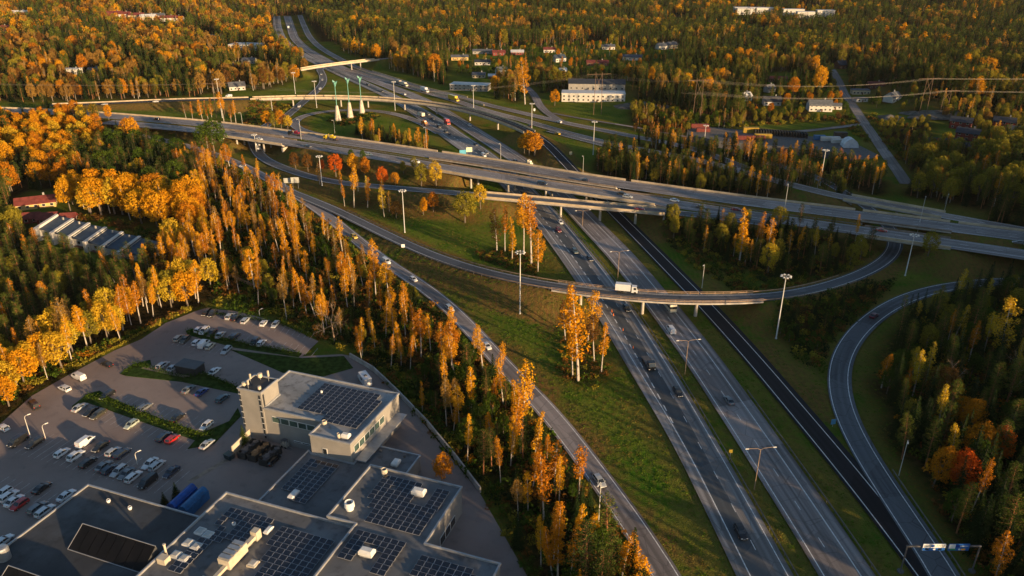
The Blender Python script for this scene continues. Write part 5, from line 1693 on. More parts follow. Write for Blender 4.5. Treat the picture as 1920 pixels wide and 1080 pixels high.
# housing area in the middle distance and far settlements
HS = [(862, 112, 5, 18, 9, 3.4, 5.2, "yellow", "grey", "yellow house at the left end of the housing area"), (905, 100, 0, 22, 9, 3.0, 4.6, "grey", "grey", "long grey-roofed house behind the yellow one"),
      (935, 103, 8, 14, 9, 3.2, 5.2, "red", "red", "pinkish red house in the housing area's centre"), (905, 121, 0, 16, 9, 3.2, 5.0, "white", "dark", "white house with dark roof in front of the red one"),
      (970, 102, 0, 14, 9, 3.2, 5.0, "red", "white", "red house with pale roof right of the pinkish one"), (1030, 98, 0, 13, 9, 3.6, 5.6, "white", "red", "white house behind the amber birch by the junction"),
      (1048, 115, 25, 12, 9, 4.0, 7.0, "white", "blue", "white gabled house with blue-grey roof in the housing area"), (1055, 138, 20, 7, 6, 3.0, 5.4, "white", "white", "small white shed below the blue-roofed gabled house"),
      (1120, 122, -3, 22, 9, 3.2, 5.0, "brown", "red", "long house with dull red roof in the housing area"), (1185, 112, -6, 20, 9, 3.4, 5.4, "white", "blue", "pale blue-roofed house at the right of the housing area"),
      (1140, 92, 0, 15, 9, 3.4, 5.4, "white", "grey", "white house under the tall dark pines"), (1205, 138, 0, 15, 9, 3.2, 5.0, "grey", "grey", "grey house at the right end of the housing area"),
      (1240, 92, 20, 12, 9, 4.4, 7.0, "white", "grey", "white gable at the forest edge right of the housing area, left one"), (1258, 90, 20, 12, 9, 4.4, 7.0, "cream", "grey", "cream gable at the forest edge right of the housing area, right one"),
      (898, 145, -4, 12, 8, 3.0, 4.8, "cream", "grey", "small cream house behind the white-roofed shed"), (940, 137, 25, 10, 8, 3.6, 6.0, "white", "grey", "white gabled house between the trees above the shed"),
      (925, 147, 0, 9, 6, 2.8, 4.2, "red", "white", "tiny red shed above the white-roofed shed"),
      (138, 138, -3, 13, 9, 4.6, 5.0, "white", "white", "white cube house among the western birches"), (178, 137, 0, 10, 7, 3.2, 5.2, "red", "grey", "small reddish house right of the white cube house"),
      (440, 132, -4, 17, 9, 4.6, 6.4, "white", "dark", "white house with long balcony in the western forest"), (445, 168, 22, 13, 9, 3.6, 6.6, "white", "grey", "white gabled house near the flyover's west end"),
      (468, 118, -5, 13, 9, 3.4, 5.4, "grey", "grey", "grey house behind the white balcony house"), (405, 152, 0, 12, 8, 3.0, 4.6, "cream", "grey", "cream bungalow beside the mast in the western forest")]
for a in HS:
    house(*a, nwin=4)
FARH = [(230, 22, "white", "red"), (255, 22, "cream", "red"), (276, 19, "cream", "white"), (313, 22, "white", "red"), (328, 26, "cream", "red"), (215, 27, "red", "red"), (295, 28, "white", "grey"), (36, 18, "white", "white"), (5, 64, "white", "red")]
for k, (px, py, wc, rc) in enumerate(FARH):
    house(px, py, 10, 20, 10, 4.4, 7.0, wc, rc, "distant %s-roofed house on the western ridge, %s" % (rc, ["first from the left of the cluster", "second of the cluster", "third of the cluster", "fifth of the cluster", "last of the cluster", "small red one left of the cluster", "fourth of the cluster", "alone at the top left", "at the left edge"][k]), nwin=4, dz=3)
for k, (px, py) in enumerate(((1392, 12), (1420, 14), (1396, 30), (1433, 20), (1484, 16), (1490, 24), (1512, 12), (1546, 28))):
    house(px, py, -4, 26, 12, 9.0, 9.4, "white", "white", "distant white apartment block on the eastern ridge, %s" % ["left upper", "second upper", "left lower", "third upper", "middle upper", "middle lower", "right upper", "right lower alone"][k], False, True, nwin=6, dz=3)
# sheds and factories
house(882, 168, -13, 33, 13, 5.0, 5.2, "grey", "white", "long low shed with white flat roof beside the service road", False, True, "warehouse", 9)
house(1112, 188, -5, 50, 14, 6.5, 6.8, "white", "white", "long white industrial building with row of square windows", False, True, "warehouse", 13)
house(1118, 172, -5, 46, 16, 8.0, 10.5, "grey", "dark", "dark-roofed hall behind the long white industrial building", False, False, "warehouse", 10)
house(463, 92, -8, 36, 20, 6.0, 6.2, "white", "white", "large white-roofed hall in the western forest by the motorway", False, True, "warehouse", 8)
house(400, 74, -8, 22, 12, 5.0, 5.2, "grey", "blue", "smaller blue-grey hall left of the large white-roofed hall", False, True, "warehouse", 5)

# ------------------------------------------------------------------ storage yard
yd = MB(); yd.face([(x, y, 0.0) for x, y in YARD]); yo = yd.build("pavement", plain("yard_gravel", (0.12, 0.115, 0.11), 0.9, 0.25), kind="structure")
if yo.data.polygons[0].normal.z < 0:
    yo.data.flip_normals()
hw = wall_line([(1290, 264), (1345, 276), (1480, 289), (1600, 303)], 4.2, 0.5, plain("yard_wall", (0.11, 0.115, 0.125), 0.8, 0.2), "long grey noise wall along the front of the storage yard", "noise_wall")
CT = {"red": plain("red_container", (0.16, 0.035, 0.028), 0.6, 0.2), "yellow": plain("yellow_container", (0.36, 0.23, 0.025), 0.6, 0.15), "blue": plain("blue_tarp", (0.03, 0.13, 0.28), 0.6, 0.2), "white": WALLC["white"], "black": DARKC, "pale": plain("pale_tarp", (0.55, 0.58, 0.62), 0.5, 0.1)}
for k, (px, py, c_, sz, l) in enumerate(((1312, 240, "red", (2.6, 12, 2.6), "red container at the left end of the storage yard"), (1318, 247, "red", (2.6, 9, 2.2), "orange-red skip in front of the red container"), (1407, 249, "yellow", (3, 10, 3.4), "yellow container at the back of the storage yard"), (1407, 262, "red", (3, 18, 2.4), "long dull red container stack in the storage yard"), (1430, 259, "yellow", (3, 11, 2.6), "yellow container in front of the black stalls"), (1536, 262, "blue", (3, 7, 2.6), "blue tarpaulin heap in the storage yard"), (1556, 264, "white", (3, 12, 2.4), "row of white bales in the storage yard"), (1571, 268, "white", (3, 8, 2.2), "white container beside the pale tent"), (1575, 258, "black", (3, 8, 3.4), "dark shed behind the pale tent"))):
    root = container(px, py, R(86), sz, CT[c_], l)
    mb = MB(); mb.box((0, 0, sz[2] + 0.2), (sz[0] + 0.1, sz[1] + 0.1, 0.15)); mb.build("lid", CT[c_], root)
b = base_point(1592, 275)
root = thing("storage_tent", "pale plastic-covered storage tent at the right end of the yard", "tent", b, R(-5))
mb = MB()
n = 8
for i in range(n):
    a0, a1 = math.pi * i / n, math.pi * (i + 1) / n
    mb.face([(-4.5 * math.cos(a0), -4, 5.5 * math.sin(a0)), (-4.5 * math.cos(a1), -4, 5.5 * math.sin(a1)), (-4.5 * math.cos(a1), 4, 5.5 * math.sin(a1)), (-4.5 * math.cos(a0), 4, 5.5 * math.sin(a0))])
mb.face([(-4.5 * math.cos(math.pi * i / n), -4, 5.5 * math.sin(math.pi * i / n)) for i in range(n + 1)])
mb.build("cover", CT["pale"], root)
mb = MB()
for y in (-4.05, 0, 4.05):
    for i in range(n):
        a0, a1 = math.pi * i / n, math.pi * (i + 1) / n
        mb.tube((-4.56 * math.cos(a0), y, 5.56 * math.sin(a0)), (-4.56 * math.cos(a1), y, 5.56 * math.sin(a1)), 0.09, 0.09, 4)
mb.build("hoop", STEEL, root)
# open stalls along the back of the yard: each divider is a part
s0, s1 = at(1415, 251), at(1512, 258)
root = thing("storage_bay", "row of black dividers of the open storage bays at the back of the yard", "storage bays", (0, 0, 0))
dm = MB(); dm.box((0, 0, 1.5), (0.5, 5.0, 3.2)); dme = dm.mesh("divider", [DARKC])
for k in range(20):
    c = s0.lerp(s1, k / 19)
    link("divider", dme, root, (c.x, c.y, 0), R(-6))
d = s1 - s0; c = (s0 + s1) / 2
mb = MB(); mb.box((c.x, c.y + 2.6, 1.6), (d.length, 0.4, 3.4), math.atan2(d.y, d.x)); mb.build("back_wall", DARKC, root)
# bare rock on the knolls
ROCK = plain("bare_rock", (0.125, 0.112, 0.092), 0.95, 0.5, 0.25, 0.1, bump=1.0)
def rock(px, py, sx, sy, h, label, seed):
    b = base_point(px, py)
    rng = np.random.default_rng(seed)
    mb = MB(); n, m = 22, 12
    ph = rng.uniform(0, 6.28, 6)
    for j in range(m + 1):
        rr = j / m
        for i in range(n):
            a = 2 * math.pi * i / n
            w = 1 + 0.18 * math.sin(3 * a + ph[0]) + 0.1 * math.sin(5 * a + ph[1])
            x, y = sx * rr * w * math.cos(a), sy * rr * w * math.sin(a)
            mb.v.append((x, y, h * (1 - rr ** 2) + 0.5 * math.sin(x * 0.5 + ph[2]) * math.cos(y * 0.6 + ph[3]) * (1 - rr) - 0.6 * rr))
    for j in range(m):
        for i in range(n):
            k = (i + 1) % n
            mb.f.append((j * n + i, (j + 1) * n + i, (j + 1) * n + k, j * n + k)); mb.m.append(0)
    mb.build("rock_outcrop", ROCK, None, b, smooth=True, label=label, category="rock")
rock(1205, 198, 24, 13, 2.6, "bare grey rock knoll right of the long white industrial building", 1)
rock(1770, 192, 30, 14, 2.8, "broad grey rocky knoll above the red houses", 2)
rock(1668, 222, 12, 8, 2.5, "small pale rock slab beside the hill street", 3)

# ------------------------------------------------------------------ power lines
WOODP = plain("pylon_wood", (0.16, 0.10, 0.065), 0.8, 0.2)
def pylon(px, py, top, label, span=9.0):
    b = base_point(px, py); h = height_at(px, py, top, b.z)
    root = thing("power_pylon", label, "pylon", b, R(10))
    for x in (-3.0, 3.0):
        mb = MB(); mb.tube((x, 0, -0.5), (x * 0.8, 0, h), 0.2, 0.14, 6); mb.build("leg", WOODP, root)
    mb = MB(); mb.box((0, 0, h - 1.5), (span * 2, 0.22, 0.22)); mb.build("cross_arm", WOODP, root)
    mb = MB()
    for a, c_ in (((-2.9, 0, h * 0.55), (2.5, 0, h - 1.6)), ((2.9, 0, h * 0.55), (-2.5, 0, h - 1.6))):
        mb.tube(a, c_, 0.1, 0.1, 4)
    mb.build("brace", WOODP, root)
    return b, h
py_ = [pylon(1735, 190, 122, "tall reddish power pylon on the rocky knoll"), pylon(1772, 198, 152, "shorter power pylon right of the tall reddish one"), pylon(1305, 232, 146, "power pylon above the left end of the storage yard"), pylon(1120, 215, 135, "power pylon in front of the long white industrial building"), pylon(412, 205, 140, "power pylon at the western meadow's forest edge")]
WIREM = plain("wire_metal", (0.16, 0.14, 0.12), 0.5, 0.05, 1.0, 0.4)
def wire(p, q, sag, label, mid=14):
    mb = MB(); pts = []
    for i in range(mid + 1):
        t = i / mid
        v = p.lerp(q, t); v.z -= sag * 2.4 * t * (1 - t); pts.append(v)
    mb.path_tube(pts, [0.022] * (mid + 1), 3)
    mb.build("power_line", WIREM, label=label, category="power line", group="power lines across the middle distance")
tops = [[Vector((b.x + math.cos(R(10)) * s, b.y + math.sin(R(10)) * s, b.z + h - dz)) for s, dz in ((-8, 1.6), (-2.7, 1.6), (2.7, 1.6), (8, 1.6))] for b, h in py_]
east = [Vector((v.x + 330, v.y + 40, v.z + 2)) for v in tops[0]]
west = [Vector((v.x - 330, v.y + 30, v.z + 2)) for v in tops[4]]
lab = "sagging power line strung between the pylons above the forest edge"
for k in range(4):
    wire(east[k], tops[0][k], 5, lab); wire(tops[0][k], tops[2][k], 8, lab); wire(tops[2][k], tops[3][k], 4, lab); wire(tops[3][k], tops[4][k], 16, lab, 24); wire(tops[4][k], west[k], 7, lab)
e2 = [Vector((v.x + 330, v.y + 20, v.z + 1)) for v in tops[1]]
w2 = [Vector((v.x - 9, v.y - 18, v.z - 5)) for v in tops[2]]
for k in range(4):
    wire(e2[k], tops[1][k], 5, lab); wire(tops[1][k], w2[k], 8, lab)
# ------------------------------------------------------------------ vehicles
TYRE = plain("tyre_rubber", (0.015, 0.015, 0.016), 0.9, 0.2)
RIM = plain("wheel_rim", (0.35, 0.35, 0.36), 0.4, 0.1, 1.0, 0.5, 0.7)
HEAD = plain("headlight_lens", (0.75, 0.75, 0.72), 0.15, 0.05, 1.0, 0.6)
TAIL = plain("tail_light_lens", (0.45, 0.02, 0.015), 0.25, 0.05)
PAINTS = {}
def car_paint(name, col):
    if name not in PAINTS:
        m, nt, b = _mat(name + "_car_paint")
        oi = N(nt, "ShaderNodeObjectInfo")
        f = math_(nt, 'ADD', math_(nt, 'MULTIPLY', oi.outputs["Random"], 0.3), math_(nt, 'MULTIPLY', noise(nt, 0.8, 3.0), 0.5))
        nt.links.new(mixc(nt, f, tuple(c * 0.8 for c in col), tuple(min(1, c * 1.15) for c in col)), b.inputs["Base Color"])
        b.inputs["Roughness"].default_value = 0.32
        b.inputs["Coat Weight"].default_value = 0.5
        b.inputs["Coat Roughness"].default_value = 0.12
        PAINTS[name] = m
    return PAINTS[name]
COLORS = {"white": (0.72, 0.73, 0.74), "silver": (0.42, 0.45, 0.47), "grey": (0.16, 0.175, 0.19), "black": (0.012, 0.013, 0.015), "dark blue": (0.018, 0.03, 0.06), "blue": (0.015, 0.05, 0.22), "red": (0.42, 0.018, 0.018), "maroon": (0.16, 0.012, 0.03), "pale green": (0.40, 0.46, 0.40), "cream": (0.62, 0.58, 0.46), "teal": (0.06, 0.10, 0.12), "olive": (0.06, 0.058, 0.042), "yellow": (0.62, 0.42, 0.02), "orange": (0.55, 0.18, 0.03), "beige": (0.40, 0.36, 0.30)}

# side profiles: x from rear (-) to front (+); (bottom ... top outline); cabin glass band between belt and roof
BODY = {
    "hatchback": dict(L=4.2, W=1.78, belt=0.93, roof=1.47, hood=0.92, xs=(-2.0, -1.65, 0.35, 1.05), tail=0.95),
    "estate": dict(L=4.75, W=1.82, belt=0.95, roof=1.50, hood=0.92, xs=(-2.25, -1.9, 0.45, 1.20), tail=0.98),
    "saloon": dict(L=4.65, W=1.80, belt=0.92, roof=1.44, hood=0.90, xs=(-1.75, -1.0, 0.40, 1.15), tail=0.98),
    "suv": dict(L=4.6, W=1.90, belt=1.08, roof=1.72, hood=1.10, xs=(-2.15, -1.75, 0.45, 1.10), tail=1.10),
    "van": dict(L=5.1, W=1.98, belt=1.25, roof=1.98, hood=1.22, xs=(-2.45, -2.35, 1.05, 1.75), tail=1.25),
}
def car_proto(kind, colour):
    s = BODY[kind]
    L, W, belt, roof = s["L"], s["W"], s["belt"], s["roof"]
    x0, x1, x2, x3 = s["xs"]
    hl, hw = L / 2, W / 2
    root = thing(kind if kind in ("van", "suv") else kind + "_car", "x", "van" if kind == "van" else "car")
    if kind == "suv":
        root.name = "suv_car"
    # lower body: stations along the length (x, half width, bottom, top)
    st = [(-hl, hw * 0.82, 0.42, s["tail"] - 0.22), (-hl + 0.12, hw * 0.93, 0.28, s["tail"]), (x0, hw, 0.24, belt), (0, hw, 0.22, belt), (x3, hw, 0.24, belt * 0.99), (hl - 0.55, hw * 0.97, 0.26, s["hood"] - 0.09), (hl - 0.12, hw * 0.88, 0.28, s["hood"] - 0.24), (hl, hw * 0.72, 0.40, s["hood"] - 0.36)]
    mb = MB()
    for x, w, b0, t in st:
        mb.v += [(x, -w * 0.9, b0), (x, w * 0.9, b0), (x, w, (b0 + t) / 2), (x, w * 0.93, t - 0.05), (x, w * 0.78, t), (x, -w * 0.78, t), (x, -w * 0.93, t - 0.05), (x, -w, (b0 + t) / 2)]
    n = 8
    for k in range(len(st) - 1):
        for i in range(n):
            j = (i + 1) % n
            mb.f.append((k * n + i, k * n + j, (k + 1) * n + j, (k + 1) * n + i)); mb.m.append(0)
    mb.f.append(tuple(range(n))); mb.m.append(0)
    e = (len(st) - 1) * n
    mb.f.append(tuple(range(e + n - 1, e - 1, -1))); mb.m.append(0)
    # roof and pillars
    rw, bw = hw * 0.74, hw * 0.90
    rv = [(x0, -bw, belt - 0.02), (x0, bw, belt - 0.02), (x3, bw * 0.98, belt - 0.02), (x3, -bw * 0.98, belt - 0.02), (x1, -rw, roof - 0.06), (x1, rw, roof - 0.06), (x2, rw, roof - 0.04), (x2, -rw, roof - 0.04)]
    mid = [(x1 + (x2 - x1) * 0.5, -rw, roof), (x1 + (x2 - x1) * 0.5, rw, roof)]
    body = mb.build("body", car_paint(colour, COLORS[colour]), root, smooth=False)
    rb = MB(); rb.v = [tuple(p) for p in (rv[4], rv[5], rv[6], rv[7], mid[0], mid[1])]
    rb.f = [(0, 4, 5, 1), (4, 3, 2, 5)]; rb.m = [0, 0]
    t_ = 0.05
    rb.v += [(p[0], p[1], p[2] - t_) for p in rb.v]
    rb.f = [(0, 4, 5, 1), (4, 3, 2, 5), (7, 11, 10, 6), (11, 8, 9, 10), (0, 1, 7, 6), (2, 3, 9, 8), (1, 5, 11, 7), (5, 2, 8, 11), (3, 4, 10, 9), (4, 0, 6, 10)]; rb.m = [0] * 10
    for a, b in ((0, 4), (1, 5), (2, 6), (3, 7)):
        rb.tube(rv[a], rv[b], 0.05, 0.05, 4)
    mx = (x1 + x2) / 2 - 0.1
    for sg in (-1, 1):
        rb.tube((mx, sg * bw * 0.985, belt), (mx, sg * rw, roof - 0.03), 0.055, 0.05, 4)
    rb.build("roof", car_paint(colour, COLORS[colour]), root)
    k_ = 0.97
    def g(p):
        return (p[0], p[1] * k_, p[2] - 0.02)
    side_split = x1 if kind != "van" else x1 + (x2 - x1) * 0.62
    for nm, q in (("windscreen", [rv[3], rv[2], rv[6], rv[7]]), ("rear_window", [rv[1], rv[0], rv[4], rv[5]])):
        gb = MB(); gb.face([g(p) for p in q]); gb.build(nm, GLASS, root)
    for sg in (-1, 1):
        q = [(x0, sg * bw, belt), (x3, sg * bw * 0.98, belt), (x2, sg * rw, roof - 0.04), (x1, sg * rw, roof - 0.06)]
        gb = MB()
        if kind == "van":
            qq = [(x2 - 0.9, sg * bw * 0.98, belt), q[1], q[2], (x2 - 0.9, sg * rw, roof - 0.04)]
            gb.face([g(p) for p in (qq if sg < 0 else qq[::-1])])
            pb = MB(); pb.face([(x0, sg * bw, belt - 0.02), (x2 - 0.9, sg * bw, belt - 0.02), (x2 - 0.9, sg * rw, roof - 0.05), (x1, sg * rw, roof - 0.05)]); pb.build("side_panel", car_paint(colour, COLORS[colour]), root)
        else:
            gb.face([g(p) for p in (q if sg < 0 else q[::-1])])
        gb.build("side_window", GLASS, root)
    if kind == "van":
        pb = MB(); pb.face([(x0 - 0.02, -bw, belt - 0.02), (x0 - 0.02, bw, belt - 0.02), (x1 - 0.02, rw, roof - 0.05), (x1 - 0.02, -rw, roof - 0.05)]); pb.build("rear_door", car_paint(colour, COLORS[colour]), root)
    wr = 0.33 if kind not in ("suv", "van") else 0.37
    key = ("wheel", wr)
    if key not in PAINTS:
        wm = MB(); wm.tube((0, -0.11, 0), (0, 0.11, 0), wr, wr, 14)
        rm = MB(); rm.tube((0, -0.125, 0), (0, 0.125, 0), wr * 0.62, wr * 0.62, 10)
        PAINTS[key] = (wm.mesh("tyre", [TYRE]), rm.mesh("rim", [RIM]))
    for x in (-hl + 0.85, hl - 0.9):
        for sg in (-1, 1):
            w = link("wheel", PAINTS[key][0], root, (x, sg * (hw - 0.12), wr)); link("rim", PAINTS[key][1], w)
    hm = PAINTS.setdefault("hl", None) or MB()
    for sg in (-1, 1):
        b = MB(); b.box((hl - 0.10, sg * hw * 0.62, s["hood"] - 0.36), (0.24, 0.36, 0.14)); b.build("headlight", HEAD, root)
        b = MB(); b.box((-hl + 0.10, sg * hw * 0.70, s["tail"] - 0.18), (0.22, 0.24, 0.18)); b.build("tail_light", TAIL, root)
    b = MB(); b.box((hl + 0.012, 0, 0.52), (0.03, 0.5, 0.11)); b.build("number_plate", HEAD, root)
    for sg in (-1, 1):
        b = MB(); b.box((x3 - 0.25, sg * (hw + 0.06), belt + 0.06), (0.14, 0.2, 0.13)); b.build("mirror", car_paint(colour, COLORS[colour]), root)
    learn(root)
    return root
CARS = {}
def car(pos, heading, kind, colour, label, group=None):
    k = (kind, colour)
    if k not in CARS:
        CARS[k] = car_proto(kind, colour)
        r = CARS[k]
        r.location, r.rotation_euler = pos, (0, 0, heading)
        r["label"] = label
        if group:
            r["group"] = group
        return r
    return dup(CARS[k], pos, heading, label, group)

# parked cars: rows from left to right
ORD = ["first", "second", "third", "fourth", "fifth", "sixth", "seventh", "eighth", "ninth"]
PA = AV
ROWS = [
    ("the top parking row", R(82), [(387, 585, "estate", "black"), (398, 588, "suv", "black"), (431, 593, "suv", "silver"), (442, 595, "saloon", "black"), (460, 600, "estate", "silver"), (495, 605, "hatchback", "white"), (516, 608, "hatchback", "silver")]),
    ("the row above the long low hedge", R(80), [(373, 617, "hatchback", "white"), (383, 620, "suv", "white"), (397, 623, "saloon", "black"), (413, 627, "saloon", "silver"), (441, 629, "estate", "dark blue"), (478, 640, "suv", "dark blue"), (490, 642, "hatchback", "white")]),
    ("the row below the long low hedge", R(80), [(335, 633, "estate", "beige"), (347, 636, "estate", "olive"), (369, 641, "hatchback", "white"), (382, 645, "van", "white"), (394, 648, "hatchback", "cream"), (424, 656, "estate", "silver")]),
    ("the short row beside the dark shelter", R(72), [(305, 684, "estate", "silver"), (324, 689, "saloon", "silver"), (402, 695, "saloon", "white")]),
    ("the row of three by the shelter's hedge", PA, [(353, 729, "saloon", "grey"), (378, 734, "saloon", "blue"), (417, 746, "estate", "teal")]),
    ("the row above the middle hedge", PA, [(201, 740, "estate", "black"), (271, 763, "estate", "grey"), (333, 782, "saloon", "black"), (387, 797, "hatchback", "white")]),
    ("the row below the middle hedge", PA, [(149, 763, "saloon", "silver"), (170, 771, "saloon", "black"), (184, 776, "estate", "olive"), (246, 795, "hatchback", "pale green"), (307, 818, "estate", "dark blue"), (323, 822, "hatchback", "red"), (388, 832, "saloon", "silver")]),
    ("the pair by the car park lamps", PA, [(33, 827, "van", "black"), (65, 830, "estate", "black")]),
    ("the upper long middle row", PA, [(160, 828, "van", "white"), (188, 836, "saloon", "black"), (212, 846, "hatchback", "silver"), (229, 849, "estate", "dark blue"), (281, 868, "saloon", "white"), (294, 872, "estate", "silver"), (321, 884, "saloon", "dark blue")]),
    ("the lower long middle row", PA, [(116, 848, "hatchback", "white"), (142, 854, "suv", "white"), (165, 866, "estate", "black"), (194, 873, "saloon", "grey"), (205, 879, "hatchback", "dark blue"), (223, 882, "estate", "silver"), (237, 887, "saloon", "grey"), (250, 893, "estate", "white"), (277, 903, "van", "black")]),
    ("the bottom left row beside the dark hall", PA, [(6, 923, "hatchback", "white"), (16, 929, "estate", "white"), (26, 938, "saloon", "white"), (36, 945, "hatchback", "red"), (70, 951, "estate", "grey"), (84, 957, "estate", "white")]),
]
for rown, ang, cars in ROWS:
    for k, (px, py, kind, colour) in enumerate(cars):
        p = at(px, py, 0.7); p.z = 0.0
        h = ang + (math.pi if (k * 7 + int(px)) % 3 == 0 else 0)
        car(p, h, kind, colour, "%s %s parked %s from the left in %s" % (colour, {"suv": "SUV", "van": "van"}.get(kind, kind), ORD[k], rown), "cars in the factory car park")
for px, py, kind, colour, ang, l in ((147, 706, "van", "white", R(150), "cream white van parked alone under the sunlit trees"), (120, 727, "estate", "white", R(150), "white estate car parked below the lone white van"), (200, 682, "saloon", "black", R(150), "black car half hidden under the trees beside the car park"), (63, 759, "van", "black", R(140), "black van under the yellow trees at the car park's left edge"), (5, 801, "hatchback", "white", R(150), "white hatchback cut by the left edge of the picture"), (78, 914, "saloon", "black", PA, "black saloon parked alone above the bottom left row"), (124, 928, "saloon", "white", PA, "white saloon parked right beside the dark hall's wall"), (5, 1014, "saloon", "white", PA, "white car at the dark hall's lower left corner"), (512, 862, "estate", "black", PA, "black car wedged behind the last scrap container")):
    p = at(px, py, 0.7); p.z = 0
    car(p, ang, kind, colour, l)

# road traffic: snapped to the road's direction and height
def drive(key, px, py, sign, kind, colour, label):
    r = ROADS[key]
    i = nearest(r, px, py)
    z = r.P[i][2]
    p = at(px, py, z + 0.7); p.z = z + 0.01
    a = math.atan2(r.T[i][1], r.T[i][0]) + (0 if sign > 0 else math.pi)
    if isinstance(kind, str) and kind in BODY:
        return car(p, a, kind, colour, label)
    return kind(p, a, colour, label)

def lorry_proto(colour, cab="white", L=8.0, H=2.9, W=2.5, low=False, name="lorry", load=None):
    def make(p, a, _c, label):
        root = thing(name, label, "truck", p, a)
        mb = MB(); mb.box((-0.6, 0, 0.85), (L, 0.9, 0.3)); mb.build("chassis", DARKSTEEL, root)
        cp = car_paint(cab, COLORS[cab])
        mb = MB(); x = L / 2 + 0.1
        mb.v = [(x - 0.6, -W / 2 + .05, 0.6), (x + 1.5, -W / 2 + .1, 0.6), (x + 1.5, W / 2 - .1, 0.6), (x - 0.6, W / 2 - .05, 0.6), (x - 0.6, -W / 2 + .08, 2.8), (x + 1.05, -W / 2 + .15, 2.75), (x + 1.05, W / 2 - .15, 2.75), (x - 0.6, W / 2 - .08, 2.8), (x + 1.5, -W / 2 + .1, 1.6), (x + 1.5, W / 2 - .1, 1.6)]
        mb.f = [(3, 2, 1, 0), (4, 5, 6, 7), (0, 1, 8, 5, 4), (2, 3, 7, 6, 9), (1, 2, 9, 8), (3, 0, 4, 7), (8, 9, 6, 5)]; mb.m = [0] * 7
        mb.build("cab", cp, root)
        mb = MB(); mb.face([(x + 1.49, -W / 2 + .25, 1.7), (x + 1.49, W / 2 - .25, 1.7), (x + 1.10, W / 2 - .28, 2.65), (x + 1.10, -W / 2 + .28, 2.65)]); o = mb.build("windscreen", GLASS, root); o.location = (0.03, 0, 0)
        for sg in (-1, 1):
            mb = MB(); mb.box((x + 0.55, sg * (W / 2 - 0.06), 2.1), (0.9, 0.06, 0.8)); mb.build("side_window", GLASS, root)
            mb = MB(); mb.box((x + 1.5, sg * 0.85, 0.85), (0.08, 0.4, 0.25)); mb.build("headlight", HEAD, root)
        bp = car_paint(colour, COLORS[colour])
        if low:
            mb = MB(); mb.box((-0.9, 0, 1.12), (L - 0.6, W, 0.24)); mb.build("flat_bed", DARKSTEEL, root)
            if load:
                lm = car_paint(load, COLORS[load])
                mb = MB(); mb.box((-0.8, 0, 1.9), (L * 0.42, 1.8, 1.1)); mb.box((-0.2, 0, 2.7), (1.6, 1.5, 1.1), taper=0.8); mb.build("loaded_machine", lm, root)
                mb = MB(); mb.path_tube([(0.6, 0, 2.2), (2.2, 0, 3.4), (3.4, 0, 2.3)], [0.22, 0.18, 0.14], 6); mb.build("machine_arm", lm, root)
        else:
            mb = MB(); mb.box((-0.75, 0, 1.05 + H / 2), (L - 0.3, W, H)); mb.build("cargo_box", bp, root)
            mb = MB(); mb.box((-0.75, 0, 1.05 + H + 0.04), (L - 0.5, W - 0.2, 0.06)); mb.build("roof", bp, root)
        wm = MB(); wm.tube((0, -0.14, 0), (0, 0.14, 0), 0.5, 0.5, 12); wme = wm.mesh("wheel", [TYRE])
        for wx in (x + 0.6, -L / 2 + 0.6, -L / 2 + 1.9):
            for sg in (-1, 1):
                link("wheel", wme, root, (wx, sg * (W / 2 - 0.2), 0.5))
        for sg in (-1, 1):
            mb = MB(); mb.box((-0.6 - L / 2 - 0.05, sg * 0.95, 0.95), (0.08, 0.35, 0.2)); mb.build("tail_light", TAIL, root)
        return root
    return make

def bus(p, a, colour, label):
    root = thing("coach", label, "bus", p, a)
    L, W, H = 11.5, 2.5, 3.3
    bp = car_paint(colour, COLORS[colour])
    mb = MB(); mb.box((0, 0, 0.95), (L, W, 1.2)); mb.build("body", bp, root)
    mb = MB(); mb.box((0, 0, 2.05), (L - 0.06, W - 0.06, 1.0)); mb.build("window_band", GLASS, root)
    mb = MB(); mb.box((0, 0, 2.85), (L, W, 0.6), taper=0.97); mb.build("roof", bp, root)
    for k in range(7):
        for sg in (-1, 1):
            mb = MB(); mb.box((-L / 2 + 0.8 + k * 1.65, sg * (W / 2 - 0.01), 2.05), (0.14, 0.06, 1.0)); mb.build("pillar", bp, root)
    wm = MB(); wm.tube((0, -0.14, 0), (0, 0.14, 0), 0.5, 0.5, 12); wme = wm.mesh("wheel", [TYRE])
    for wx in (-3.6, 3.4):
        for sg in (-1, 1):
            link("wheel", wme, root, (wx, sg * 1.1, 0.5))
    return root

T_ = lorry_proto
D = drive
# slip road and ramp
D("slip_road", 1124, 901, -1, "estate", "silver", "silver estate car on the slip road beside the overhanging orange birch")
D("slip_road", 913, 648, -1, "saloon", "white", "white saloon on the slip road between the birch belt and the slope")
D("slip_road", 843, 577, -1, "estate", "silver", "silver car on the slip road behind the white saloon")
D("slip_road", 775, 523, -1, "hatchback", "white", "white hatchback on the slip road behind a half bare birch")
D("slip_road", 724, 490, -1, "van", "white", "white van on the slip road among the golden birch tops")
D("slip_road", 664, 443, -1, "suv", "yellow", "yellow car on the slip road, farthest of those in the birches")
D("slip_road", 362, 279, 1, "hatchback", "dark blue", "dark blue car at the start of the slip road under the main road")
D("bridge_ramp", 1172, 545, 1, T_("white", "white", 5.6, 2.3, 2.2), None, "white box van crossing the ramp bridge")
D("loop_road", 1639, 591, 1, "saloon", "maroon", "dark red saloon on the loop road")
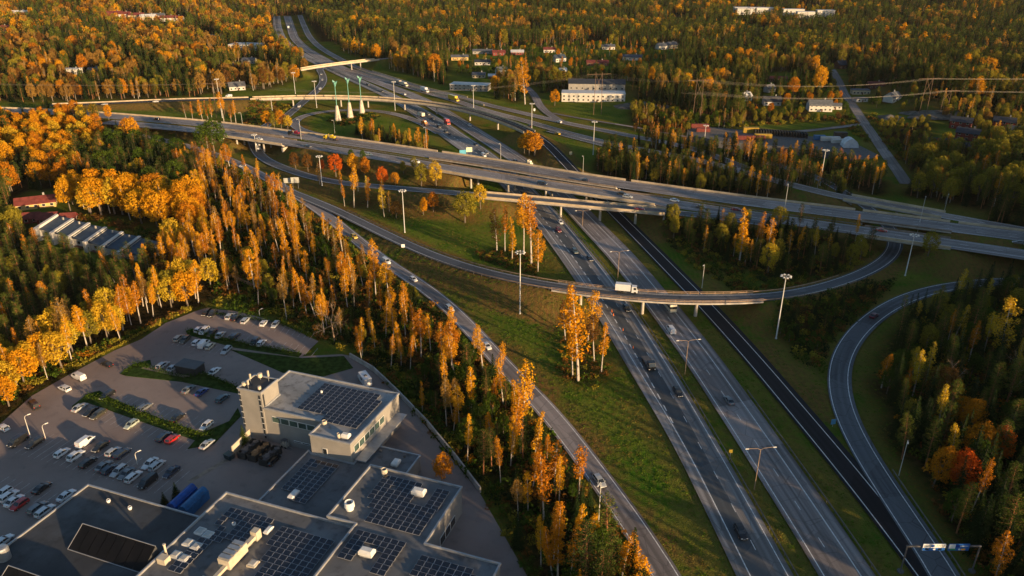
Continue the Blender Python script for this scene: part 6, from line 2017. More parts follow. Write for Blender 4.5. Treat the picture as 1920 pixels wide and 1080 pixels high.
# motorway
D("motorway_west", 1389, 997, -1, "suv", "black", "black SUV on the motorway near the bottom edge")
D("motorway_west", 1271, 734, -1, "estate", "black", "black estate car with lit headlights on the motorway below the truck")
D("motorway_west", 1215, 680, -1, T_("grey", "black", 5.5, 1.2, 2.3, True, "flatbed_truck"), None, "dark flatbed truck on the motorway below the ramp bridge")
D("motorway_west", 1175, 578, -1, "suv", "black", "dark pickup-like SUV just below the ramp bridge")
D("motorway_west", 1106, 484, -1, "saloon", "dark blue", "dark blue saloon in the motorway's inner lane behind the ramp bridge")
D("motorway_west", 1078, 470, -1, "estate", "teal", "grey-green estate car left of the dark blue saloon on the motorway")
D("motorway_west", 1047, 431, -1, "suv", "maroon", "purple-red SUV on the motorway beyond the ramp bridge")
D("motorway_west", 1051, 416, -1, "hatchback", "white", "white hatchback on the motorway just below the slip bridge")
D("motorway_east", 1367, 750, 1, "saloon", "grey", "grey saloon driving away on the motorway's right carriageway")
D("motorway_east", 1258, 618, 1, "van", "white", "white van driving away below the ramp bridge")
D("motorway_east", 1252, 571, 1, bus, "cream", "cream coach half hidden under the ramp bridge")
D("motorway_east", 966, 302, 1, "suv", "black", "black SUV on the motorway just behind the main road bridge")
D("motorway_east", 994, 309, 1, T_("yellow", "cream", 7, 1, 2.4, True, "crane_truck", "cream"), None, "cream crane truck on the motorway shoulder behind the main road bridge")
D("motorway_east", 880, 234, 1, "estate", "white", "white estate car on the motorway below the flyover")
D("motorway_west", 912, 286, -1, "hatchback", "grey", "grey hatchback on the motorway nearest the main road bridge's far side")
D("motorway_west", 907, 291, -1, "van", "white", "white van on the motorway left of the grey hatchback")
D("motorway_west", 892, 270, -1, "saloon", "dark blue", "dark saloon on the motorway behind the white van")
D("motorway_west", 838, 231, -1, T_("red", "red", 6, 2.6), None, "red lorry on the motorway beneath the flyover")
D("motorway_west", 843, 252, -1, "saloon", "black", "first black car of a file of three in the outer lane beyond the bridge")
D("motorway_west", 836, 246, -1, "estate", "black", "second black car of the file of three in the outer lane")
D("motorway_west", 823, 237, -1, "van", "black", "black van at the end of the file of three in the outer lane")
D("motorway_west", 811, 222, -1, "hatchback", "dark blue", "dark car beneath the flyover beside the road works trucks")
D("motorway_west", 803, 213, -1, "saloon", "grey", "grey car on the motorway behind the flyover pier")
D("loop_ramp", 797, 233, 1, T_("orange", "orange", 6, 1.0, 2.4, True, "works_truck", "orange"), None, "orange works truck with folded arm at the loop ramp merge")
D("loop_ramp", 790, 217, 1, T_("cream", "white", 6, 2.2, 2.4), None, "cream works truck behind the orange one at the loop ramp merge")
D("motorway_west", 716, 170, -1, "saloon", "black", "black car on the far motorway left of the flyover")
D("motorway_west", 690, 158, -1, "estate", "black", "second black car on the far motorway left of the flyover")
D("motorway_east", 758, 176, 1, "hatchback", "white", "white car on the far motorway beyond the flyover")
D("motorway_east", 541, 53, 1, T_("white", "white", 9, 2.9), None, "white lorry on the farthest stretch of the motorway")
# main road
D("main_road_south", 1265, 375, 1, "saloon", "white", "white saloon on the main road behind the red car")
D("main_road_south", 1177, 368, 1, "estate", "silver", "silver estate car overtaking a black one on the main road bridge")
D("main_road_south", 1166, 362, 1, "saloon", "black", "black saloon beside the silver estate car on the main road bridge")
D("main_road_south", 1314, 387, 1, "saloon", "grey", "grey-blue saloon on the main road left of the red one")
D("main_road_south", 1381, 392, 1, "saloon", "maroon", "dark red saloon on the main road above the triangle wood")
D("main_road_south", 1653, 431, 1, "saloon", "red", "bright red saloon on the main road above the underpass")
D("main_road_south", 1017, 344, 1, "van", "dark blue", "dark van on the main road bridge over the motorway")
D("main_road_south", 691, 289, 1, "saloon", "pale green", "pale green and white saloon on the main road behind the red maple")
D("main_road_south", 577, 274, 1, "hatchback", "dark blue", "dark blue car on the main road east of its first bridge")
D("main_road_south", 486, 260, 1, "saloon", "white", "white saloon on the main road's first bridge")
D("main_road_south", 779, 303, 1, "van", "white", "white van on the main road behind the yellow tree pair")
D("main_road_north", 1096, 337, -1, "saloon", "dark blue", "dark saloon on the northern carriageway above the fresh asphalt")
D("main_road_north", 1911, 454, -1, "estate", "grey", "grey estate car on the main road cut by the right edge")
D("main_road_north", 555, 252, -1, T_("maroon", "black", 8, 1, 2.5, True, "machine_carrier", "maroon"), None, "dark truck carrying red machinery on the main road")
D("main_road_north", 622, 260, -1, T_("yellow", "yellow", 8, 1, 2.5, True, "excavator_carrier", "yellow"), None, "yellow truck carrying an excavator on the main road")
D("main_road_north", 294, 223, -1, "suv", "black", "black SUV at the western end of the main road")
D("main_road_north", 382, 233, -1, "saloon", "black", "black saloon on the main road behind the green trees")
D("south_slip", 1199, 391, 1, "saloon", "red", "red saloon on the narrow slip road bridge")
D("south_slip", 484, 277, 1, T_("white", "white", 6, 2.8), None, "white lorry coming out under the main road's first bridge")
# flyover and northern roads
D("flyover_link", 429, 180, 1, "van", "white", "white van on the flyover's western approach by the birch row")
D("flyover_link", 292, 190, 1, "saloon", "white", "white saloon on the road over the western meadow")
D("flyover_link", 196, 195, 1, "saloon", "silver", "silver car farthest west on the meadow road")
D("north_slip", 850, 187, -1, T_("yellow", "yellow", 11, 3.2), None, "long yellow lorry on the road behind the flyover")
D("north_slip", 796, 171, -1, T_("white", "white", 8, 3.0), None, "white lorry ahead of the yellow one behind the flyover")
D("north_slip", 758, 160, -1, T_("cream", "cream", 7, 2.4), None, "cream tipper lorry on the far road, right of a pair")
D("north_slip", 748, 156, -1, T_("beige", "cream", 7, 2.4), None, "beige tipper lorry on the far road, left of a pair")
D("north_slip", 1045, 250, 1, "estate", "yellow", "yellow estate car on the road beyond the flyover link")
D("north_slip", 992, 236, 1, "saloon", "black", "black saloon on the road beside the flyover's far parapet")
D("lower_slip", 1193, 289, 1, "saloon", "white", "white saloon on the lower slip road before the pine strip")
D("service_road", 1048, 228, 1, "suv", "white", "white pickup-like car on the service road by the junction")
D("north_link", 561, 199, 1, "saloon", "white", "white saloon on the link road where it dives under the flyover")
D("north_link", 600, 166, 1, "hatchback", "white", "white hatchback low on the winding link road")
D("north_link", 604, 149, 1, "saloon", "silver", "silver car in the bend of the winding link road")
D("north_link", 602, 139, 1, "hatchback", "silver", "silver hatchback above the bend of the winding link road")

# motorhome beside the office block
p = at(684, 718); root = thing("motorhome", "white motorhome parked by the wall behind the office block", "motorhome", p, R(120))
mb = MB(); mb.box((-0.7, 0, 1.85), (5.2, 2.3, 2.5)); mb.build("body", car_paint("white", COLORS["white"]), root)
mb = MB(); mb.v = [(1.9, -1.0, .5), (3.3, -.95, .5), (3.3, .95, .5), (1.9, 1.0, .5), (1.9, -1.05, 2.3), (2.5, -.9, 2.2), (2.5, .9, 2.2), (1.9, 1.05, 2.3), (3.3, -.95, 1.2), (3.3, .95, 1.2)]
mb.f = [(3, 2, 1, 0), (4, 5, 6, 7), (0, 1, 8, 5, 4), (2, 3, 7, 6, 9), (1, 2, 9, 8), (3, 0, 4, 7), (8, 9, 6, 5)]; mb.m = [0] * 7; mb.build("cab", car_paint("white", COLORS["white"]), root)
mb = MB(); mb.face([(3.1, -.8, 1.35), (3.1, .8, 1.35), (2.6, .75, 2.15), (2.6, -.75, 2.15)]); mb.build("windscreen", GLASS, root)
mb = MB(); mb.box((-1.2, 0, 3.2), (0.9, 0.8, 0.25)); mb.build("roof_hatch", DARKSTEEL, root)
for sg in (-1, 1):
    mb = MB(); mb.box((-0.6, sg * 1.16, 2.1), (1.3, 0.05, 0.6)); mb.build("side_window", GLASS, root)
    for wx in (-2.0, 2.3):
        mb = MB(); mb.tube((wx, sg * 0.95 - 0.12, 0.36), (wx, sg * 0.95 + 0.12, 0.36), 0.36, 0.36, 12); mb.build("wheel", TYRE, root)
# forklift by the workshop wall
p = at(535, 838); root = thing("forklift", "small pale forklift parked at the office block's back wall", "forklift", p, R(-30))
mb = MB(); mb.box((0, 0, 0.8), (1.9, 1.15, 0.8)); mb.build("body", LITUNIT, root)
mb = MB()
for x in (-.6, .6):
    for y in (-.5, .5):
        mb.tube((x, y, 1.1), (x * .9, y, 2.2), 0.05, 0.05, 4)
mb.box((0, 0, 2.22), (1.4, 1.15, 0.07)); mb.build("overhead_guard", DARKSTEEL, root)
mb = MB(); mb.box((1.05, -.3, 1.3), (0.1, 0.1, 2.4)); mb.box((1.05, .3, 1.3), (0.1, 0.1, 2.4)); mb.box((1.6, -.3, .15), (1.1, .12, .06)); mb.box((1.6, .3, .15), (1.1, .12, .06)); mb.build("fork_mast", STEEL, root)
for x in (-.6, .6):
    for sg in (-1, 1):
        mb = MB(); mb.tube((x, sg * .55 - .1, .3), (x, sg * .55 + .1, .3), .3, .3, 10); mb.build("wheel", TYRE, root)
# traffic cones along the auxiliary lane
CONEC = plain("cone_orange", (0.65, 0.14, 0.02), 0.5, 0.05)
cm = MB(); cm.lathe([(0.2, 0.03), (0.17, 0.06), (0.035, 0.75)], 8); cme = cm.mesh("cone_body", [CONEC])
fb = MB(); fb.box((0, 0, 0.02), (0.5, 0.5, 0.04)); fbe = fb.mesh("foot", [DARKSTEEL])
for k, (px, py) in enumerate(((1133, 561), (1150, 592), (1168, 620), (1187, 653), (1147, 585))):
    p = at(px, py)
    root = thing("traffic_cone", "orange traffic cone on the white lane dashes of the motorway below the ramp bridge", "traffic cone", p, 0, "cones on the motorway lane line", 1.3)
    link("cone_body", cme, root); link("foot", fbe, root)
# ------------------------------------------------------------------ woods
TREES = []        # (x, y, height, kind, colour, label or None, group)

LABEL_OF = {}
def put(px, py, top, kind, col, label, group=None, z0=None, h=None):
    """One particular tree: foot at (px, py), tip at row top."""
    z = 0.0
    for _ in range(3):
        p = at(px, py, z)
        z = float(ground_z(p.x, p.y))
    hh = h or height_at(px, py, top, z)
    TREES.append([p.x, p.y, hh, kind, col, label, group, True])

def occupied(P, clear, garden=False):
    bad = inside(P, LOT) | inside(P, YARD)
    for c in CLEARINGS[1 if garden else 0:]:
        bad |= inside(P, c)
    for idx, e, z, br in road_dist(P, clear):
        if e is not None:
            bad[idx] = True
    return bad

def grow(pg, spacing, mix, hr, label, group, clear=3.5, jitter=0.45, seed=1, patch=0.0, extra_bad=None, garden=False):
    """Fill a polygon (world) with trees on a jittered grid."""
    rng = np.random.default_rng(seed)
    a = np.array(pg)
    xs = np.arange(a[:, 0].min(), a[:, 0].max() + spacing, spacing)
    ys = np.arange(a[:, 1].min(), a[:, 1].max() + spacing, spacing)
    X, Y = np.meshgrid(xs, ys)
    X[::2] += spacing / 2
    P = np.stack([X.ravel(), Y.ravel()], 1) + rng.uniform(-jitter, jitter, (X.size, 2)) * spacing
    P = P[inside(P, pg)]
    if len(P) == 0:
        return
    P = P[~occupied(P, clear, garden)]
    if extra_bad is not None:
        P = P[~extra_bad(P)]
    w = np.array([m[0] for m in mix], float)
    pn = np.sin(P[:, 0] * 0.035 + seed) * np.cos(P[:, 1] * 0.027 - seed) + 0.6 * np.sin(P[:, 0] * 0.09 + P[:, 1] * 0.06 + seed * 2)
    gapn = np.sin(P[:, 0] * 0.021 + P[:, 1] * 0.013 + seed) + np.sin(P[:, 1] * 0.037 - P[:, 0] * 0.017 + 2 * seed) + 0.7 * np.sin(P[:, 0] * 0.083 + seed)
    for (x, y), q, gq in zip(P, pn, gapn):
        if patch and gq > 1.75:
            continue
        ww = w.copy()
        if patch:
            for i, m in enumerate(mix):
                ww[i] *= math.exp(patch * q * (1 if m[2] in ("pine", "spruce", "moss", "green") else -1))
        k = rng.choice(len(mix), p=ww / ww.sum())
        m = mix[k]
        hs = m[3] if len(m) > 3 else 1.0
        h = rng.uniform(*hr) * hs * (1 + (0.10 * math.sin(x * 0.019 + y * 0.023 + seed) if patch else 0))
        TREES.append([x, y, h, m[1], m[2], label, group, False])

Z = lambda *p: poly(p)
grow(Z((345, 300), (395, 300), (450, 322), (520, 352), (560, 380), (610, 418), (660, 458), (720, 505), (775, 540), (835, 590), (890, 650), (800, 700), (745, 715), (700, 690), (660, 660), (600, 622), (520, 592), (440, 560), (400, 545), (395, 480), (385, 430), (370, 380), (340, 330)), 6.0,
     [(0.27, "birch", "gold"), (0.22, "birch", "amber"), (0.10, "birch", "tan"), (0.05, "birch", "rust"), (0.20, "spruce", "spruce", 0.6), (0.08, "broad", "olive", 0.5), (0.08, "broad", "green", 0.5)], (9, 17.5),
     "the birch belt by the slip road", "birch belt by the slip road", 6.0, seed=3)
grow(Z((800, 700), (890, 650), (950, 715), (1005, 780), (1060, 850), (1105, 910), (1170, 1000), (1230, 1100), (1300, 1200), (1080, 1240), (1010, 1100), (920, 930), (850, 840), (770, 745)), 5.0,
     [(0.22, "birch", "gold"), (0.18, "birch", "amber"), (0.06, "birch", "tan"), (0.20, "pine", "pine", 0.8), (0.22, "spruce", "spruce", 0.6), (0.12, "broad", "green", 0.55)], (9, 18),
     "the strip between service wall and slip road", "lower strip by the slip road", 3.0, seed=5)
grow(Z((-80, 800), (0, 780), (60, 728), (140, 690), (220, 645), (290, 600), (350, 578), (390, 566), (395, 540), (300, 545), (200, 600), (100, 650), (0, 690), (-80, 720)), 4.8,
     [(0.20, "broad", "yellow", 0.85), (0.10, "broad", "gold", 0.8), (0.20, "broad", "olive", 0.75), (0.28, "birch", "gold"), (0.12, "birch", "amber"), (0.10, "birch", "tan")], (12, 18),
     "the sunlit row along the car park", "row along the car park", 1.5, seed=7)
grow(Z((-160, 720), (0, 688), (100, 645), (200, 595), (300, 540), (310, 500), (200, 485), (60, 475), (0, 450), (-160, 480)), 5.2,
     [(0.42, "pine", "moss"), (0.30, "pine", "pine"), (0.08, "spruce", "spruce"), (0.1, "birch", "amber"), (0.10, "broad", "olive", 0.8)], (9.5, 14),
     "the wood below the terraced houses", "wood below the terraced houses", 3, seed=9)
grow(Z((262, 478), (330, 465), (390, 440), (398, 545), (300, 545)), 5.0,
     [(0.36, "birch", "amber"), (0.26, "birch", "gold"), (0.18, "broad", "yellow", 0.85), (0.2, "broad", "rust", 0.7)], (11, 16.5),
     "the golden wood at the terrace's end", "golden wood by the terraced houses", 3, seed=11)
grow(Z((130, 400), (260, 420), (385, 440), (372, 392), (250, 378), (130, 372)), 6.3,
     [(0.62, "broad", "gold"), (0.14, "broad", "amber"), (0.12, "broad", "yellow"), (0.12, "birch", "gold")], (14, 18.5),
     "the glowing clump behind the terraced houses", "glowing clump behind the terraced houses", 3, seed=13)
grow(Z((140, 372), (380, 392), (372, 330), (345, 300), (240, 275), (150, 300)), 5.2,
     [(0.45, "spruce", "spruce"), (0.3, "pine", "pine"), (0.1, "broad", "green"), (0.08, "birch", "amber"), (0.07, "broad", "yellow", 0.8)], (12, 16.5),
     "the dark wood above the glowing clump", "dark wood left of the slip road", 3, seed=15)
grow(Z((-180, 370), (140, 362), (150, 300), (240, 275), (300, 252), (170, 226), (100, 216), (-200, 222)), 6.4,
     [(0.30, "broad", "gold"), (0.2, "broad", "amber"), (0.1, "broad", "yellow"), (0.16, "pine", "pine"), (0.24, "spruce", "spruce")], (11, 15.5),
     "the golden wood west on the main road", "western golden wood", 4, seed=17, patch=0.9)
grow(Z((-220, 480), (0, 452), (60, 465), (62, 402), (28, 352), (-220, 360)), 5.6,
     [(0.35, "pine", "moss"), (0.3, "pine", "pine"), (0.2, "spruce", "spruce"), (0.15, "broad", "olive")], (10, 14),
     "the wood around the yellow bungalow", "wood by the bungalow", 3, seed=19)
# right-hand side
grow(Z((1105, 318), (1150, 336), (1300, 358), (1450, 376), (1590, 393), (1598, 380), (1500, 352), (1400, 333), (1250, 308), (1130, 290)), 4.1,
     [(0.33, "pine", "pine"), (0.30, "spruce", "spruce", 0.9), (0.14, "pine", "moss"), (0.10, "birch", "gold"), (0.13, "broad", "olive", 0.7)], (9.5, 14.5),
     "the strip along the main road's north side", "strip north of the main road", 2.2, seed=21)
grow(Z((1180, 266), (1300, 300), (1420, 325), (1560, 352), (1640, 368), (1660, 345), (1560, 318), (1400, 292), (1290, 275)), 4.5,
     [(0.3, "pine", "moss"), (0.22, "pine", "pine"), (0.16, "birch", "gold"), (0.14, "birch", "amber"), (0.18, "spruce", "spruce", 0.9)], (11, 15),
     "the wood below the storage yard", "wood by the storage yard", 2.0, seed=23)
grow(Z((1215, 418), (1290, 410), (1420, 432), (1560, 452), (1640, 475), (1625, 500), (1560, 518), (1470, 525), (1400, 500), (1330, 480), (1250, 445)), 4.6,
     [(0.5, "spruce", "spruce", 0.85), (0.18, "pine", "pine"), (0.10, "birch", "gold"), (0.12, "broad", "olive", 0.8), (0.1, "pine", "moss")], (8, 13),
     "the triangle wood below the main road", "triangle wood under the main road", 2.5, seed=25)
grow(Z((1440, 585), (1600, 548), (1650, 535), (1610, 590), (1570, 630), (1540, 675), (1470, 640)), 5.5,
     [(0.4, "spruce", "spruce", 0.7), (0.4, "broad", "green", 0.4), (0.2, "pine", "pine", 0.7)], (6, 11),
     "the shaded bank left of the loop road", "shaded bank by the loop road", 2.5, seed=27)
grow(Z((1700, 606), (1760, 575), (1850, 552), (1960, 552), (2260, 700), (2260, 1450), (1900, 1400), (1840, 1090), (1765, 960), (1690, 865), (1660, 785), (1650, 705), (1668, 645)), 5.0,
     [(0.44, "spruce", "spruce"), (0.22, "pine", "moss"), (0.08, "broad", "green", 0.7), (0.10, "broad", "olive", 0.7), (0.06, "birch", "yellow"), (0.04, "birch", "amber"), (0.02, "broad", "amber", 0.8)], (10, 17),
     "the shaded wood inside the loop road", "shaded wood inside the loop", 3.5, seed=29)
grow(Z((1700, 345), (1640, 300), (1700, 285), (1940, 285), (2150, 320), (2150, 430), (1920, 418), (1800, 396), (1710, 374)), 5.4,
     [(0.28, "spruce", "spruce"), (0.34, "pine", "moss"), (0.24, "broad", "olive"), (0.14, "birch", "amber")], (11, 16),
     "the wood below the red houses", "wood below the red houses", 3, seed=31)
grow(Z((1640, 236), (1740, 228), (1750, 290), (1700, 345), (1672, 300)), 5.6, [(0.5, "broad", "olive", 0.6), (0.3, "pine", "moss", 0.7), (0.2, "broad", "rust", 0.5)], (7, 12),
     "the rocky slope by the hill street", "rocky slope trees", 3, seed=33)
grow(Z((1190, 205), (1300, 225), (1420, 232), (1600, 225), (1640, 215), (1600, 200), (1400, 214), (1300, 215), (1200, 190)), 6.5,
     [(0.5, "broad", "olive", 0.5), (0.3, "broad", "green", 0.5), (0.2, "broad", "rust", 0.45)], (8, 12),
     "the bank above the storage yard", "bank above the storage yard", 2.5, seed=35)
grow(Z((1190, 250), (1290, 262), (1300, 232), (1190, 212)), 5.5, [(0.4, "birch", "amber", 0.6), (0.3, "broad", "rust", 0.6), (0.3, "broad", "olive", 0.6)], (8, 12),
     "the thicket beside the foot path", "thicket by the foot path", 2, seed=37)

grow(Z((1090, 1130), (1215, 1095), (1340, 1250), (1480, 1480), (1300, 1600), (1150, 1400)), 5.2, [(0.3, "birch", "gold"), (0.2, "birch", "amber"), (0.3, "pine", "pine"), (0.2, "spruce", "spruce")], (14, 19), "the strip between service wall and slip road", "lower strip by the slip road", 3.0, seed=61)  # strip carried on below the view, added to shade the factory walls
grow(Z((495, 305), (560, 338), (610, 362), (700, 388), (745, 402), (720, 372), (640, 352), (560, 326)), 7.0, [(0.4, "birch", "gold"), (0.3, "birch", "yellow"), (0.2, "birch", "tan"), (0.1, "broad", "olive", 0.5)], (8, 13), "the loose row along the narrow slip", "loose row along the narrow slip", 2.0, seed=63)
grow(Z((666, 252), (690, 240), (760, 264), (818, 284), (800, 291), (690, 270)), 5.5, [(0.35, "spruce", "spruce"), (0.25, "birch", "gold"), (0.4, "broad", "olive", 0.7)], (7, 11), "the copse on the loop meadow", "copse on the loop meadow", 2.0, seed=65)
grow(Z((628, 322), (700, 326), (760, 345), (840, 352), (800, 336), (700, 315)), 7.5, [(0.3, "broad", "amber", 0.7), (0.4, "broad", "olive", 0.7), (0.3, "broad", "green", 0.6)], (8, 12), "the bank below the main road", "bank below the main road", 2.0, seed=67)
# ---- distant woods
def far_wood(px_poly, spacing, mix, hr, label, group, seed, patch=1.3, clear=5.0):
    grow(poly(px_poly), spacing, mix, hr, label, group, clear, 0.48, seed, patch)

GOLD_MIX = [(0.04, "broad", "gold"), (0.03, "broad", "amber"), (0.13, "birch", "tan"), (0.07, "birch", "gold"), (0.10, "broad", "tan"), (0.05, "broad", "rust"), (0.08, "broad", "olive"), (0.19, "pine", "moss"), (0.16, "pine", "pine"), (0.19, "spruce", "spruce", 1.2)]
GREEN_MIX = [(0.27, "pine", "moss"), (0.32, "pine", "pine"), (0.27, "spruce", "spruce", 1.15), (0.02, "birch", "gold"), (0.02, "birch", "tan"), (0.012, "broad", "gold"), (0.03, "broad", "olive"), (0.02, "broad", "tan")]
far_wood([(-260, 193), (90, 191), (290, 185), (430, 177), (480, 171), (540, 158), (585, 142), (565, 110), (535, 88), (518, 66), (512, 35), (500, 14), (-420, 14)], 7.4, GOLD_MIX, (12, 17.5), "the forest west of the motorway", "forest west of the motorway", 41)
far_wood([(500, 14), (560, 12), (590, 45), (640, 97), (720, 126), (800, 152), (880, 172), (960, 192), (1000, 178), (1040, 172), (1190, 190), (1300, 222), (1400, 222), (1480, 172), (1560, 165), (1560, 14)], 7.4, GREEN_MIX, (12, 18), "the forest east of the motorway", "forest east of the motorway", 43)
far_wood([(1560, 14), (1560, 165), (1600, 170), (1720, 170), (1760, 205), (1930, 215), (2250, 235), (2500, 14)], 7.4, GREEN_MIX, (12, 18), "the dark forest above the power lines", "forest above the power lines", 45, patch=1.0)
far_wood([(-420, 14), (2500, 14), (2900, -52), (-900, -52)], 12.0, GREEN_MIX + [(0.06, "broad", "tan")], (14, 19), "the wooded ridge at the top", "wooded ridge", 47, patch=1.5)
grow(Z((1715, 172), (1960, 178), (1960, 300), (1850, 296), (1760, 215)), 6.6, [(0.3, "broad", "olive", 0.8), (0.25, "pine", "moss"), (0.2, "spruce", "spruce"), (0.15, "broad", "tan", 0.8), (0.1, "birch", "gold")], (9, 14), "the trees around the red houses", "trees around the red houses", 3, seed=57)
grow(Z((1180, 200), (1300, 222), (1400, 222), (1400, 240), (1300, 245), (1190, 236)), 6.0, [(0.4, "broad", "olive", 0.7), (0.3, "broad", "green", 0.7), (0.3, "birch", "tan", 0.8)], (8, 13), "the scrub left of the storage yard", "scrub left of the storage yard", 2.5, seed=59)
# the wood goes on beyond the right edge, added there to shade the loop
grow([(185, 40), (250, 5), (420, -60), (420, 330), (215, 330), (190, 240), (172, 150)], 6.5, [(0.5, "spruce", "spruce"), (0.3, "pine", "pine"), (0.2, "broad", "olive")], (14, 19), "the shaded wood inside the loop road", "shaded wood inside the loop", 3.5, seed=49)

grow(Z((1375, 165), (1600, 158), (1720, 168), (1735, 218), (1640, 208), (1600, 216), (1400, 224)), 8.0, [(0.25, "broad", "olive", 0.7), (0.25, "broad", "green", 0.7), (0.15, "broad", "amber", 0.7), (0.2, "pine", "moss"), (0.15, "spruce", "spruce")], (8, 13), "the gardens along the hill street", "gardens along the hill street", 3, seed=55)
# ---- gardens of the housing area, and a free view of every house
grow(HOUSING, 11.0, [(0.3, "broad", "green", 0.6), (0.25, "broad", "olive", 0.6), (0.15, "broad", "amber", 0.6), (0.15, "pine", "pine"), (0.15, "birch", "amber", 0.8)], (9, 15), "the gardens of the housing area", "gardens of the housing area", 3, seed=51, garden=True)
far_wood([(500, 40), (602, 50), (602, 6), (490, 6)], 8.0, GREEN_MIX, (12, 17), "the forest where the motorway vanishes", "forest where the motorway vanishes", 53, 0.5)
keep_ = []
for t in TREES:
    ok = True
    for hx, hy, hr_, front in HOUSES:
        dx, dy = t[0] - hx, t[1] - hy
        if abs(dx) > 60 or abs(dy) > 60:
            continue
        n_ = math.hypot(hx, hy)
        ax = -(dx * hx + dy * hy) / n_            # metres in front of the house, towards the viewer
        lat = abs(dx * hy - dy * hx) / n_
        if lat < hr_ + 2 and -hr_ - 3 < ax < front:
            ok = False
            break
    if ok:
        keep_.append(t)
TREES[:] = keep_

# ---- trees one can pick out by themselves
put(931, 471, 392, "birch", "rust", "thin half-bare birch, leftmost of the six birches on the meadow by the motorway")
put(947, 472, 385, "birch", "amber", "slim orange birch second from left among the six meadow birches")
put(960, 487, 402, "birch", "gold", "forked golden birch third from left among the six meadow birches")
put(981, 478, 363, "birch", "gold", "tallest golden birch of the six on the meadow by the motorway")
put(995, 495, 368, "birch", "amber", "thin birch just right of the tallest of the six meadow birches")
put(1008, 509, 426, "birch", "gold", "bright golden birch nearest the motorway among the six meadow birches")
put(1061, 637, 560, "birch", "rust", "thin bare-stemmed birch at the foot of the ramp bridge")
put(1068, 622, 532, "birch", "amber", "orange birch rising in front of the ramp bridge abutment")
put(1082, 714, 535, "birch", "gold", "tallest golden birch in the clump in front of the ramp bridge")
put(1074, 706, 590, "birch", "gold", "dense golden birch at the left foot of the bridge clump")
put(1100, 643, 545, "birch", "gold", "slim golden birch in front of the ramp bridge railing, right of the tallest")
put(1114, 676, 588, "birch", "rust", "almost bare birch between the bridge clump and the lone golden birch")
put(1128, 700, 606, "birch", "gold", "leaning golden birch standing alone beside the motorway shoulder")
put(976, 850, 672, "birch", "gold", "very tall dense golden birch at the edge of the slip road")
put(958, 862, 730, "birch", "amber", "orange birch left of the very tall one by the slip road")
put(1000, 872, 770, "birch", "gold", "golden birch just below the very tall one by the slip road")
put(1086, 940, 832, "birch", "amber", "orange birch overhanging the slip road beside the silver estate car")
put(1049, 945, 852, "birch", "gold", "golden birch second from the one overhanging the slip road")
put(1018, 975, 840, "birch", "amber", "slender orange birch in the lower strip, left of two golden ones")
put(1047, 1090, 952, "birch", "amber", "orange birch with white stem at the bottom of the lower strip")
put(1066, 1105, 985, "birch", "amber", "short orange birch with white stem beside the green conifer at the bottom")
put(1136, 1032, 926, "pine", "moss", "mossy green pine with reddish stem at the slip road edge")
put(1098, 1130, 978, "pine", "pine", "big green pine at the bottom of the lower strip")
put(1186, 1118, 1040, "birch", "amber", "narrow orange birch tip at the slip road near the bottom edge")
put(828, 906, 852, "broad", "amber", "small orange tree alone beside the service road behind the solar roofs")
put(872, 417, 358, "broad", "olive", "big round yellow-green tree on the meadow, left of its pair")
put(901, 407, 361, "broad", "yellow", "yellow-green round tree on the meadow, right of its pair")
put(794, 405, 372, "broad", "gold", "small orange tree on the meadow, left of two under the high mast")
put(813, 404, 367, "broad", "amber", "small reddish orange tree on the meadow, right of two near the high mast")
put(630, 332, 290, "broad", "red", "red maple below the main road, left of the golden spire")
put(662, 330, 292, "broad", "gold", "orange maple below the main road behind the golden spire")
put(684, 335, 296, "broad", "amber", "round amber tree behind the golden spire")
put(664, 389, 306, "birch", "gold", "golden spire-shaped birch standing out on the meadow")
put(646, 387, 345, "birch", "amber", "slim orange birch left of the golden spire")
put(690, 389, 332, "birch", "amber", "thin orange birch right of the golden spire")
put(721, 407, 352, "birch", "yellow", "pale yellow birch on the meadow near the high mast")
put(743, 409, 376, "broad", "rust", "small bare brown tree beside the high mast on the meadow")
put(716, 349, 312, "broad", "red", "red tree, left one of the pair beside the slip road below the main road")
put(742, 349, 321, "broad", "amber", "orange tree, right one of the pair beside the slip road below the main road")
put(790, 353, 308, "broad", "olive", "yellow-green tree at the main road bank, left of a pair")
put(818, 352, 305, "broad", "yellow", "yellow tree at the main road bank, right of a pair")
put(555, 318, 286, "broad", "rust", "brown bush-like tree on the bank of the main road, left of three")
put(578, 322, 288, "broad", "rust", "brown bush-like tree on the bank of the main road, middle of three")
put(604, 322, 300, "broad", "red", "rusty orange bush-like tree on the bank, right of three")
put(1740, 478, 431, "broad", "olive", "single olive tree beside the underpass of the main road")
put(1535, 178, 124, "broad", "gold", "large golden tree standing behind the white house with the gable window")
put(1487, 182, 143, "broad", "amber", "smaller amber tree left of the large golden tree behind the white house")
put(1385, 495, 392, "birch", "gold", "tall golden birch in the triangle wood, leftmost bright one")
put(1415, 470, 402, "birch", "amber", "orange birch second in the triangle wood beside the tall golden one")
put(1437, 478, 408, "birch", "gold", "bright orange birch in the triangle wood, third from its left end")
put(1494, 482, 425, "birch", "gold", "golden birch fourth in the triangle wood, in front of a dark crown")
put(1527, 485, 424, "birch", "yellow", "yellow birch at the right end of the triangle wood")
put(1440, 512, 455, "broad", "yellow", "round yellow-green tree low in the triangle wood")
put(1866, 870, 800, "broad", "red", "bright orange-red maple glowing in the shaded wood")
put(1790, 935, 850, "broad", "red", "dark red maple left of the glowing one in the shaded wood")
put(1765, 770, 690, "broad", "rust", "orange brown tree with thin crown in the shaded wood near the loop road")
put(1800, 800, 745, "broad", "amber", "small orange crown right of the thin brown tree in the shaded wood")
put(1715, 610, 562, "birch", "yellow", "lone yellow birch at the edge of the shaded wood beside the loop road")
put(1870, 690, 560, "birch", "yellow", "tall yellow-green birch deep in the shaded wood")
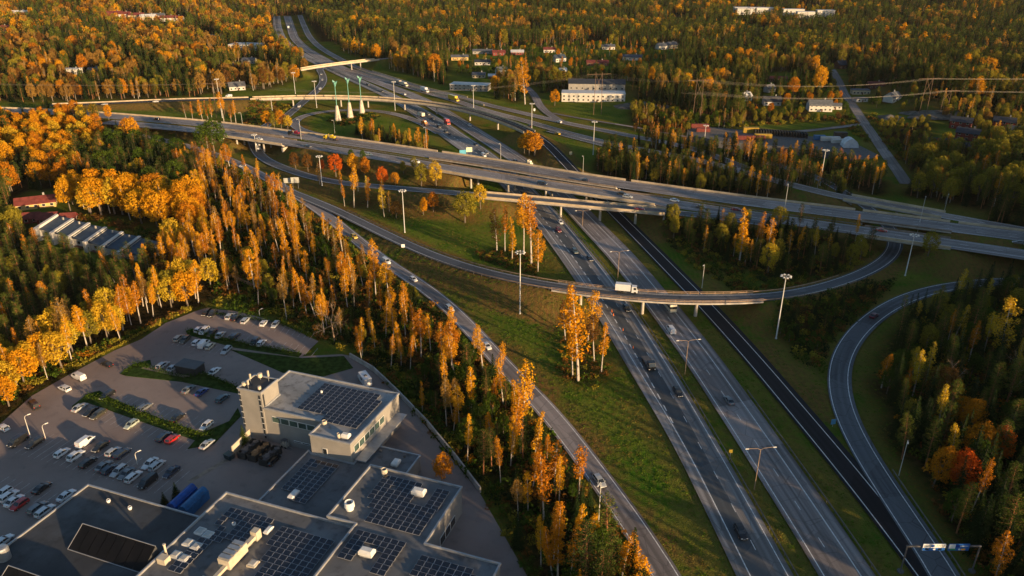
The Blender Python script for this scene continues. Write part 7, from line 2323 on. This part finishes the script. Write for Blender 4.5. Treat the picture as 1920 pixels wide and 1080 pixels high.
put(1865, 1060, 1000, "birch", "amber", "leaning thin orange birch right of the overhead road signs")
put(680, 262, 218, "birch", "gold", "golden birch at the loop meadow, leftmost of the row beside the main road")
put(697, 264, 222, "birch", "amber", "amber birch second in the row on the loop meadow")
put(742, 272, 232, "birch", "gold", "golden birch in the middle of the row on the loop meadow")
put(771, 280, 240, "birch", "gold", "golden birch fourth in the row on the loop meadow")
put(786, 281, 238, "birch", "gold", "golden birch fifth in the row on the loop meadow")
put(799, 283, 242, "birch", "amber", "amber birch at the end of the row on the loop meadow")
for i, (x, y, t) in enumerate(((712, 268, 232), (722, 270, 234), (732, 272, 236), (756, 277, 246), (806, 285, 262))):
    put(x, y, t, "spruce", "spruce", "dark spruce between the golden birches on the loop meadow", "spruces on the loop meadow")
for i, (x, y, t, c) in enumerate(((983, 288, 250, "gold"), (992, 292, 246, "gold"), (1002, 294, 250, "amber"))):
    put(x, y, t, "broad", c, ["golden", "yellowish", "amber"][i] + " tree in the small clump between motorway and flyover link, " + ["left", "middle", "right"][i] + " one")
for i, (x, y, t, c) in enumerate(((350, 224, 192, "rust"), (362, 224, 190, "amber"), (380, 226, 186, "gold"), (391, 226, 188, "amber"), (398, 228, 184, "amber"), (420, 231, 172, "gold"), (434, 230, 192, "amber"), (443, 231, 188, "gold"))):
    put(x, y, t, "birch", c, "%s in the row of eight on the western meadow" % ["first birch, thin and brown,", "second birch, orange,", "third birch, golden,", "fourth birch, orange,", "fifth birch, orange,", "sixth birch, the tallest golden one,", "seventh birch, orange,", "eighth birch, golden,"][i])
for i, (x, y, t, c) in enumerate(((503, 240, 208, "gold"), (515, 243, 214, "olive"), (528, 242, 206, "amber"), (540, 243, 216, "yellow"))):
    put(x, y, t, "broad", c, "%s tree in the clump between main road and link road, %s" % (["golden", "olive", "amber", "yellow"][i], ["leftmost", "second from left", "third from left", "rightmost"][i]))
put(402, 288, 225, "broad", "green", "large dark green tree between the main road and the slip road's start")
put(385, 290, 235, "broad", "green", "dark green tree left of the large one by the slip road's start")
put(984, 196, 108, "birch", "gold", "tall golden poplar-like birch beside the side street junction")
put(987, 160, 106, "birch", "amber", "amber birch behind the tall poplar-like one by the junction")
put(1040, 198, 168, "broad", "gold", "golden tree at the corner of the long industrial building")
put(815, 148, 100, "broad", "amber", "large amber tree behind the long white-roofed shed")

def bare_tree(px, py, top, label, mat, seed):
    z = 0.0
    for _ in range(3):
        p = at(px, py, z); z = float(ground_z(p.x, p.y))
    h = height_at(px, py, top, z)
    rng = np.random.default_rng(seed)
    root = link("bare_tree", None, None, (p.x, p.y, z - 0.1), 0, label=label, category="tree")
    tr, br, C = MB(), MB(), []
    def limb(mb, a, d, L, r, lev):
        n = 3
        pts, rad = [a], [r]
        for k in range(n):
            d = (d + Vector(rng.normal(size=3)) * 0.16 + Vector((0, 0, 0.08))).normalized()
            pts.append(pts[-1] + d * (L / n)); rad.append(r * (1 - 0.75 * (k + 1) / n))
        mb.path_tube(pts, rad, 6 if lev == 0 else 4)
        if lev < 3:
            for k in range(6 if lev == 0 else 5):
                t = rng.uniform(0.3, 1.0) * n; i = min(int(t), n - 1)
                q = pts[i].lerp(pts[i + 1], t - i)
                dd = (d + Vector(rng.normal(size=3)) * 0.75).normalized()
                limb(br, q, dd, L * rng.uniform(0.4, 0.62), max(0.015, r * 0.45), lev + 1)
        else:
            C.extend([tuple(pts[-1]), tuple(pts[-2])])
    limb(tr, Vector((0, 0, 0)), Vector((0, 0, 1)), h * 0.62, h * 0.018, 0)
    tr.build("trunk", mat, root); br.build("branches", mat, root)
    C = np.array(C)
    me = quads_mesh("crown", C + rng.normal(size=C.shape) * 0.25, rng.uniform(0.1, 0.2, len(C)), rng.normal(size=C.shape), [LEAF["rust"]], rng)
    link("crown", me, root)
PALEB = bark("pale_dry_bark", (0.34, 0.25, 0.17), (0.16, 0.11, 0.08))
bare_tree(628, 640, 553, "large leafless spreading tree at the upper right corner of the car park", PALEB, 4)
bare_tree(1893, 750, 670, "leafless pale branched tree deep in the shaded wood at the right edge", PALEB, 6)
bare_tree(1786, 740, 655, "leafless grey tree among the dark spruces left of the other bare one", PALEB, 8)

# ---- hand out the places: the 300 of each kind that show largest stand as single trees, the rest form the far wood
KIND_NAME = {"birch": "birch_tree", "broad": "broadleaf_tree", "pine": "pine_tree", "spruce": "spruce_tree"}
KIND_WORD = {"birch": "birch", "broad": "broadleaf", "pine": "pine", "spruce": "spruce"}
COL_WORD = {"tan": "tan", "gold": "golden", "amber": "orange", "yellow": "yellow", "olive": "olive green", "red": "red", "rust": "rusty brown", "green": "dark green", "pine": "green", "spruce": "dark", "moss": "yellowish green"}
trng = np.random.default_rng(99)
score = []
for i, t in enumerate(TREES):
    x, y, h = t[:3]
    z = float(ground_z(x, y))
    d = y * CP + (CAM_H - z) * SP
    px, py = to_px(x, y, z + h * 0.6)
    vis = -20 < px < 1940 and -20 < py < 1100 and d > 0
    score.append((1e6 if t[7] else (h / d * 1000 if vis else -1), i, z))
single = set()
LIMIT = {"birch": 300, "broad": 300, "pine": 300, "spruce": 260}
for kind in KIND_NAME:
    s = sorted([q for q in score if TREES[q[1]][3] == kind and q[0] > 0], reverse=True)
    single.update(q[1] for q in s[:LIMIT[kind]])
zs = {i: z for _, i, z in score}
ZB = {}                      # picture extent and heights of each wood, to say where in it a tree stands
for i in single:
    t = TREES[i]
    if not t[7]:
        ZB.setdefault(t[5], []).append((*to_px(t[0], t[1], zs[i]), t[2]))
for k_ in ZB:
    a_ = np.array(ZB[k_])
    ZB[k_] = [np.quantile(a_[:, c_], q_) for c_ in range(3) for q_ in ((0.2, 0.4, 0.6, 0.8) if c_ < 2 else (0.3, 0.7))]
def describe(i):
    x, y, h, kind, col, zone, group, own = TREES[i]
    px, py = to_px(x, y, zs[i]); q = ZB[zone]
    size = "short" if h < q[8] else ("tall" if h > q[9] else "middling")
    c_ = sum(px > v for v in q[0:4]); r_ = sum(py > v for v in q[4:8])
    hor = ["leftmost", "left", "central", "right", "rightmost"][c_]
    ver = ["farthest", "far", "middle", "near", "nearest"][r_]
    return "%s %s %s, %s %s part of %s" % (size, COL_WORD[col], KIND_WORD[kind], hor, ver, zone), group
far_pts, far_idx, far_sc, far_rot = [], [], [], []
FAR_COLL = bpy.data.collections.new("wood_tree_shapes")
far_keys = sorted({(t[3], t[4]) for t in TREES})
far_list = []
for kind, col in far_keys:
    for v in range(5):
        far_list.append((kind, v, col))
far_list.sort(key=lambda k: "wood_tree_%s_%s_%d" % (k[0], k[2], k[1]))
far_index = {}
for n_, (kind, v, col) in enumerate(far_list):
    o = far_tree(kind, v, col)
    o.name = "wood_tree_%03d" % n_
    FAR_COLL.objects.link(o)
    far_index[(kind, v, col)] = n_
for i, t in enumerate(TREES):
    x, y, h, kind, col, label, group, own = t
    z = zs[i] - 0.15
    rz = trng.uniform(0, 2 * math.pi)
    if i in single:
        v = int(trng.integers(VARIANTS[kind]))
        trunk, crown = near_tree(kind, v, col)
        if not own:
            label, group = describe(i)
        s_ = h / SHAPES[kind][2]
        wd = s_ * (trng.uniform(0.9, 1.2) if own else trng.uniform(0.75, 1.25))
        root = link(KIND_NAME[kind], None, None, (x, y, z), rz, (wd, wd, s_), label=label, category="tree", group=group)
        tl = 0.06 if kind == "birch" else 0.025
        root.rotation_euler = (trng.normal() * tl, trng.normal() * tl, rz)
        link("trunk", trunk, root)
        link("crown", crown, root)
    else:
        far_pts.append((x, y, z)); far_idx.append(far_index[(kind, int(trng.integers(2)) if y > 850 or y < 60 else 2 + int(trng.integers(3)), col)])
        far_sc.append(h / SHAPES[kind][2]); far_rot.append(rz)

def scatter(name, pts, idx, sc, rot, coll, **props):
    """One object: meshes of a collection instanced on its points."""
    me = bpy.data.meshes.new(name)
    me.vertices.add(len(pts))
    me.vertices.foreach_set("co", np.array(pts, np.float32).ravel())
    for nm, typ, val in (("pick", 'INT', np.array(idx, np.int32)), ("size", 'FLOAT', np.array(sc, np.float32)), ("turn", 'FLOAT', np.array(rot, np.float32))):
        a = me.attributes.new(nm, typ, 'POINT')
        a.data.foreach_set("value", val)
    o = link(name, me, **props)
    ng = bpy.data.node_groups.new(name, 'GeometryNodeTree')
    ng.interface.new_socket("Geometry", in_out='INPUT', socket_type='NodeSocketGeometry')
    ng.interface.new_socket("Geometry", in_out='OUTPUT', socket_type='NodeSocketGeometry')
    gi = ng.nodes.new("NodeGroupInput"); go = ng.nodes.new("NodeGroupOutput")
    iop = ng.nodes.new("GeometryNodeInstanceOnPoints")
    ci = ng.nodes.new("GeometryNodeCollectionInfo")
    ci.inputs["Collection"].default_value = coll
    ci.inputs["Separate Children"].default_value = True
    ci.inputs["Reset Children"].default_value = True
    def attr(nm, typ):
        n = ng.nodes.new("GeometryNodeInputNamedAttribute"); n.data_type = typ
        n.inputs["Name"].default_value = nm
        return n.outputs["Attribute"]
    cx = ng.nodes.new("ShaderNodeCombineXYZ")
    ng.links.new(attr("turn", 'FLOAT'), cx.inputs[2])
    ng.links.new(gi.outputs[0], iop.inputs["Points"])
    ng.links.new(ci.outputs[0], iop.inputs["Instance"])
    iop.inputs["Pick Instance"].default_value = True
    ng.links.new(attr("pick", 'INT'), iop.inputs["Instance Index"])
    ng.links.new(cx.outputs[0], iop.inputs["Rotation"])
    ng.links.new(attr("size", 'FLOAT'), iop.inputs["Scale"])
    ng.links.new(iop.outputs[0], go.inputs[0])
    md = o.modifiers.new("scatter", 'NODES')
    md.node_group = ng
    return o

scatter("tree_forest", far_pts, far_idx, far_sc, far_rot, FAR_COLL, kind="stuff", label="autumn forest of golden birches and dark conifers behind the interchange", category="forest")

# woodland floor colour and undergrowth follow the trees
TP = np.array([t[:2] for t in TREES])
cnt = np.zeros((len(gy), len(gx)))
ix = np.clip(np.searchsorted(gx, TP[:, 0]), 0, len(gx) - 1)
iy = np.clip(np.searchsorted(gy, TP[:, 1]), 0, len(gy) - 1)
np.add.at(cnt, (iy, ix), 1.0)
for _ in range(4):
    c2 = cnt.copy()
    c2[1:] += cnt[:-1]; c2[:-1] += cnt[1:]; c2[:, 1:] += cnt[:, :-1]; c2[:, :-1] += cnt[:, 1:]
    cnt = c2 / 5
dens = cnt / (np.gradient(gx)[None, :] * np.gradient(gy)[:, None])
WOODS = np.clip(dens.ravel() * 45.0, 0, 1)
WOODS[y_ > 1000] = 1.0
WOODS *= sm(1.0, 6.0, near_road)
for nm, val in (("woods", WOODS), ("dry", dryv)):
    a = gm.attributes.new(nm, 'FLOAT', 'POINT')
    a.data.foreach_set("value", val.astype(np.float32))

SHRUBS = bpy.data.collections.new("shrub_shapes")
sk = 0
shrub_cols = ["rust", "olive", "green", "amber", "spruce"]
for n_, c in enumerate(shrub_cols):
    _, C, Nn, S, rg = shrub_shape(n_)
    SHRUBS.objects.link(bpy.data.objects.new("shrub_%02d" % n_, quads_mesh("shrub", C, S, Nn, [LEAF[c]], rg, 0.8)))
sp, si, ss, sr = [], [], [], []
urng = np.random.default_rng(5)
def shrubs(pg, spacing, probs, size, clear=1.5, seed=0):
    a = np.array(pg)
    xs = np.arange(a[:, 0].min(), a[:, 0].max(), spacing); ys = np.arange(a[:, 1].min(), a[:, 1].max(), spacing)
    X, Y = np.meshgrid(xs, ys)
    P = np.stack([X.ravel(), Y.ravel()], 1) + urng.uniform(-0.5, 0.5, (X.size, 2)) * spacing
    P = P[inside(P, pg)]
    if len(P):
        P = P[~occupied(P, clear)]
    for x, y in P:
        sp.append((x, y, float(ground_z(x, y)) - 0.1)); si.append(int(urng.choice(5, p=probs))); ss.append(urng.uniform(*size)); sr.append(urng.uniform(0, 6.28))
shrubs(Z((345, 300), (450, 322), (560, 380), (660, 458), (775, 540), (890, 650), (1005, 780), (1105, 910), (1230, 1100), (1080, 1240), (1010, 1100), (900, 922), (745, 733), (660, 660), (520, 592), (400, 545), (385, 430)), 2.4, [.26, .18, .34, .02, .2], (0.7, 2.0))
shrubs(Z((380, 578), (500, 595), (610, 640), (660, 662), (600, 600), (470, 545), (400, 540)), 3.4, [.1, .2, .5, 0, .2], (0.6, 1.5))
shrubs(Z((890, 470), (940, 465), (985, 470), (1015, 505), (1005, 518), (960, 505), (900, 488)), 1.7, [.45, .15, .3, 0, .1], (0.5, 1.0))
shrubs(Z((125, 400), (260, 425), (330, 462), (270, 462), (180, 425), (125, 415)), 2.0, [.35, .2, .3, 0, .15], (0.9, 2.2))
shrubs(Z((1175, 190), (1235, 190), (1240, 208), (1180, 206)), 4.0, [.2, .4, .4, 0, 0], (0.8, 2))
shrubs(Z((1720, 180), (1820, 182), (1830, 204), (1720, 204)), 4.0, [.2, .4, .4, 0, 0], (0.8, 2))
shrubs(Z((1040, 690), (1060, 630), (1110, 640), (1150, 690), (1130, 730), (1085, 730)), 3.0, [.4, .2, .3, .1, 0], (0.6, 1.4))
shrubs(Z((610, 226), (640, 214), (700, 211), (712, 219), (690, 228), (640, 236)), 2.0, [.1, .1, .2, 0, .6], (0.9, 1.5))
shrubs(Z((1215, 418), (1290, 410), (1640, 475), (1600, 520), (1480, 540), (1380, 545), (1300, 500)), 2.6, [.2, .25, .35, 0, .2], (0.7, 1.8))
shrubs(Z((1440, 575), (1600, 548), (1680, 520), (1640, 570), (1570, 630), (1545, 690), (1500, 680)), 2.2, [.1, .1, .35, 0, .45], (0.8, 2.2))
shrubs(Z((1655, 700), (1700, 610), (1850, 552), (1940, 555), (1960, 1080), (1850, 1090), (1765, 960)), 2.5, [.2, .2, .4, .05, .15], (0.8, 2.2))
shrubs(Z((300, 600), (390, 566), (220, 645), (60, 728), (-60, 795), (-60, 770), (100, 680)), 1.8, [.15, .4, .4, .05, 0], (0.7, 1.6))
shrubs(Z((1190, 205), (1420, 232), (1640, 215), (1700, 290), (1680, 300), (1560, 225), (1300, 245), (1190, 240)), 3.2, [.2, .35, .45, 0, 0], (0.8, 2.4))
shrubs(Z((470, 190), (560, 198), (545, 215), (500, 236), (460, 232)), 2.6, [.4, .3, .3, 0, 0], (0.8, 1.8))
# rough grass on the verges
GRASSES = bpy.data.collections.new("grass_shapes")
for n_, c in enumerate(("turf", "straw")):
    for q in range(2):
        rg = np.random.default_rng(n_ * 7 + q)
        k_ = 26
        C = np.column_stack([rg.normal(size=k_) * 0.42, rg.normal(size=k_) * 0.42, rg.uniform(0.02, 0.22, k_)])
        Nn = np.column_stack([rg.normal(size=k_), rg.normal(size=k_), rg.uniform(0.2, 1.4, k_)])
        GRASSES.objects.link(bpy.data.objects.new("grass_%d%d" % (n_, q), quads_mesh("grass", C, rg.uniform(0.1, 0.24, k_), Nn, [LEAF[c]], rg, 0.5)))
gp_, gi_, gs_, gr_ = [], [], [], []
for pts_, sp_ in (([(640, 425), (840, 560), (1000, 755), (1250, 1080), (1400, 1100), (1220, 760), (1110, 560), (1000, 540), (800, 480)], 1.5), ([(1380, 890), (1180, 570), (1225, 575), (1440, 890), (1560, 1100), (1490, 1100)], 1.5), ([(1340, 740), (1240, 575), (1310, 575), (1440, 720), (1720, 1080), (1620, 1090), (1500, 900)], 1.5), ([(1340, 575), (1440, 580), (1550, 700), (1560, 820), (1450, 700)], 1.7), ([(620, 380), (800, 360), (910, 375), (990, 400), (1110, 530), (1000, 520), (800, 465)], 1.9), ([(1600, 530), (1700, 490), (1920, 480), (1920, 520), (1740, 535)], 1.9), ([(1560, 700), (1660, 590), (1800, 545), (1700, 620), (1650, 720), (1700, 880), (1830, 1080), (1800, 1080), (1640, 860)], 1.7)):
    pg_ = poly(pts_); a_ = np.array(pg_)
    X, Y = np.meshgrid(np.arange(a_[:, 0].min(), a_[:, 0].max(), sp_), np.arange(a_[:, 1].min(), a_[:, 1].max(), sp_))
    P = np.stack([X.ravel(), Y.ravel()], 1) + urng.uniform(-0.6, 0.6, (X.size, 2)) * sp_
    P = P[inside(P, pg_)]
    P = P[~occupied(P, 0.9)]
    cl_ = np.sin(P[:, 0] * 0.11 + 1) * np.cos(P[:, 1] * 0.09) + 0.5 * np.sin(P[:, 0] * 0.31 + P[:, 1] * 0.27) + urng.normal(size=len(P)) * 0.4
    zz = ground_z(P[:, 0], P[:, 1])
    for (x, y), z, c in zip(P, zz, cl_):
        if c > -0.5:
            gp_.append((x, y, float(z) - 0.03)); gi_.append((2 if c > 0.55 else 0) + int(urng.integers(2))); gs_.append(urng.uniform(0.35, 1.0)); gr_.append(urng.uniform(0, 6.28))
scatter("grass", gp_, gi_, gs_, gr_, GRASSES, kind="stuff", label="rough green and straw-coloured grass on the verges and banks", category="grass")
scatter("undergrowth", sp, si, ss, sr, SHRUBS, kind="stuff", label="low brown and green undergrowth beneath the trees and along the banks", category="undergrowth")
# ------------------------------------------------------------------ evening haze
hz = MB(); hz.box((0, 2950, 61.5), (8700, 7300, 127.0))
hm_ = bpy.data.materials.new("evening_haze")
hm_.use_nodes = True
hn = hm_.node_tree
hn.nodes.clear()
ho_ = hn.nodes.new("ShaderNodeOutputMaterial")
hv = hn.nodes.new("ShaderNodeVolumePrincipled")
hv.inputs["Color"].default_value = (0.92, 0.90, 0.88, 1)
hv.inputs["Density"].default_value = 0.000015
hv.inputs["Anisotropy"].default_value = 0.0
hn.links.new(hv.outputs[0], ho_.inputs["Volume"])
hz.build("haze", hm_, kind="stuff", label="thin warm evening haze over the whole interchange and forest", category="haze")
